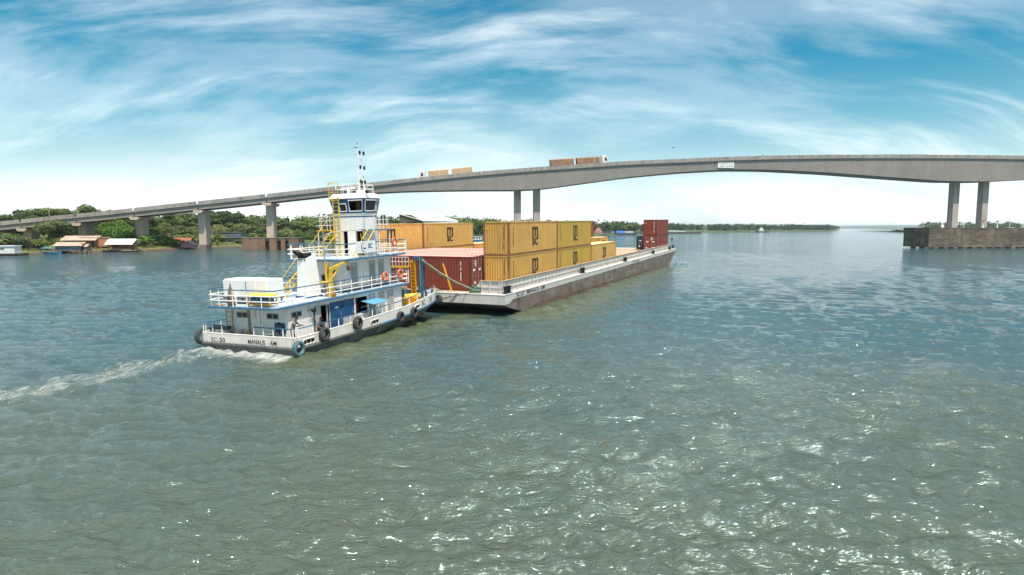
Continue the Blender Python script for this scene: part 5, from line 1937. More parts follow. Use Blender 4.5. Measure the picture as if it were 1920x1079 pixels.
# roof-top railing, mast and lights
railing([(-1.15, 9.95, ZR), (1.15, 9.95, ZR), (1.2, 11.2, ZR), (.7, 12.0, ZR), (-.7, 12.0, ZR), (-1.2, 11.2, ZR), (-1.15, 9.95, ZR)], (.62, .32), ('white_clean', 'white_clean'), 12, r=.018, rp=.018)
mst = part('mast')
mx, my = .30, 10.9
MB().box(mx - .12, mx + .55, my - .25, my + .25, ZR, ZR + .25).build('mast_step', 'white_clean', mst)
for q in (0, .43):
    MB().box(mx - .05 + q, mx + .05 + q, my - .05, my + .05, ZR + .25, ZR + 1.05).build('leg', 'white_clean', mst)
MB().box(mx + .06, mx + .38, my - .04, my + .04, ZR + .95, ZR + 1.08).build('bridle', 'white_clean', mst)
MB().box(mx + .06, mx + .37, my + .05, my + .30, ZR + .3, ZR + .9).build('instrument_box', 'curtain_brown', mst)
MB().tube((mx, my, ZR + .25), (mx, my, 12.75), .05, 8, .035).build('pole', 'white_clean', mst)
MB().box(mx - .28, mx + .05, my - .04, my + .04, 12.48, 12.54).build('yard', 'steel_grey', mst)
MB().lathe([(.03, 12.75), (.07, 12.78), (.05, 12.86)], 8, Matrix.Translation((mx, my, 0))).build('anemometer', 'steel_grey', mst)
for z in (12.05, 11.03, 10.03):
    MB().path([(mx, my, z - .22), (mx + .32, my, z - .20), (mx + .48, my, z - .10)], .016, 5).build('light_arm', 'white_clean', mst)
    for xx, dz in ((.17, .08), (.50, 0)):
        l = MB().lathe([(.055, -.12), (.075, -.08), (.075, .10), (.06, .14)], 10, Matrix.Translation((mx + xx, my, z + dz))).build('navigation_light', 'black_steel', mst)
MB().prism([(mx + .20, 11.62), (mx + .32, 11.72), (mx + .30, 11.48)], my - .005, my + .005, 'y').build('pennant', 'cloth_pale', mst)
MB().prism([(mx + .34, 10.28), (mx + .42, 10.28), (mx + .40, 10.56)], my - .005, my + .005, 'y').build('pennant', 'cloth_red', mst)
e = part('radar')
MB().lathe([(.12, ZR), (.10, ZR + .35)], 8, Matrix.Translation((-.45, 10.6, 0))).build('pedestal', 'white_clean', e)
MB().box(-1.05, .1, 10.53, 10.67, ZR + .36, ZR + .47).build('scanner', 'white_clean', e)
e = part('search_light')
MB().tube((1.35, 10.1, 9.0), (1.5, 10.1, 9.25), .03, 6).build('bracket', 'steel_grey', e)
MB().lathe([(.06, -.1), (.12, 0), (.12, .14)], 10, T(1.56, 10.1, 9.3, 0, R(70))).build('lamp', 'black_steel', e)
e = part('antenna')
MB().tube((1.1, 9.95, ZR + .6), (1.1, 9.95, ZR + .95), .01, 4).build('stub', 'steel_grey', e)
MB().tube((-1.6, 9.9, ZR + .88), (1.25, 10.0, ZR + .80), .008, 4).build('aerial_wire', 'steel_grey', e)
# caged ladder on the aft face of the wheelhouse
ladder('wheelhouse_ladder', (-.78, 9.50, D3), (-.78, 9.50, 9.0), .50, 15, sr=.05)
cg = part('ladder_cage')
for xx in (-1.15, -.95, -.6, -.40):
    MB().tube((xx, 9.35 - (.35 if xx in (-.95, -.6) else 0), 8.7), (xx, 9.35 - (.35 if xx in (-.95, -.6) else 0), 10.05), .015, 5).build('cage_bar', 'yellow_paint', cg)
for zz in (8.78, 9.35, 9.95):
    MB().path([(-1.03, 9.55, zz), (-1.15, 9.3, zz), (-.95, 9.0, zz), (-.6, 9.0, zz), (-.40, 9.3, zz), (-.52, 9.55, zz)], .018, 5).build('cage_hoop', 'yellow_paint', cg)
# wing platforms beside the wheelhouse
for s in (-1, 1):
    e = part('bridge_wing')
    x0, x1 = sorted((s * 1.28, s * 2.75))
    MB().box(x0, x1, 9.6, 11.0, 6.62, 6.70).build('platform', 'edge_blue' if s > 0 else 'orange_yellow', e)
    for xx, yy in ((s * 2.65, 9.7), (s * 2.65, 10.9)):
        MB().tube((xx, yy, D3), (xx, yy, 6.62), .035, 6).build('post', 'white_paint', e)
    railing([(s * 1.5, 9.65, 6.7), (s * 2.7, 9.65, 6.7), (s * 2.7, 10.95, 6.7), (s * 1.35, 10.95, 6.7)] if s < 0 else [(s * 2.7, 9.65, 6.7), (s * 2.7, 10.95, 6.7), (s * 1.35, 10.95, 6.7)], (1.0, .66, .33), ('white_paint', 'white_paint', 'white_paint'), 6, parent=e, r=.018, rp=.022)

# name banner on the upper rail
bn = part('name_banner')
MB().box(2.475, 2.495, 7.30, 9.42, D3 + .30, D3 + 1.10).build('board', 'white_clean', bn)
text_obj('lettering', 'SC', .44, T(2.499, 8.82, D3 + .74) @ FACE_STBD, 'lettering_navy', bn, .012, .46)
pts_o, pts_i = [], []
mbl = MB()
for k in range(17):
    a = R(75 + 230 * k / 16)
    w_ = .012 + .055 * math.sin(math.pi * k / 16)
    pts_o.append((.30 * math.cos(a), .33 * math.sin(a)))
    pts_i.append(((.30 - w_) * math.cos(a), (.33 - w_) * math.sin(a)))
for k in range(16):
    mbl.prism([pts_o[k], pts_o[k + 1], pts_i[k + 1], pts_i[k]], 0, .004, 'z', T(2.497, 8.12, D3 + .68) @ FACE_STBD)
po, pi = [], []
for k in range(13):
    a = R(170 + 190 * k / 12)
    w_ = .01 + .09 * math.sin(math.pi * k / 12)
    po.append((.06 + .20 * math.cos(a), .06 + .20 * math.sin(a)))
    pi.append((.06 + (.20 - w_) * math.cos(a), .06 + (.20 - w_) * math.sin(a)))
for k in range(12):
    mbl.prism([po[k], po[k + 1], pi[k + 1], pi[k]], 0, .004, 'z', T(2.497, 8.12, D3 + .68) @ FACE_STBD)
mbl.build('emblem', 'lettering_navy', bn, fix=True)

# davit crane on the middle deck
dv = part('davit')
MB().box(2.27, 2.43, 4.72, 4.90, D2, 4.35).build('post', 'yellow_paint', dv)
MB().box(2.18, 2.52, 4.64, 4.98, D2, D2 + .22).build('foot', 'orange_yellow', dv)
MB().prism([(4.70, 4.30), (4.92, 4.24), (6.75, 4.76), (6.75, 4.86), (4.80, 4.46), (4.70, 4.42)], 2.29, 2.41, 'x').build('jib', 'yellow_paint', dv)
MB().prism([(4.95, 3.85), (5.02, 3.85), (5.55, 4.32), (5.4, 4.32)], 2.30, 2.40, 'x').build('knee', 'yellow_paint', dv)
MB().tube((2.35, 6.55, 4.72), (2.35, 6.55, 4.45), .02, 5).build('hook_shackle', 'black_steel', dv)
MB().lathe([(.03, -.2), (.13, -.12), (.13, .10), (.05, .18)], 10, T(2.35, 6.55, 4.30)).build('pulley_block', 'curtain_brown', dv)
for dy in (-.10, 0.02, .13):
    MB().tube((2.35 + dy * .3, 6.55 + dy, 4.15), (2.35 + dy * .2, 6.5 + dy, 2.9), .012, 4).build('fall_rope', 'steel_grey', dv)
e = part('davit_stand')
MB().box(1.80, 1.94, 4.93, 5.07, D2, 4.75).build('post', 'yellow_paint', e)
MB().box(1.55, 2.25, 4.55, 5.15, 3.50, 3.56).build('shelf', 'yellow_paint', e)
MB().prism([(4.85, 4.1), (5.05, 4.1), (4.95, 4.5)], 2.0, 2.03, 'x').build('red_marker', 'cloth_red', e)
# grey pipe mast on the middle deck and bent grey handrail on the upper deck
e = part('pipe_mast')
MB().tube((1.25, 5.6, D2), (1.25, 5.6, 6.7), .045, 8).build('pole', 'steel_grey', e)
MB().path([(1.25, 5.6, 6.1), (1.3, 5.8, 6.5), (1.5, 6.2, 6.62), (1.9, 8.2, 6.72), (2.0, 8.9, 6.76)], .035, 6).build('boom', 'louver_grey', e)

# water tanks on the middle deck, raised on a frame
tk = part('water_tank')
for x0, x1 in ((-2.42, .20), (.22, 1.05)):
    MB().prism(rounded(x0, x1, .75, 2.1, .06, 3), 3.02, 4.02, 'z').build('tank_body', 'white_clean', tk)
    MB().prism(rounded(x0 + .04, x1 - .04, .79, 2.06, .1, 3), 4.02, 4.07, 'z').build('lid', 'white_clean', tk)
for xx in (-2.2, -1.1, .1, .95):
    for yy in (.9, 1.95):
        MB().box(xx - .04, xx + .04, yy - .04, yy + .04, D2, 2.96).build('leg', 'steel_grey', tk)
MB().box(-2.45, 1.09, .72, 2.12, 2.96, 3.018).build('frame', 'black_steel', tk)
MB().path([(-.55, .72, 3.95), (-.5, .66, 3.6), (-.42, .62, 3.1), (-.3, .5, D2 + .05)], .025, 5).build('hose', 'rope_green', tk)

# louvered engine skylight frame with drums below
dr = part('drum_rack')
for xx in (.35, 1.95):
    for yy in (.0, .52):
        MB().box(xx - .03, xx + .03, yy - .03, yy + .03, D2, 3.18).build('upright', 'yellow_paint', dr)
MB().prism([(.0 - .12, 3.20), (.60, 3.30), (.60, 3.34), (-.12, 3.24)], .20, 2.08, 'x').build('top_sheet', 'yellow_paint', dr)
MB().box(.3, 2.0, -.04, .02, 2.74, 2.79).box(.3, 2.0, .5, .56, 2.74, 2.79).build('shelf_rail', 'orange_yellow', dr)

# pusher knees at the bow, joined by a catwalk
for s in (-1, 1):
    k = part('push_knee')
    xk = s * 1.55
    MB().prism([(16.05, .95), (16.6, .95), (16.6, 4.25), (16.25, 4.25)], xk + .02, xk + .30, 'x').build('knee_post', 'rail_blue', k)
    MB().box(xk - .12, xk + .36, 16.6, 16.72, .9, 4.0).build('rubbing_face', 'rubber', k)
    for xx in (xk - .42, xk - .04):
        MB().box(xx - .03, xx + .03, 15.80, 15.95, .9, 4.1).build('ladder_stile', 'orange_yellow', k)
    MB().box(xk - .39, xk - .07, 15.93, 15.96, .9, 4.08).build('ladder_plate', 'orange_yellow', k)
    for q in range(11):
        MB().box(xk - .40, xk - .06, 15.80, 15.95, 1.1 + q * .28, 1.13 + q * .28).build('rung', 'yellow_paint', k)
    MB().box(xk - .15, xk + .25, 15.75, 16.3, 4.1, 4.36).build('head_bollard', 'rail_blue', k)
    MB().tube((xk + .38, 15.9, 2.0), (xk + .38, 15.9, 4.3), .015, 5).build('stay', 'yellow_paint', k)
cw = part('catwalk')
MB().box(-1.3, 1.12, 15.55, 16.05, 3.55, 3.62).build('floor', 'orange_yellow', cw)
MB().box(-1.3, 1.12, 15.53, 15.56, 3.50, 3.66).build('edge', 'yellow_paint', cw)
railing([(-1.3, 15.58, 3.62), (1.12, 15.58, 3.62)], (.72, .36), ('white_paint', 'white_paint'), 9, parent=cw, r=.022, rp=.02)
MB().tube((.7, 15.6, .8), (.7, 15.6, 4.5), .02, 5).build('hoist_wire', 'orange_yellow', cw)

# foredeck winch
wn_ = part('deck_winch')
MB().box(1.05, 2.1, 13.1, 14.2, .60, 1.32).build('housing', 'orange_yellow', wn_)
MB().tube((1.5, 14.25, 1.34), (2.55, 14.9, 1.40), .24, 14).build('drum', 'yellow_paint', wn_)
MB().box(1.8, 2.5, 14.3, 14.95, .62, 1.25).build('gear_case', 'orange_yellow', wn_)
MB().tube((1.35, 13.3, 1.3), (1.5, 13.2, 1.95), .02, 5).build('lever', 'black_steel', wn_)
MB().box(.5, 1.9, 12.75, 13.0, 1.78, 1.86).build('shelf', 'wood_tan', wn_)
MB().box(.75, .95, 12.8, 12.95, .55, 1.78).build('shelf_leg', 'black_steel', wn_)
# bow fairlead post
MB().lathe([(.13, .9), (.12, 1.5), (.17, 1.55), (.17, 1.62)], 10, Matrix.Translation((2.4, 16.3, 0))).build('fairlead', 'white_paint', tug)

# ------------------------------------------------------------------ loose things on the tug
def ring(label, x, y, z, rx=0, rz=0):
    t = thing('life_ring', label, 'life ring', M_TUG @ T(x, y, z, rz) @ Matrix.Rotation(R(90), 4, 'Y'))
    MB().torus(.27, .085, 20, 8).build('ring_body', 'ring_orange', t, smooth=True)
    for k in range(4):
        a = R(45 + 90 * k)
        MB().torus(.088, .012, 10, 5, T(.27 * math.cos(a), .27 * math.sin(a), 0, a) @ Matrix.Rotation(R(90), 4, 'X')).build('band', 'white_clean', t)
    return t


ring('orange life ring on the middle deck rail, aft of the other', 2.70, 10.1, 3.38)
ring('orange life ring near the forward end of the middle deck rail', 2.70, 12.0, 3.42)
ring('orange life ring on the upper deck rail against the yellow container', 2.52, 11.7, 5.74)

TYRES = [(3.86, -.05, .38, 'blue painted tyre fender at the stern corner of the tug', 'rubber_blue', .44, 0), (3.80, 2.2, .78, 'black tyre fender on the tug side nearest the stern corner', 'rubber', .41, 0),
         (3.80, 5.35, .92, 'black tyre fender amidships below the serving hatch', 'rubber', .41, 0), (3.76, 10.2, .55, 'aftmost of the two tyre fenders side by side near the bow', 'rubber', .37, 0),
         (3.72, 12.0, .58, 'foremost of the two tyre fenders side by side near the bow', 'rubber', .37, 0), (3.0, 16.85, .85, 'tyre fender squeezed between the tug bow and the barge', 'rubber', .40, 60),
         (-3.78, .15, .62, 'tyre fender on the port stern corner, seen edge on', 'rubber', .46, 0)]
for x, y, z, lab, m, rad, rz in TYRES:
    t = thing('tyre_fender', lab, 'tyre', M_TUG @ T(x, y, z, R(rz)) @ Matrix.Rotation(R(90), 4, 'Y'))
    prof = []
    mb = MB()
    secs = [(rad * .60, -.10), (rad * .70, -.13), (rad * .92, -.12), (rad, -.085), (rad, .085), (rad * .92, .12), (rad * .70, .13), (rad * .60, .10)]
    vs, fs = [], []
    seg = 24
    for k in range(seg):
        a = 2 * math.pi * k / seg
        for r_, zz in secs:
            vs.append((r_ * math.cos(a), r_ * math.sin(a), zz))
    n = len(secs)
    for k in range(seg):
        for j in range(n):
            fs.append((k * n + j, ((k + 1) % seg) * n + j, ((k + 1) % seg) * n + (j + 1) % n, k * n + (j + 1) % n))
    mb.add(vs, fs).build('tyre_carcass', m, t, smooth=True, fix=True)
    mb = MB()
    for k in range(0, seg * 2):
        a = math.pi * k / seg
        mb.box(rad - .006, rad + .008, -.02, .02, -.08, .08, Matrix.Rotation(a, 4, 'Z'))
    mb.build('tread_blocks', m, t)
    MB().path([(-rad * .95, 0, -.03), (-rad * 1.3, .03, -.08), (-rad * 1.6 if rad > .41 else -rad * 1.4, 0, -.16)], .015, 5).build('hanging_rope', 'rope_green' if m == 'rubber' else 'rope_pale', t)

for k, (x, lab) in enumerate(((.72, 'blue drum lying under the yellow rack, nearer the centreline'), (1.52, 'blue drum lying under the yellow rack, nearer the starboard rail'))):
    t = thing('drum', lab, 'drum', M_TUG @ T(x, .26, 2.98))
    MB().lathe([(.0, -.36), (.16, -.36), (.185, -.32), (.19, -.1), (.195, 0), (.19, .1), (.185, .32), (.16, .36), (0, .36)], 14, Matrix.Rotation(R(90), 4, 'Y')).build('shell', 'barrel_blue', t, smooth=True)
    MB().torus(.192, .012, 16, 5, Matrix.Rotation(R(90), 4, 'Y')).build('hoop', 'barrel_blue', t)
mb = MB()
mb.lathe([(.24, 0), (.23, .2), (.17, .6), (.09, 1.0), (.04, 1.2), (.03, 1.3)], 9)
o = single('tarpaulin_bundle', 'brown tied-up tarpaulin standing at the aft port rail', 'tarpaulin', M_TUG @ T(-1.05, .05, D2 + .005), mb, 'tarp_brown')
rr = random.Random(31)
for v in o.data.vertices:
    v.co.x *= rr.uniform(.75, 1.2)
    v.co.y *= rr.uniform(.75, 1.2)
single('board', 'tan board lying on the aft corner of the middle deck', 'board', M_TUG @ T(-2.0, .1, D2 + .006), MB().prism(rounded(-.42, .3, -.2, .2, .1, 3), 0, .06, 'z'), 'wood_tan')
for x, y, s in ((-.1, 4.9, 1.0), (-1.35, .55, .7)):
    mb = MB().lathe([(.20 * s, 0), (.25 * s, .62 * s), (.27 * s, .65 * s)], 12)
    single('bucket', 'grey bucket on the middle deck beside the funnel' if s == 1.0 else 'small pale bucket under the white water tank', 'bucket', M_TUG @ T(x, y, D2 + .005), mb, 'steel_grey' if s == 1.0 else 'white_paint')
mb = MB().box(-.5, .5, -.32, .32, .66, .71)
for sx in (-1, 1):
    for sy in (-1, 1):
        mb.box(sx * .44 - .03, sx * .44 + .03, sy * .26 - .03, sy * .26 + .03, 0, .66)
tb = thing('table', 'small white table on the tug stern deck before the blue board', 'table', M_TUG @ T(1.35, .48, .34))
MB().box(-.5, .5, -.28, .28, .66, .71).build('tabletop', 'white_paint', tb)
for sx in (-1, 1):
    for sy in (-1, 1):
        MB().box(sx * .44 - .03, sx * .44 + .03, sy * .22 - .03, sy * .22 + .03, 0, .66).build('leg', 'white_paint', tb)
single('crate', 'blue grey crate on the tug foredeck', 'crate', M_TUG @ T(2.75, 12.9, .60, .3), MB().box(-.35, .35, -.5, .5, 0, .28).box(-.3, .3, -.45, .45, .28, .33), 'boards_blue')
single('rope_heap', 'pale heap of rope on the tug foredeck', 'rope', M_TUG @ T(2.72, 12.2, .58), MB().torus(.28, .06, 16, 6).torus(.22, .06, 16, 6, T(.03, 0, .10)).torus(.16, .06, 14, 6, T(0, .04, .2)), 'rope_pale', smooth=True)

# ------------------------------------------------------------------ ropes between tug and barge
def tugp(x, y, z):
    return M_TUG @ Vector((x, y, z))


def bargep(x, y, z):
    return M_BARGE @ Vector((x, y, z))


def rope(label, a, b, sag, r, m, lumpy=0.0, twist=False):
    pts = []
    rr_ = random.Random(3)
    n = 22
    for k in range(n + 1):
        q = k / n
        p = a.lerp(b, q) - Vector((0, 0, sag * 4 * q * (1 - q)))
        p += Vector((rr_.uniform(-1, 1), rr_.uniform(-1, 1), rr_.uniform(-1, 1))) * lumpy
        pts.append(p)
    o = MB().path(pts, r, 6).build('mooring_rope', m, None, smooth=True)
    return tag(o, label, 'rope')


rope('thick pale rope from the pusher knee down to the barge corner', tugp(1.95, 16.3, 4.1), bargep(-1.9, -3.0, .25), .25, .06, 'rope_pale', .018)
rope('dark green rope twisted round the thick pale one', tugp(1.95, 16.28, 4.02), bargep(-1.95, -3.05, .22), .29, .035, 'rope_green', .035)
rope('dark rope hanging slack from the tug bow to the barge', tugp(2.4, 16.4, 1.35), bargep(-3.6, -3.2, .05), .55, .025, 'black_steel')
rope('taut reddish rope from the tug bow to the barge corner', tugp(2.9, 16.5, .95), bargep(-1.95, -3.25, .1), .08, .028, 'rope_red')

# ------------------------------------------------------------------ people
def person(label, M, joints, shirt, trousers, look=0.0, sleeves=True, group=None):
    """joints: dict of positions in local metres (x right, y forward, z up)"""
    J = {k: Vector(v) for k, v in joints.items()}
    V, E, Rr, kind = [], [], [], []

    def v(p, r, k):
        V.append(p)
        Rr.append(r)
        kind.append(k)
        return len(V) - 1

    def chain(start, pts):
        prev = start
        for p, r, k in pts:
            i = v(p, r, k)
            E.append((prev, i))
            prev = i
        return prev
    pel = v(J['pelvis'], (.155, .115), 't')
    sp = chain(pel, [(J['pelvis'].lerp(J['chest'], .5), (.15, .11), 's')])
    ch = chain(sp, [(J['chest'], (.17, .12), 's')])
    nk = chain(ch, [(J['neck'], (.058, .058), 'k')])
    hd = J['head']
    up = (hd - J['neck']).normalized()
    fw = Vector((math.sin(look), math.cos(look), -.05)).normalized()
    h1 = chain(nk, [(hd - up * .05 + fw * .015, (.078, .086), 'k'), (hd + up * .05, (.082, .095), 'k'), (hd + up * .115, (.05, .06), 'k')])
    for s in ('l', 'r'):
        sh = J['sh_' + s]
        hand = J['hand_' + s]
        el = J['elb_' + s]
        w = chain(ch, [(sh, (.062, .062), 's'), (sh.lerp(el, .5), (.05, .05), 's' if sleeves else 'k'), (el, (.042, .042), 's' if sleeves else 'k'), (el.lerp(hand, .5), (.037, .037), 'k'), (hand, (.028, .028), 'k')])
        d = (hand - el).normalized()
        side = d.cross(Vector((0, 0, 1)))
        side = side.normalized() if side.length > .1 else Vector((1, 0, 0))
        palm = chain(w, [(hand + d * .06, (.034, .018), 'k')])
        for q, L in ((-.030, .07), (-.010, .085), (.010, .08), (.030, .065)):
            chain(palm, [(hand + d * (.09) + side * q, (.009, .009), 'k'), (hand + d * (.09 + L * .6) + side * q + Vector((0, 0, -.015)), (.008, .008), 'k')])
        chain(w, [(hand + d * .04 + side * (.045 if s == 'l' else -.045), (.010, .010), 'k'), (hand + d * .075 + side * (.055 if s == 'l' else -.055), (.008, .008), 'k')])
        hip = J['pelvis'] + Vector((-.09 if s == 'l' else .09, 0, -.06))
        kn, an = J['knee_' + s], J['foot_' + s]
        f = chain(pel, [(hip, (.095, .095), 't'), (hip.lerp(kn, .5), (.082, .082), 't'), (kn, (.060, .060), 't'), (kn.lerp(an, .45), (.056, .056), 't'), (an + Vector((0, 0, .09)), (.042, .042), 't'), (an + Vector((0, .03, .035)), (.042, .036), 'h'), (an + Vector((0, .17, .03)), (.038, .026), 'h')])
    me = bpy.data.meshes.new('person')
    me.from_pydata([tuple(p) for p in V], E, [])
    ob = bpy.data.objects.new('person_skeleton', me)
    COL.objects.link(ob)
    md = ob.modifiers.new('skin', 'SKIN')
    if not me.skin_vertices:
        raise RuntimeError('no skin layer')
    for i, sv in enumerate(me.skin_vertices[0].data):
        sv.radius = Rr[i]
        sv.use_root = (i == 0)
    sd = ob.modifiers.new('sub', 'SUBSURF')
    sd.levels = 1
    sd.render_levels = 1
    bpy.context.view_layer.update()
    dg = bpy.context.evaluated_depsgraph_get()
    body = bpy.data.meshes.new_from_object(ob.evaluated_get(dg))
    bpy.data.objects.remove(ob, do_unlink=True)
    body.materials.clear()
    for m in ('skin', shirt, trousers, 'hair'):
        body.materials.append(MATS[m])
    # clothing by nearest bone
    idx = {'k': 0, 's': 1, 't': 2, 'h': 3}
    segs = [(V[a], V[b], kind[b]) for a, b in E]
    for p in body.polygons:
        c = p.center
        best, bk = 1e9, 'k'
        for a, b, k in segs:
            ab = b - a
            t_ = max(0, min(1, (c - a).dot(ab) / max(ab.length_squared, 1e-9)))
            d = (c - (a + ab * t_)).length
            if d < best:
                best, bk = d, k
        p.material_index = idx[bk]
        p.use_smooth = True
    t = thing('person', label, 'person', M, group)
    o = bpy.data.objects.new('body', body)
    COL.objects.link(o)
    o.parent = t
    # hair cap and face
    hb = Matrix.Translation(hd + up * .06 - fw * .02)
    MB().lathe([(.088, -.03), (.095, .02), (.085, .06), (.05, .095), (.0, .105)], 12, hb).build('hair', 'hair', t, smooth=True)
    sidev = fw.cross(up).normalized()
    mb = MB()
    for s in (-1, 1):
        mb.box(-.012, .012, -.008, .008, -.008, .008, Matrix.Translation(hd + up * .01 + fw * .098 + sidev * s * .032))
    mb.box(-.03, .03, -.006, .006, -.006, .006, Matrix.Translation(hd - up * .065 + fw * .092))
    mb.build('eyes_and_mouth', 'hair', t)
    MB().path([hd + up * .0 + fw * .09, hd - up * .03 + fw * .115], .012, 5).build('nose', 'skin', t)
    for s in (-1, 1):
        MB().lathe([(.012, -.03), (.02, 0), (.012, .03)], 6, Matrix.Translation(hd + sidev * s * .088)).build('ear', 'skin', t)
    return t


MDK = .36   # working deck level near the stern
person('man in a grey top and khaki trousers leaning on the stern rail of the tug', M_TUG @ T(2.98, .52, MDK + .01, R(-70)),
       dict(pelvis=(0, -.04, .92), chest=(0, .13, 1.28), neck=(0, .20, 1.46), head=(0, .26, 1.60), sh_l=(-.19, .13, 1.37), sh_r=(.19, .13, 1.37), elb_l=(-.22, .34, 1.16), elb_r=(.22, .34, 1.16),
            hand_l=(-.10, .56, 1.17), hand_r=(.12, .58, 1.18), knee_l=(-.10, .03, .48), knee_r=(.11, .05, .48), foot_l=(-.10, -.02, 0), foot_r=(.12, .02, 0)), 'cloth_grey', 'cloth_khaki', look=.3)
seat = dict(pelvis=(0, 0, .50), chest=(0, .10, .86), neck=(0, .13, 1.04), head=(0, .19, 1.18), sh_l=(-.19, .11, .96), sh_r=(.19, .11, .96), elb_l=(-.24, .28, .74), elb_r=(.24, .28, .74),
            hand_l=(-.10, .46, .66), hand_r=(.12, .46, .66), knee_l=(-.13, .42, .48), knee_r=(.13, .42, .48), foot_l=(-.13, .50, 0), foot_r=(.15, .55, 0))
person('person in a navy shirt seated by the table on the tug stern', M_TUG @ T(2.25, .46, MDK + .01, R(90)), seat, 'cloth_navy', 'cloth_pale')
person('person sitting on the side deck beside the open grey door', M_TUG @ T(2.95, 2.75, MDK + .01, R(-100)), dict(seat), 'cloth_navy', 'curtain_brown', sleeves=False)
person('person in red inside the serving hatch of the tug', M_TUG @ T(1.75, 7.7, MDK + .01, R(-90)),
       dict(pelvis=(0, 0, .92), chest=(0, .04, 1.28), neck=(0, .06, 1.47), head=(0, .09, 1.61), sh_l=(-.19, .04, 1.38), sh_r=(.19, .04, 1.38), elb_l=(-.25, .12, 1.12), elb_r=(.25, .12, 1.12),
            hand_l=(-.18, .34, 1.06), hand_r=(.18, .34, 1.06), knee_l=(-.10, .03, .48), knee_r=(.10, .03, .48), foot_l=(-.10, -.02, 0), foot_r=(.10, .0, 0)), 'cloth_red', 'cloth_navy')
for lab, x, y, m in (('low stool under the seated person at the tug table', 2.25, .46, 'white_paint'), ('low wooden stool under the person beside the grey door', 2.95, 2.75, 'wood_tan')):
    mb = MB().box(-.17, .17, -.17, .17, .36, .40)
    for sx in (-1, 1):
        for sy in (-1, 1):
            mb.box(sx * .14 - .02, sx * .14 + .02, sy * .14 - .02, sy * .14 + .02, 0, .36)
    single('stool', lab, 'stool', M_TUG @ T(x, y, MDK + .005), mb, m)

# rider on the bridge
zb = ztop(88.3) - 1.0
mt = thing('motorcycle', 'dark motorcycle crossing the middle of the bridge', 'motorcycle', M_BRIDGE @ T(88.3, 2.6, zb))
for xx in (-.65, .68):
    MB().torus(.29, .055, 18, 6, T(xx, 0, .34) @ Matrix.Rotation(R(90), 4, 'X')).build('wheel', 'rubber', mt)
MB().prism([(-.7, .62), (.2, .55), (.45, .80), (.35, .95), (.0, .85), (-.75, .82)], -.12, .12, 'y').build('body', 'black_steel', mt)
MB().path([(.68, 0, .34), (.50, 0, .95), (.42, 0, 1.08)], .035, 6).build('fork', 'steel_grey', mt)
MB().tube((.42, -.33, 1.08), (.42, .33, 1.08), .02, 6).build('handlebar', 'steel_grey', mt)
person('rider in dark clothes on the motorcycle on the bridge', M_BRIDGE @ T(88.15, 2.6, zb + .30, R(-90)),
       dict(pelvis=(0, -.05, .62), chest=(0, .12, 1.0), neck=(0, .18, 1.18), head=(0, .24, 1.33), sh_l=(-.19, .14, 1.1), sh_r=(.19, .14, 1.1), elb_l=(-.28, .32, .92), elb_r=(.28, .32, .92),
            hand_l=(-.28, .52, .80), hand_r=(.28, .52, .80), knee_l=(-.2, .38, .5), knee_r=(.2, .38, .5), foot_l=(-.2, .12, .05), foot_r=(.2, .12, .05)), 'cloth_navy', 'cloth_navy')

bd = thing('bird', 'small dark bird flying above the bridge', 'bird', T(45.5, 180, 29.6, .4))
MB().lathe([(.02, -.25), (.07, -.1), (.08, .05), (.04, .2), (.01, .28)], 8, Matrix.Rotation(R(90), 4, 'Y')).build('body', 'black_steel', bd)
for s in (-1, 1):
    MB().prism([(-.10, 0), (.12, 0), (.05, .30), (-.12, .62), (-.16, .3)], 0, .02, 'z', Matrix.Rotation(s * R(35), 4, 'X') @ Matrix.Diagonal((1, s, 1, 1))).build('wing', 'black_steel', bd, fix=True)

# ------------------------------------------------------------------ vegetation
def quads_mesh(name, C, U, Vv, material):
    """leaf quads from centres and half axes"""
    n = len(C)
    bend = np.cross(U, Vv)
    bend /= np.maximum(np.linalg.norm(bend, axis=1, keepdims=True), 1e-6)
    ln = np.linalg.norm(U, axis=1, keepdims=True)
    P = np.stack([C - U, C - Vv * .8 + bend * ln * .25, C + U, C + Vv * .8 + bend * ln * .25], 1).reshape(-1, 3)
    me = bpy.data.meshes.new(name)
    me.vertices.add(n * 4)
    me.vertices.foreach_set('co', P.astype(np.float32).ravel())
    me.loops.add(n * 4)
    me.loops.foreach_set('vertex_index', np.arange(n * 4, dtype=np.int32))
    me.polygons.add(n)
    me.polygons.foreach_set('loop_start', (np.arange(n) * 4).astype(np.int32))
    me.update(calc_edges=True)
    me.materials.append(MATS[material])
    return me


def leaf_axes(rng, dirs, size, droop=0.0):
    n = len(dirs)
    nrm = dirs * .75 + rng.normal(0, .55, (n, 3)) + np.array([0, 0, .35])
    nrm /= np.linalg.norm(nrm, axis=1, keepdims=True)
    a = rng.normal(0, 1, (n, 3))
    U = np.cross(nrm, a)
    U /= np.maximum(np.linalg.norm(U, axis=1, keepdims=True), 1e-6)
    Vv = np.cross(nrm, U)
    s = size * rng.uniform(.6, 1.35, (n, 1))
    return U * s, Vv * s * rng.uniform(.5, .9, (n, 1))


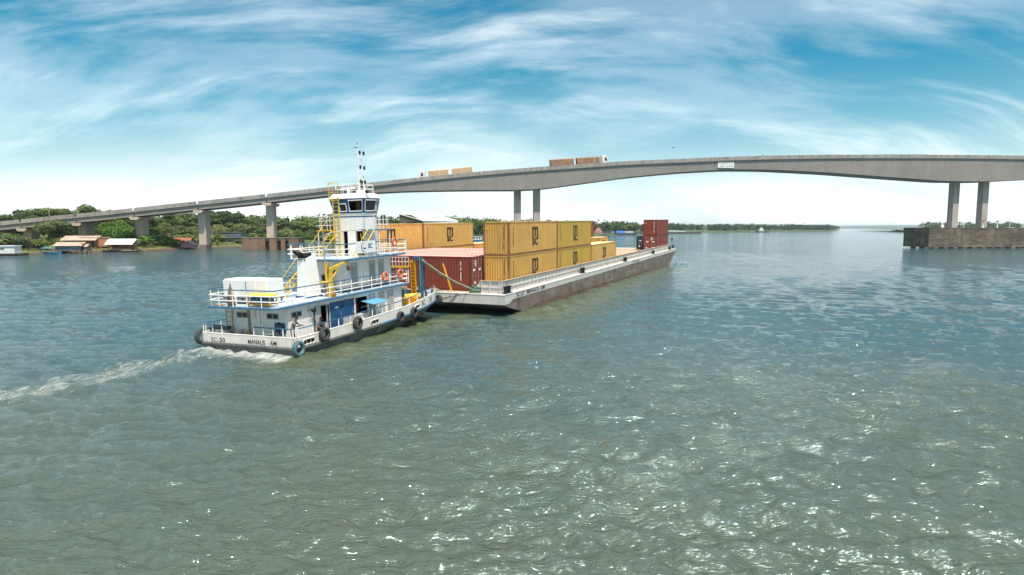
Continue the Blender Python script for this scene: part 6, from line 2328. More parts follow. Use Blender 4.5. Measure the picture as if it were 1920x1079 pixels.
def crown(seed, rad, h0, h1, nl, size, material, lobes=16, flat=1.0, core=.25):
    """crown between h0 and h1 with given radius; returns mesh and lobe centres"""
    rng = np.random.default_rng(seed)
    hc = (h1 - h0) / 2
    cs, rs = [], []
    for k in range(lobes):
        while True:
            p = rng.uniform(-1, 1, 3)
            if .15 < np.linalg.norm(p) < 1:
                break
        p[2] = p[2] * .9
        wid = 1.0 - .25 * max(0, p[2])
        cs.append([p[0] * rad * .72 * wid, p[1] * rad * .72 * wid, h0 + hc + p[2] * hc * .72])
        rs.append(rad * rng.uniform(.26, .46))
    cs, rs = np.array(cs), np.array(rs)
    w = rs ** 2 / (rs ** 2).sum()
    k = rng.choice(lobes, nl, p=w)
    d = rng.normal(0, 1, (nl, 3))
    d[:, 2] = np.abs(d[:, 2]) * rng.choice([1, 1, 1, -.7], nl)
    d /= np.linalg.norm(d, axis=1, keepdims=True)
    rr_ = rs[k] * (.62 + .45 * rng.random(nl) ** .6)
    rr_ *= 1 + .15 * np.sin(d[:, 0] * 7 + k) * np.sin(d[:, 1] * 6 + k * 2)
    C = cs[k] + d * rr_[:, None] * np.array([1, 1, .78 * flat])
    U, Vv = leaf_axes(rng, d, size)
    return quads_mesh('crown', C, U, Vv, material), cs


def make_tree(seed, rad, trunk_h, H, nl, size, material, lobes=16, flat=1.0, name='tree'):
    t = bpy.data.objects.new(name, None)
    COL.objects.link(t)
    me, cs = crown(seed, rad, trunk_h, H, nl, size, material, lobes, flat)
    link('crown', me, None, t)
    rng = random.Random(seed)
    mb = MB()
    top = Vector((rng.uniform(-.3, .3), rng.uniform(-.3, .3), trunk_h + (H - trunk_h) * .45))
    r0 = H * .022 + .05
    mb.path([(0, 0, -.6), (rng.uniform(-.15, .15), rng.uniform(-.15, .15), trunk_h * .6), top], r0, 7, r0 * .45)
    for c in cs[:7]:
        a = Vector((0, 0, trunk_h * rng.uniform(.7, 1.2)))
        mid = a.lerp(Vector(c), .5) + Vector((0, 0, .3))
        mb.path([a, mid, Vector(c)], r0 * .5, 5, r0 * .12)
    mb.build('trunk', 'bark', t)
    return t


def make_palm(seed, H):
    t = bpy.data.objects.new('palm_tree', None)
    COL.objects.link(t)
    rng = np.random.default_rng(seed)
    MB().path([(0, 0, -.5), (.15, 0, H * .5), (.05, .1, H)], .16, 7, .11).build('trunk', 'bark', t)
    C, U, Vv = [], [], []
    for k in range(15):
        az = k * 2.399
        el = rng.uniform(.1, 1.1)
        L = rng.uniform(2.3, 3.2)
        dirh = np.array([math.cos(az), math.sin(az), 0])
        for j in range(14):
            s = (j + 1) / 14
            p = np.array([.05, .1, H]) + dirh * L * s * math.cos(el * (1 - s)) + np.array([0, 0, L * (math.sin(el) * s - .75 * s * s)])
            side = np.array([-dirh[1], dirh[0], 0])
            for sg in (-1, 1):
                ll = .48 * (1 - .6 * abs(s - .4))
                C.append(p + side * sg * ll * .5 + np.array([0, 0, -.12]))
                U.append((side * sg + np.array([0, 0, -.35])) * ll * .55 + dirh * .12)
                Vv.append(dirh * .07)
    link('fronds', quads_mesh('fronds', np.array(C), np.array(U), np.array(Vv), 'leaf_pale'), None, t)
    return t


TREE = {}


def tree_proto(kind):
    if kind in TREE:
        return TREE[kind]
    spec = {
        'round_dark': lambda: make_tree(1, 4.6, 2.8, 12.0, 3600, .34, 'leaf_dark', 20),
        'tall_dark': lambda: make_tree(2, 4.0, 4.2, 14.0, 3600, .34, 'leaf_dark', 18),
        'tall_mid': lambda: make_tree(3, 4.3, 3.6, 13.0, 3600, .34, 'leaf_mid', 16),
        'round_mid': lambda: make_tree(4, 5.0, 2.2, 10.5, 3800, .34, 'leaf_mid', 22),
        'bright': lambda: make_tree(5, 5.4, 1.0, 9.0, 5200, .32, 'leaf_bright', 26),
        'umbrella': lambda: make_tree(6, 5.6, 3.2, 7.4, 3400, .34, 'leaf_pale', 18, .7),
        'thin': lambda: make_tree(7, 2.6, 6.0, 13.0, 1500, .34, 'leaf_mid', 8),
        'pale': lambda: make_tree(8, 5.0, 1.6, 9.0, 3600, .34, 'leaf_pale', 20),
        'bush_green': lambda: make_tree(9, 2.2, .1, 2.6, 1300, .22, 'leaf_mid', 12, 1, 'bush'),
        'bush_bright': lambda: make_tree(10, 2.4, .1, 2.9, 1300, .22, 'leaf_bright', 12, 1, 'bush'),
        'bush_lime': lambda: make_tree(11, 1.7, .1, 3.4, 1200, .20, 'leaf_lime', 12, 1, 'bush'),
        'bush_pale': lambda: make_tree(12, 2.0, .1, 2.2, 1100, .22, 'leaf_pale', 10, 1, 'bush'),
        'palm': lambda: make_palm(13, 7.0),
    }
    TREE[kind] = [spec[kind](), False]
    return TREE[kind]


HT = {'round_dark': 12, 'tall_dark': 14, 'tall_mid': 13, 'round_mid': 10.5, 'bright': 9, 'umbrella': 7.4, 'thin': 13, 'pale': 9, 'bush_green': 2.6, 'bush_bright': 2.9, 'bush_lime': 3.4, 'bush_pale': 2.2, 'palm': 8.2}
FPX = 1176.8


def tree(kind, x, y, z, top_z, label, group=None, wide=1.0, rot=None):
    pr = tree_proto(kind)
    if not pr[1]:
        o = pr[0]
        pr[1] = True
    else:
        o = copy_tree(pr[0])
    s = (top_z - z) / HT[kind]
    rz = random.uniform(0, 6.28) if rot is None else rot
    o.matrix_basis = Matrix.Translation((x, y, z)) @ Matrix.Rotation(rz, 4, 'Z') @ Matrix.Diagonal((s * wide, s * wide, s, 1))
    cat = 'bush' if kind.startswith('bush') else ('palm tree' if kind == 'palm' else 'tree')
    return tag(o, label, cat, group)


random.seed(99)
# wood behind the left bridge approach: (x, y, ground, top)
GA = 'trees of the wood behind the left bridge approach'
LA = 'dense green tree in the wood behind the low end of the bridge approach'


def col(px, Y):
    return (px - 960) / FPX * Y


def top_of(py, Y):
    return CAM_H + (428 - py) / FPX * Y


BACK = [(-28, 402, 262, 'tall_dark'), (6, 404, 258, 'round_mid'), (28, 399, 250, 'round_dark'), (48, 391, 252, 'tall_dark'), (66, 387, 246, 'round_dark'), (84, 388, 250, 'tall_dark'), (101, 386, 246, 'tall_mid'),
        (118, 388, 248, 'tall_dark'), (134, 390, 250, 'round_dark'), (151, 396, 252, 'thin'), (196, 393, 255, 'tall_mid'), (212, 395, 252, 'round_mid'), (240, 400, 255, 'round_dark')]
for px, py, Y, k in BACK:
    tree(k, col(px, Y), Y, 3.2, top_of(py, Y), LA, GA, random.uniform(1.1, 1.45))
tree('round_dark', col(170, 244), 244, 3.2, top_of(379, 244), 'big round crowned tree rising above the bridge deck at the left', None, 1.0)
GB = 'dark trees under the rising bridge spans'
LB = 'dark forest tree behind the bridge piers and the red roofed house'
MID = [(284, 404, 252, 'tall_dark'), (302, 402, 256, 'round_dark'), (322, 398, 250, 'tall_dark'), (344, 397, 254, 'tall_mid'), (362, 400, 250, 'round_mid'), (312, 418, 238, 'round_mid'), (340, 421, 236, 'pale'),
       (366, 425, 238, 'round_mid'), (288, 424, 236, 'round_dark'), (236, 418, 246, 'round_dark'), (130, 424, 228, 'round_dark'), (112, 430, 232, 'round_mid'), (186, 420, 240, 'tall_dark')]
for px, py, Y, k in MID:
    tree(k, col(px, Y), Y, 2.6, top_of(py, Y), LB, GB, random.uniform(1.2, 1.6))
GC = 'trees between the two river piers on the left'
LC = 'leafy tree on the bank between the two tall piers left of the tug'
for px, py, Y, k in [(402, 397, 262, 'tall_dark'), (420, 393, 268, 'tall_dark'), (436, 394, 270, 'round_dark'), (410, 420, 250, 'pale'), (470, 408, 280, 'round_dark'), (488, 414, 276, 'pale'), (456, 418, 262, 'pale'),
                    (432, 418, 262, 'round_mid'), (478, 424, 264, 'round_mid'), (500, 408, 290, 'tall_dark'), (398, 430, 242, 'pale'), (444, 424, 256, 'pale')]:
    tree(k, col(px, Y), Y, 2.6, top_of(py, Y), LC, GC, random.uniform(1.2, 1.55))
tree('thin', col(455, 274), 274, 2.6, top_of(392.5, 274), 'tall tree with a leaning crown standing out above the wood left of the tug', None, 1.2)
tree('thin', col(481, 300), 300, 2.6, top_of(406, 300), 'small lone tree top between the two tall piers', None, .7)
GD = 'trees along the bank behind the tug'
LD = 'bushy green tree on the bank behind the tug'
for px, py, Y, k in [(533, 404, 296, 'thin'), (524, 412, 300, 'round_mid'), (545, 413, 292, 'round_dark'), (556, 416, 300, 'round_mid'), (570, 413, 296, 'tall_mid'), (584, 411, 300, 'round_mid'), (598, 409, 304, 'tall_mid'),
                    (612, 412, 300, 'round_dark'), (626, 411, 306, 'round_mid'), (540, 428, 278, 'pale'), (560, 430, 280, 'round_mid'), (584, 430, 284, 'pale'), (606, 428, 286, 'round_mid'), (640, 420, 310, 'round_mid'),
                    (660, 421, 320, 'round_mid'), (680, 420, 320, 'round_dark')]:
    tree(k, col(px, Y), Y, 2.2, top_of(py, Y), LD, GD, random.uniform(1.25, 1.6))
GE = 'trees by the white roofed shed beyond the barge'
LE = 'tree showing over the yellow port side containers'
for px, py, Y, k in [(712, 408, 330, 'tall_dark'), (720, 401, 332, 'tall_dark'), (729, 404, 334, 'tall_dark'), (738, 409, 336, 'round_dark'), (824, 409, 372, 'tall_dark'), (838, 411, 378, 'round_dark'),
                    (858, 408, 380, 'tall_mid'), (848, 412, 376, 'round_mid'), (872, 414, 384, 'round_mid'), (884, 416, 384, 'round_mid'), (700, 418, 330, 'round_mid')]:
    tree(k, col(px, Y), Y, 2.4, top_of(py, Y), LE, GE, random.uniform(.8, 1.1))
GF = 'trees in the gap between the two yellow stacks'
LF = 'tree in the gap between the port and starboard yellow containers'
for px, py, Y, k in [(897, 413, 372, 'round_mid'), (905, 415, 368, 'round_dark'), (893, 427, 356, 'round_dark'), (908, 425, 356, 'round_mid'), (918, 415, 380, 'round_mid')]:
    tree(k, col(px, Y), Y, 2.0, top_of(py, Y), LF, GF, .9)
for px, py, Y in [(938, 413, 420), (945, 414, 424), (985, 414, 430), (1000, 413.5, 434)]:
    tree('round_dark', col(px, Y), Y, 2.4, top_of(py, Y), 'tree top just showing over the starboard yellow stack', 'tree tops over the starboard stack', .9)
# front trees
tree('umbrella', col(104, 196), 196, 2.2, top_of(414, 196), 'pale spreading tree in front of the low bridge spans', None, 1.0)
tree('bright', col(221, 199), 199, 1.8, top_of(412, 199), 'bright green mango tree between two bridge piers', None, 1.0)
tree('round_dark', col(112, 200), 200, 1.8, top_of(428, 200), 'dark tree in shade under the pale spreading tree', None, 1.2)
tree('palm', col(187, 196), 196, 1.6, top_of(427, 196), 'pale palm tree left of the bright mango tree', None, .9)
tree('palm', col(317, 216), 216, 1.6, top_of(436, 216), 'thin palm tree on the earth bank behind the red roofed house', None, .8)
tree('round_mid', col(292, 216), 216, 1.4, top_of(448, 216), 'leafy shrub tree beside the turquoise roof', None, 1.2)
tree('bush_lime', col(398, 230), 230, .8, top_of(448, 230), 'yellow green bush close beside the tall pier', None, 1.1)
tree('bush_lime', col(408, 231), 231, .8, top_of(449, 231), 'yellow green bush before the grey two storey house', None, 1.1)
tree('bush_bright', col(22, 176), 176, 1.6, top_of(438, 176), 'bright green bush behind the white floating cabin', None, 1.4)
tree('round_mid', col(2, 182), 182, 1.6, top_of(437, 182), 'dark green tree at the left edge behind the white floating cabin', None, 1.0)
tree('palm', col(52, 182), 182, 1.2, top_of(437, 182), 'small pale palm by the white wall', None, .9)
tree('bush_green', col(75, 177), 177, .9, top_of(447, 177), 'round dark green bush on the left bank', None, 1.3)
GG = 'bushes scattered along the left bank'
LG = 'low bush on the left river bank'
rb = random.Random(17)
PR = [Vector((x, y, 0)) for x, y in SHORE]
for k in range(150):
    i = rb.randrange(3, 19)
    p = PR[i].lerp(PR[i + 1], rb.random())
    t_ = (PR[i + 1] - PR[i]).normalized()
    o_ = Vector((-t_.y, t_.x, 0))
    dd = rb.uniform(5, 26)
    q = p + o_ * dd
    if abs(q.x + 130 - (q.y - 195) * .2) < 3:
        continue
    gz = .9 + dd * .055
    tree(rb.choice(['bush_green', 'bush_green', 'bush_pale', 'bush_bright']), q.x, q.y, gz - .2, gz + rb.uniform(1.4, 3.6), LG, GG, rb.uniform(1.1, 1.9))
GH = 'trees on the bank beyond the bridge'
LH = 'tree on the shore behind the moored far boats'
for k in range(46):
    f = k / 45
    Yb = 430 + 330 * f
    i = min(len(PR) - 2, 19)
    xx = 30 + 125 * f + rb.uniform(2, 45)
    yy = 425 + 315 * f + rb.uniform(15, 60)
    tree(rb.choice(['round_mid', 'round_dark', 'tall_mid', 'round_dark']), xx - 25, yy + 25, 2.0, rb.uniform(9.5, 13.5), LH, GH, rb.uniform(1.0, 1.3))
tree('tall_mid', col(1168, 640), 690, 2.0, top_of(415, 690), 'tallest tree on the far shore above the blue tarpaulin barge', None, 1.1)
tree('tall_mid', col(1185, 690), 700, 2.0, top_of(417, 700), 'tall tree on the far shore left of the red bow stack', None, 1.0)


def wood(name, label, pts, n, depth, hmin, hmax, nl, size, seed):
    """far-off wood that reads as one mass"""
    rng = np.random.default_rng(seed)
    P = np.array(pts, float)
    seg = np.linalg.norm(np.diff(P, axis=0), axis=1)
    cum = np.concatenate([[0], np.cumsum(seg)])
    C, U, Vv = [], [], []
    for k in range(n):
        d = rng.random() * cum[-1]
        i = min(np.searchsorted(cum, d) - 1, len(seg) - 1)
        i = max(i, 0)
        t_ = (d - cum[i]) / seg[i]
        p = P[i] + (P[i + 1] - P[i]) * t_
        tv = (P[i + 1] - P[i]) / seg[i]
        o_ = np.array([-tv[1], tv[0]])
        p = p + o_ * (6 + rng.random() ** 1.5 * depth)
        H = rng.uniform(hmin, hmax)
        r_ = H * rng.uniform(.34, .55)
        nn = nl
        dd = rng.normal(0, 1, (nn, 3))
        dd[:, 2] = np.abs(dd[:, 2]) * rng.choice([1, 1, -.8], nn)
        dd /= np.linalg.norm(dd, axis=1, keepdims=True)
        hcen = 2 + H * .58
        lob = 1 + .25 * np.sin(dd[:, 0] * 5 + k) * np.sin(dd[:, 1] * 5 + 2 * k)
        c = np.array([p[0], p[1], hcen]) + dd * np.array([r_, r_, H * .44]) * (lob * rng.uniform(.75, 1.05, nn))[:, None]
        u, v_ = leaf_axes(rng, dd, size)
        C.append(c)
        U.append(u)
        Vv.append(v_)
    me = quads_mesh(name, np.concatenate(C), np.concatenate(U), np.concatenate(Vv), 'leaf_dark')
    return tag(link(name, me, None), label, 'wood', kind='stuff')


wood('far_wood', 'far wooded shore beyond the barge bow', [(100, 626), (148.8, 735), (269.4, 940), (392, 1057), (500, 1160), (658, 1300), (900, 1760), (1200, 2300)], 620, 90, 8, 12.5, 60, 1.5, 41)
wood('far_wood', 'far wood behind the right bridge pier', [(628, 978), (648, 958), (700, 930), (800, 910), (1000, 905), (1500, 905)], 330, 70, 9, 15, 60, 1.5, 42)
wood('back_wood', 'mass of trees further inland behind the left bank', [(-330, 250), (-230, 270), (-150, 285), (-112, 300), (-80, 330), (-30, 380), (20, 470)], 300, 70, 7, 12, 150, .9, 43)
wood('back_wood', 'low wood on the land beyond the tug and barge', [(-20, 372), (20, 450), (55, 540), (95, 640)], 120, 60, 8, 11.5, 100, .9, 44)


def grass():
    rng = np.random.default_rng(6)
    C, U, Vv = [], [], []
    for k in range(9000):
        i = rng.integers(2, 14)
        a, b = np.array(SHORE[i]), np.array(SHORE[i + 1])
        t_ = rng.random()
        p = a + (b - a) * t_
        tv = (b - a) / np.linalg.norm(b - a)
        o_ = np.array([-tv[1], tv[0]])
        dd = 2.0 + rng.random() ** 1.3 * 16
        if math.sin(p[0] * .55 + p[1] * .23) + math.sin(dd * .5 + p[1] * .4) < -.3:
            continue
        p = p + o_ * dd
        gz = .6 + dd * .075
        L = rng.uniform(.25, .75)
        lean = rng.normal(0, .25, 2)
        C.append([p[0], p[1], gz + L * .5])
        U.append([lean[0] * L, lean[1] * L, L * .6])
        az = rng.random() * 6.28
        Vv.append([math.cos(az) * .10, math.sin(az) * .10, 0])
    me = quads_mesh('bank_grass', np.array(C), np.array(U), np.array(Vv), 'grass_green')
    tag(link('bank_grass', me, None), 'tall pale grass along the left bank', 'grass', kind='stuff')


grass()

# ------------------------------------------------------------------ houses on the left bank
def gable_house(label, x, y, z, rz, w, d, h, rh, wall_m, roof_m, eave=.5, windows=(), door=None, stilts=0.0, name='house', open_front=False, cat='house', fix_group=None):
    """w along local x (ridge direction), d along local y; front is -y"""
    t = thing(name, label, cat, T(x, y, z, rz))
    hw, hd = w / 2, d / 2
    mb = MB()
    th = .12
    if open_front:
        mb.box(-hw, hw, hd - th, hd, 0, h)
        mb.box(-hw, -hw + th, 0, hd - th, 0, h).box(hw - th, hw, 0, hd - th, 0, h)
    else:
        mb.box(-hw, hw, -hd, -hd + th, 0, h).box(-hw, hw, hd - th, hd, 0, h).box(-hw, -hw + th, -hd + th, hd - th, 0, h).box(hw - th, hw, -hd + th, hd - th, 0, h)
    wl_ = mb.build('wall', wall_m, t)
    if not open_front:
        for s in (-1, 1):
            MB().prism([(-hd, h), (hd, h), (0, h + rh - .05)], s * hw - (.1 if s > 0 else 0), s * hw + (0 if s > 0 else .1), 'x').build('gable', wall_m, t)
    # two corrugated roof slopes
    for s in (-1, 1):
        n = max(6, int((w + 2 * eave) / .45))
        pr = corr(n, (w + 2 * eave) / n, .05, -hw - eave)
        sl = rh / hd
        vs, fs = [], []
        for q, o in pr:
            vs += [(q, s * (hd + eave), h - eave * sl + .06 + o), (q, 0, h + rh + .06 + o)]
        for i in range(len(pr) - 1):
            f = (2 * i, 2 * i + 2, 2 * i + 3, 2 * i + 1)
            fs.append(f if s < 0 else f[::-1])
        MB().add(vs, fs).build('roof', roof_m, t)
    MB().tube((-hw - eave, 0, h + rh + .07), (hw + eave, 0, h + rh + .07), .08, 6).build('ridge', roof_m, t)
    for wx, wz, ww, wh in windows:
        window(None, T(wx, -hd - .001, wz) @ FACE_AFT, ww, wh, 2, 'plaster_white', 'glass_dark').parent = t
    if door is not None:
        MB().box(door - .42, door + .42, -hd - .03, -hd - .004, .02, 1.95).build('door', 'boards_dark', t)
    if stilts or open_front:
        for xx in (-hw + .1, 0, hw - .1):
            for yy in ((-hd + .1, hd - .1) if stilts else (-hd + .1,)):
                MB().box(xx - .08, xx + .08, yy - .08, yy + .08, -stilts - .4, h if open_front else 0).build('post', 'boards_grey', t)
        if stilts:
            MB().box(-hw - .2, hw + .2, -hd - .3, hd + .2, -.14, -.01).build('floor', 'boards_grey', t)
    return t


def hx(px, Y):
    return (px - 960) / FPX * Y


def hz(py, Y):
    return CAM_H - (py - 428) / FPX * Y


# white floating cabin at the left edge
fc = thing('floating_cabin', 'white flat roofed floating cabin on a dark raft at the left edge', 'cabin', T(hx(14, 163), 163.5, .55, R(4)))
MB().box(-1.5, 2.2, -1.1, 1.6, 0, 1.85).build('wall', 'plaster_white', fc)
MB().box(-4.5, 2.35, -1.35, 1.8, 1.86, 2.02).build('roof', 'roof_white', fc)
MB().box(-4.2, -4.08, -1.2, -1.08, 0, 1.86).build('post', 'plaster_white', fc)
window(None, T(-.75, -1.1, 1.15) @ FACE_AFT, 1.0, .55, 2, 'plaster_white', 'glass_dark').parent = fc
MB().box(-5.5, 3.6, -1.9, 2.2, -.30, -.02).build('raft', 'boards_dark', fc)
for yy in (-1.4, 0, 1.5):
    MB().tube((-5.6, yy, -.45), (3.8, yy, -.45), .32, 8).build('raft_log', 'boards_dark', fc)

gable_house('low white roofed house at the left edge below the bridge end', hx(10, 205), 206, 2.8, R(3), 7.4, 5, hz(437, 205) - 2.8, .9, 'boards_dark', 'roof_white', .6)
ww = thing('garden_wall', 'small whitewashed wall among the palms at the left', 'wall', T(hx(39, 188), 188, 2.0))
MB().box(-.9, .9, -.1, .1, 0, 2.0).build('upper_wall', 'plaster_white', ww)
MB().box(-.7, .5, -.14, -.101, 0.1, .9).build('lower_panel', 'plaster_white', ww)

gable_house('waterside shack with rusty tan roof and blue grey board walls', hx(131, 177), 178, .9, R(10), 6.4, 4.2, hz(460, 177) - .9, .75, 'boards_blue', 'roof_tan', .55, [(1.6, 1.1, .7, .6)], None, .6, 'shack', cat='shack')
gable_house('grey board lean-to beside the blue grey shack', hx(156, 178), 178.6, .8, R(12), 2.4, 3.0, hz(462, 178) - .8, .5, 'boards_grey', 'roof_tan', .3, [], .2, .5, 'shack', cat='shack')
gable_house('long tan roofed open shed behind the waterside shacks', hx(150, 190), 192, 2.2, R(8), 8.6, 5.5, hz(449.5, 190) - 2.2, 1.0, 'boards_dark', 'roof_tan', .7, [], None, 0, 'shed', True, cat='shed')
bw_ = thing('brick_wall', 'unfinished orange brick building under the tan roof', 'building', T(hx(180, 191), 191.5, 1.5, R(8)))
MB().box(-4.2, -1.2, 0, .2, 0, 2.6).box(-1.1, 3.4, -.4, -.2, 0, 2.7).box(3.2, 3.4, -.2, 3, 0, 2.6).build('wall', 'brick_orange', bw_)
MB().box(-4.3, 3.5, -.6, 3.1, 2.7, 2.82).build('roof', 'roof_tan', bw_)
MB().box(-.95, -.2, -.45, -.401, .1, 1.9).build('door', 'boards_dark', bw_)
gable_house('waterside hut with a bright white metal roof and open sides', hx(228, 189), 190, .9, R(6), 6.6, 4.0, hz(456, 189) - .9, 1.15, 'brick_orange', 'roof_white', .7, [], None, .5, 'hut', True, cat='hut')
rf = thing('raft', 'pale plank jetty in front of the white roofed hut', 'jetty', T(hx(232, 187), 187, .35, R(6)))
for k in range(12):
    MB().box(-3.6 + k * .62, -3.05 + k * .62, -.9, .9, 0, .09).build('plank', 'wood_tan', rf)
MB().box(-3.7, 3.9, -.7, -.5, -.35, -.01).box(-3.7, 3.9, .5, .7, -.35, -.01).build('beam', 'boards_dark', rf)
gable_house('small house with a turquoise roof beside the earth bank', hx(291, 214), 214, 1.6, R(4), 4.4, 3.5, hz(446, 214) - 1.6, .6, 'boards_grey', 'roof_turquoise', .4, [(0, 1.2, .8, .7)])
gable_house('old house with a broken red tile roof beside the tall pier', hx(343, 219), 220, .9, R(-8), 6.0, 4.6, hz(455, 219) - .9, 1.6, 'boards_grey', 'roof_tile', .5, [(-1.2, 1.2, .8, .8)], 1.6)
gable_house('pink plastered house with a pale roof close to the water', hx(356, 214), 213.8, .5, R(96), 3.6, 4.6, hz(459, 214) - .5, 1.25, 'plaster_pink', 'roof_tan', .45, [(-.8, 1.2, .6, .7), (.8, 1.2, .6, .7)])
for q in (-.5, .5):
    pass
gb = thing('riverside_building', 'grey two storey building at the water left of the concrete block', 'building', T(hx(427, 240), 240, .3, R(2)))
MB().box(-5.4, 5.2, 0, 6, 0, 3.2).build('ground_storey', 'plaster_grey', gb)
MB().box(-4.8, 4.6, .5, 6, 3.38, 5.1).build('upper_storey', 'boards_blue', gb)
MB().box(-5.6, 5.4, -.9, 6.2, 3.2, 3.37).build('balcony_slab', 'plaster_grey', gb)
MB().box(-5.2, 5.0, -.6, 6.3, 5.1, 5.25).build('roof', 'boards_grey', gb)
for k in range(14):
    MB().box(-5.4 + k * .82, -5.34 + k * .82, -.85, -.79, 3.38, 4.25).build('baluster', 'plaster_white', gb)
MB().box(-5.5, 5.4, -.86, -.78, 4.25, 4.32).build('handrail', 'plaster_white', gb)
for xx, m in ((-3.4, 'glass_dark'), (-1.2, 'glass_dark'), (1.0, 'glass_dark'), (3.2, 'glass_dark')):
    window(None, T(xx, 0, 2.1) @ FACE_AFT, 1.0, .8, 2, 'plaster_white', m).parent = gb
for xx in (-3.6, -1.8, 0.2, 2.4):
    window(None, T(xx, .5, 4.35) @ FACE_AFT, .7, 1.1, 1, 'plaster_white', 'glass_dark').parent = gb
MB().box(-2.6, .9, -.03, -.004, .1, 1.2).build('boat_door', 'boards_dark', gb)
MB().box(2.6, 3.6, -.03, -.004, .1, 1.9).box(4.2, 5.0, -.03, -.004, .1, 1.9).build('door', 'plaster_white', gb)

# pale roofed warehouse seen over the port containers
wh = thing('warehouse', 'large warehouse with a pale metal roof and dark open gable end', 'warehouse', T(hx(752, 335), 337, 3.0, R(-20)))
zr = hz(402, 335) - 3.0
ze = hz(415, 335) - 3.0
MB().prism([(-1.0, 0), (13, 0), (13, ze), (6.0, zr - .3), (-1.0, zr)], -.1, .25, 'y', Matrix.Rotation(0, 4, 'Z')).build('gable_wall', 'shed_brown', wh)
MB().box(3.6, 9.6, -.16, -.101, 0, ze - .3).build('gable_door', 'interior_dark', wh)
MB().hexa([(-1.3, -.6, zr), (13.3, -.6, ze), (25, 19, ze), (11, 19, zr)], [(-1.3, -.6, zr + .25), (13.3, -.6, ze + .25), (25, 19, ze + .25), (11, 19, zr + .25)]).build('roof', 'roof_white', wh)
MB().hexa([(12.9, 0, 0), (13.1, 0, 0), (24.7, 18.5, 0), (24.5, 18.5, 0)], [(12.9, 0, ze), (13.1, 0, ze), (24.7, 18.5, ze), (24.5, 18.5, ze)]).build('side_wall', 'roof_white', wh)

# ------------------------------------------------------------------ small craft
def canoe(label, x, y, rz, L, m, canopy=None):
    t = thing('canoe', label, 'boat', T(x, y, .08, rz))
    vs, fs = [], []
    st = 9
    for k in range(st):
        q = -1 + 2 * k / (st - 1)
        b = .55 * (1 - abs(q) ** 2.4) + .03
        sh = .42 + .22 * q * q
        vs += [(q * L / 2, -b, sh), (q * L / 2, -b * .6, -.12), (q * L / 2, b * .6, -.12), (q * L / 2, b, sh), (q * L / 2, b - .06, sh), (q * L / 2, b * .55, 0), (q * L / 2, -b * .55, 0), (q * L / 2, -b + .06, sh)]
    for k in range(st - 1):
        for j in range(8):
            fs.append((k * 8 + j, k * 8 + (j + 1) % 8, (k + 1) * 8 + (j + 1) % 8, (k + 1) * 8 + j))
    MB().add(vs, fs).build('hull', m, t, fix=True)
    for q in (-.25, .2):
        MB().box(q * L - .1, q * L + .1, -.42, .42, .28, .32).build('thwart', 'wood_tan', t)
    if canopy:
        MB().prism([(-.75, 1.5), (.75, 1.5), (.6, 1.62), (-.6, 1.62)], -L * .3, L * .3, 'x').build('canopy', canopy, t)
        for xx in (-L * .28, L * .28):
            for yy in (-.5, .5):
                MB().tube((xx, yy, .3), (xx, yy, 1.5), .03, 5).build('canopy_post', 'steel_grey', t)
    return t


canoe('canoe with a pale turquoise canopy moored beside the shack', hx(91, 173), 173, R(5), 4.6, 'boat_blue', 'roof_turquoise')
canoe('low blue canoe in front of the shack', hx(104, 171.5), 171.5, R(-3), 3.6, 'boat_blue')
canoe('dark canoe under the white roofed hut', hx(212, 186), 185.5, R(10), 5.0, 'boards_dark')
canoe('brown canoe drawn up by the earth bank', hx(262, 194), 193.5, R(14), 4.0, 'wood_tan')
fb = thing('river_boat', 'small white river boat in the gap between the yellow stacks', 'boat', T(hx(893, 330), 330, 0, R(10)))
MB().hexa([(-4, -1, -.3), (4, -1, -.3), (4, 1, -.3), (-4, 1, -.3)], [(-4.4, -1.3, .9), (4.9, -1.3, 1.2), (4.9, 1.3, 1.2), (-4.4, 1.3, .9)]).build('hull', 'boat_blue', fb)
MB().box(-3.4, 2.8, -1.1, 1.1, .95, 2.6).build('cabin', 'plaster_white', fb)
MB().box(-3.8, 3.4, -1.3, 1.3, 2.6, 2.72).build('roof', 'roof_white', fb)
for k in range(4):
    MB().box(-2.9 + k * 1.4, -2.1 + k * 1.4, -1.13, -1.101, 1.5, 2.2).build('window', 'glass_dark', fb)


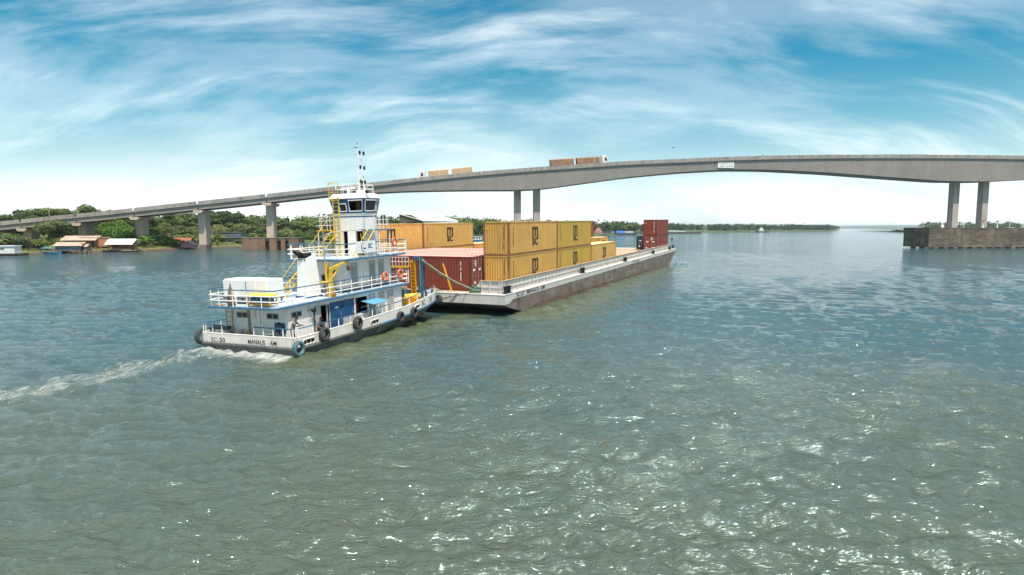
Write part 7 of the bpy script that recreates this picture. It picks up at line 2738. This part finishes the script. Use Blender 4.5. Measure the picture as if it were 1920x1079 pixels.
def far_vessel(label, x, y, rz, L, house=True, tarp=None, m='far_hull', hpos=-.35, name='far_barge', cat='barge', hm='plaster_white', freeb=1.8):
    t = thing(name, label, cat, T(x, y, 0, rz))
    hl = L / 2
    MB().hexa([(-hl * .95, -3.5, -.6), (hl * .86, -3.5, -.6), (hl * .86, 3.5, -.6), (-hl * .95, 3.5, -.6)], [(-hl, -3.8, freeb), (hl, -3.8, freeb + .3), (hl, 3.8, freeb + .3), (-hl, 3.8, freeb)]).build('hull', m, t)
    if house:
        a = L * hpos
        MB().box(a - 4, a + 4, -2.6, 2.6, freeb, freeb + 2.4).build('cabin', hm, t)
        MB().box(a - 2.4, a + 2.6, -2.2, 2.2, freeb + 2.4, freeb + 4.6).build('upper_cabin', hm, t)
        MB().box(a - 1.0, a + 1.4, -1.4, 1.4, freeb + 4.6, freeb + 6.4).build('wheelhouse', hm, t)
        for k in range(4):
            MB().box(a - 3.2 + k * 1.8, a - 2.2 + k * 1.8, -2.64, -2.601, freeb + 1.0, freeb + 1.8).build('window', 'glass_dark', t)
        MB().box(a - .8, a + 1.2, -1.44, -1.401, freeb + 5.3, freeb + 6.1).build('window', 'glass_dark', t)
        MB().tube((a, 0, freeb + 6.4), (a, 0, freeb + 11), .12, 6).build('mast', hm, t)
    if tarp:
        b0, b1 = -hl * .30, hl * .75
        MB().prism([(-3.0, freeb), (3.0, freeb), (2.4, freeb + 1.6), (0, freeb + 2.5), (-2.4, freeb + 1.6)], b0, (b0 + b1) / 2, 'x').build('cargo_cover', tarp, t)
        MB().prism([(-3.0, freeb), (3.0, freeb), (2.4, freeb + 1.3), (0, freeb + 2.0), (-2.4, freeb + 1.3)], (b0 + b1) / 2 + .2, b1, 'x').build('cargo_cover', 'plaster_grey', t)
    return t


far_vessel('moored far barge with a blue tarpaulin over its cargo', hx(1165, 640), 646, R(4), 34, True, 'tarp_blue', hpos=-.36)
far_vessel('small pinkish white tug moored left of the blue tarpaulin barge', hx(1120, 628), 625, R(4), 15, True, None, hm='plaster_pink', hpos=0, name='far_tug', cat='tugboat')
far_vessel('dark empty barge moored by the far trees behind the bow stack', hx(1185, 720), 742, R(2), 60, False, None)
far_vessel('long dark barge right of the red bow stack', hx(1282, 800), 800, R(3), 44, False, None)
far_vessel('further dark barge with a pale load beyond the bow', hx(1262, 860), 868, R(3), 50, False, 'plaster_grey', freeb=1.5)
far_vessel('small white ferry under the far wooded shore', hx(1425, 1040), 1035, R(2), 20, True, None, hm='plaster_white', hpos=-.1, name='far_ferry', cat='boat')
far_vessel('small distant ship just left of the right bridge pier', hx(1688, 1500), 1500, R(3), 44, True, None, hpos=-.2, name='far_ship', cat='ship')
far_vessel('white boat with tall masts partly hidden behind the pier block', hx(1884, 330), 330, R(8), 14, True, None, hm='roof_white', hpos=.1, name='far_ferry', cat='boat', freeb=1.1)

# small gear on the right pile cap
g = thing('navigation_beacon', 'thin dark beacon post on the right pier block', 'beacon', M_BRIDGE @ T(152.3, -2.6, 7.245))
MB().tube((0, 0, 0), (0, 0, 1.6), .09, 8).build('post', 'black_steel', g)
MB().tube((0, 0, 1.6), (.1, 0, 2.4), .02, 5).build('rod', 'black_steel', g)
MB().lathe([(.09, 1.6), (.13, 1.65), (.13, 1.85), (.05, 1.95)], 8).build('lamp', 'black_steel', g)
g = thing('solar_panel', 'small tilted white panel beside the beacon', 'panel', M_BRIDGE @ T(153.7, -2.4, 7.245))
MB().box(-.5, .5, -.03, .03, 0, 1.3, Matrix.Rotation(R(-35), 4, 'Y')).build('panel', 'white_clean', g)
MB().tube((.3, 0, 0), (.5, .1, .75), .03, 5).build('strut', 'steel_grey', g)
for xx, lab in ((168.9, 'white lamp bracket at the foot of the right column'), (174.4, 'white capstan shaped lamp on the right pier block')):
    g = thing('cap_lamp', lab, 'lamp', M_BRIDGE @ T(xx, -2.4, 7.245))
    MB().lathe([(.28, 0), (.24, .3), (.12, .5), (.12, 1.5), (.25, 1.6), (.30, 1.9), (.14, 2.1)], 10).build('body', 'white_clean', g)
    MB().lathe([(.3, 2.1), (.34, 2.2), (.2, 2.5)], 10).build('hood', 'black_steel', g)

# ------------------------------------------------------------------ air
def build_haze():
    m = bpy.data.materials.new('haze')
    m.use_nodes = True
    ns, ls = m.node_tree.nodes, m.node_tree.links
    for x in list(ns):
        ns.remove(x)
    out = N(ns, 'ShaderNodeOutputMaterial')
    pv = N(ns, 'ShaderNodeVolumePrincipled')
    pv.inputs['Color'].default_value = (0.80, 0.90, 1.0, 1)
    pv.inputs['Density'].default_value = 0.00009
    pv.inputs['Anisotropy'].default_value = 0.0
    ls.new(pv.outputs[0], out.inputs['Volume'])
    o = MB().box(-12000, 12000, -600, 16000, -5, 62).build('haze', m)
    tag(o, 'thin pale haze over the river', 'haze', kind='stuff')


build_haze()
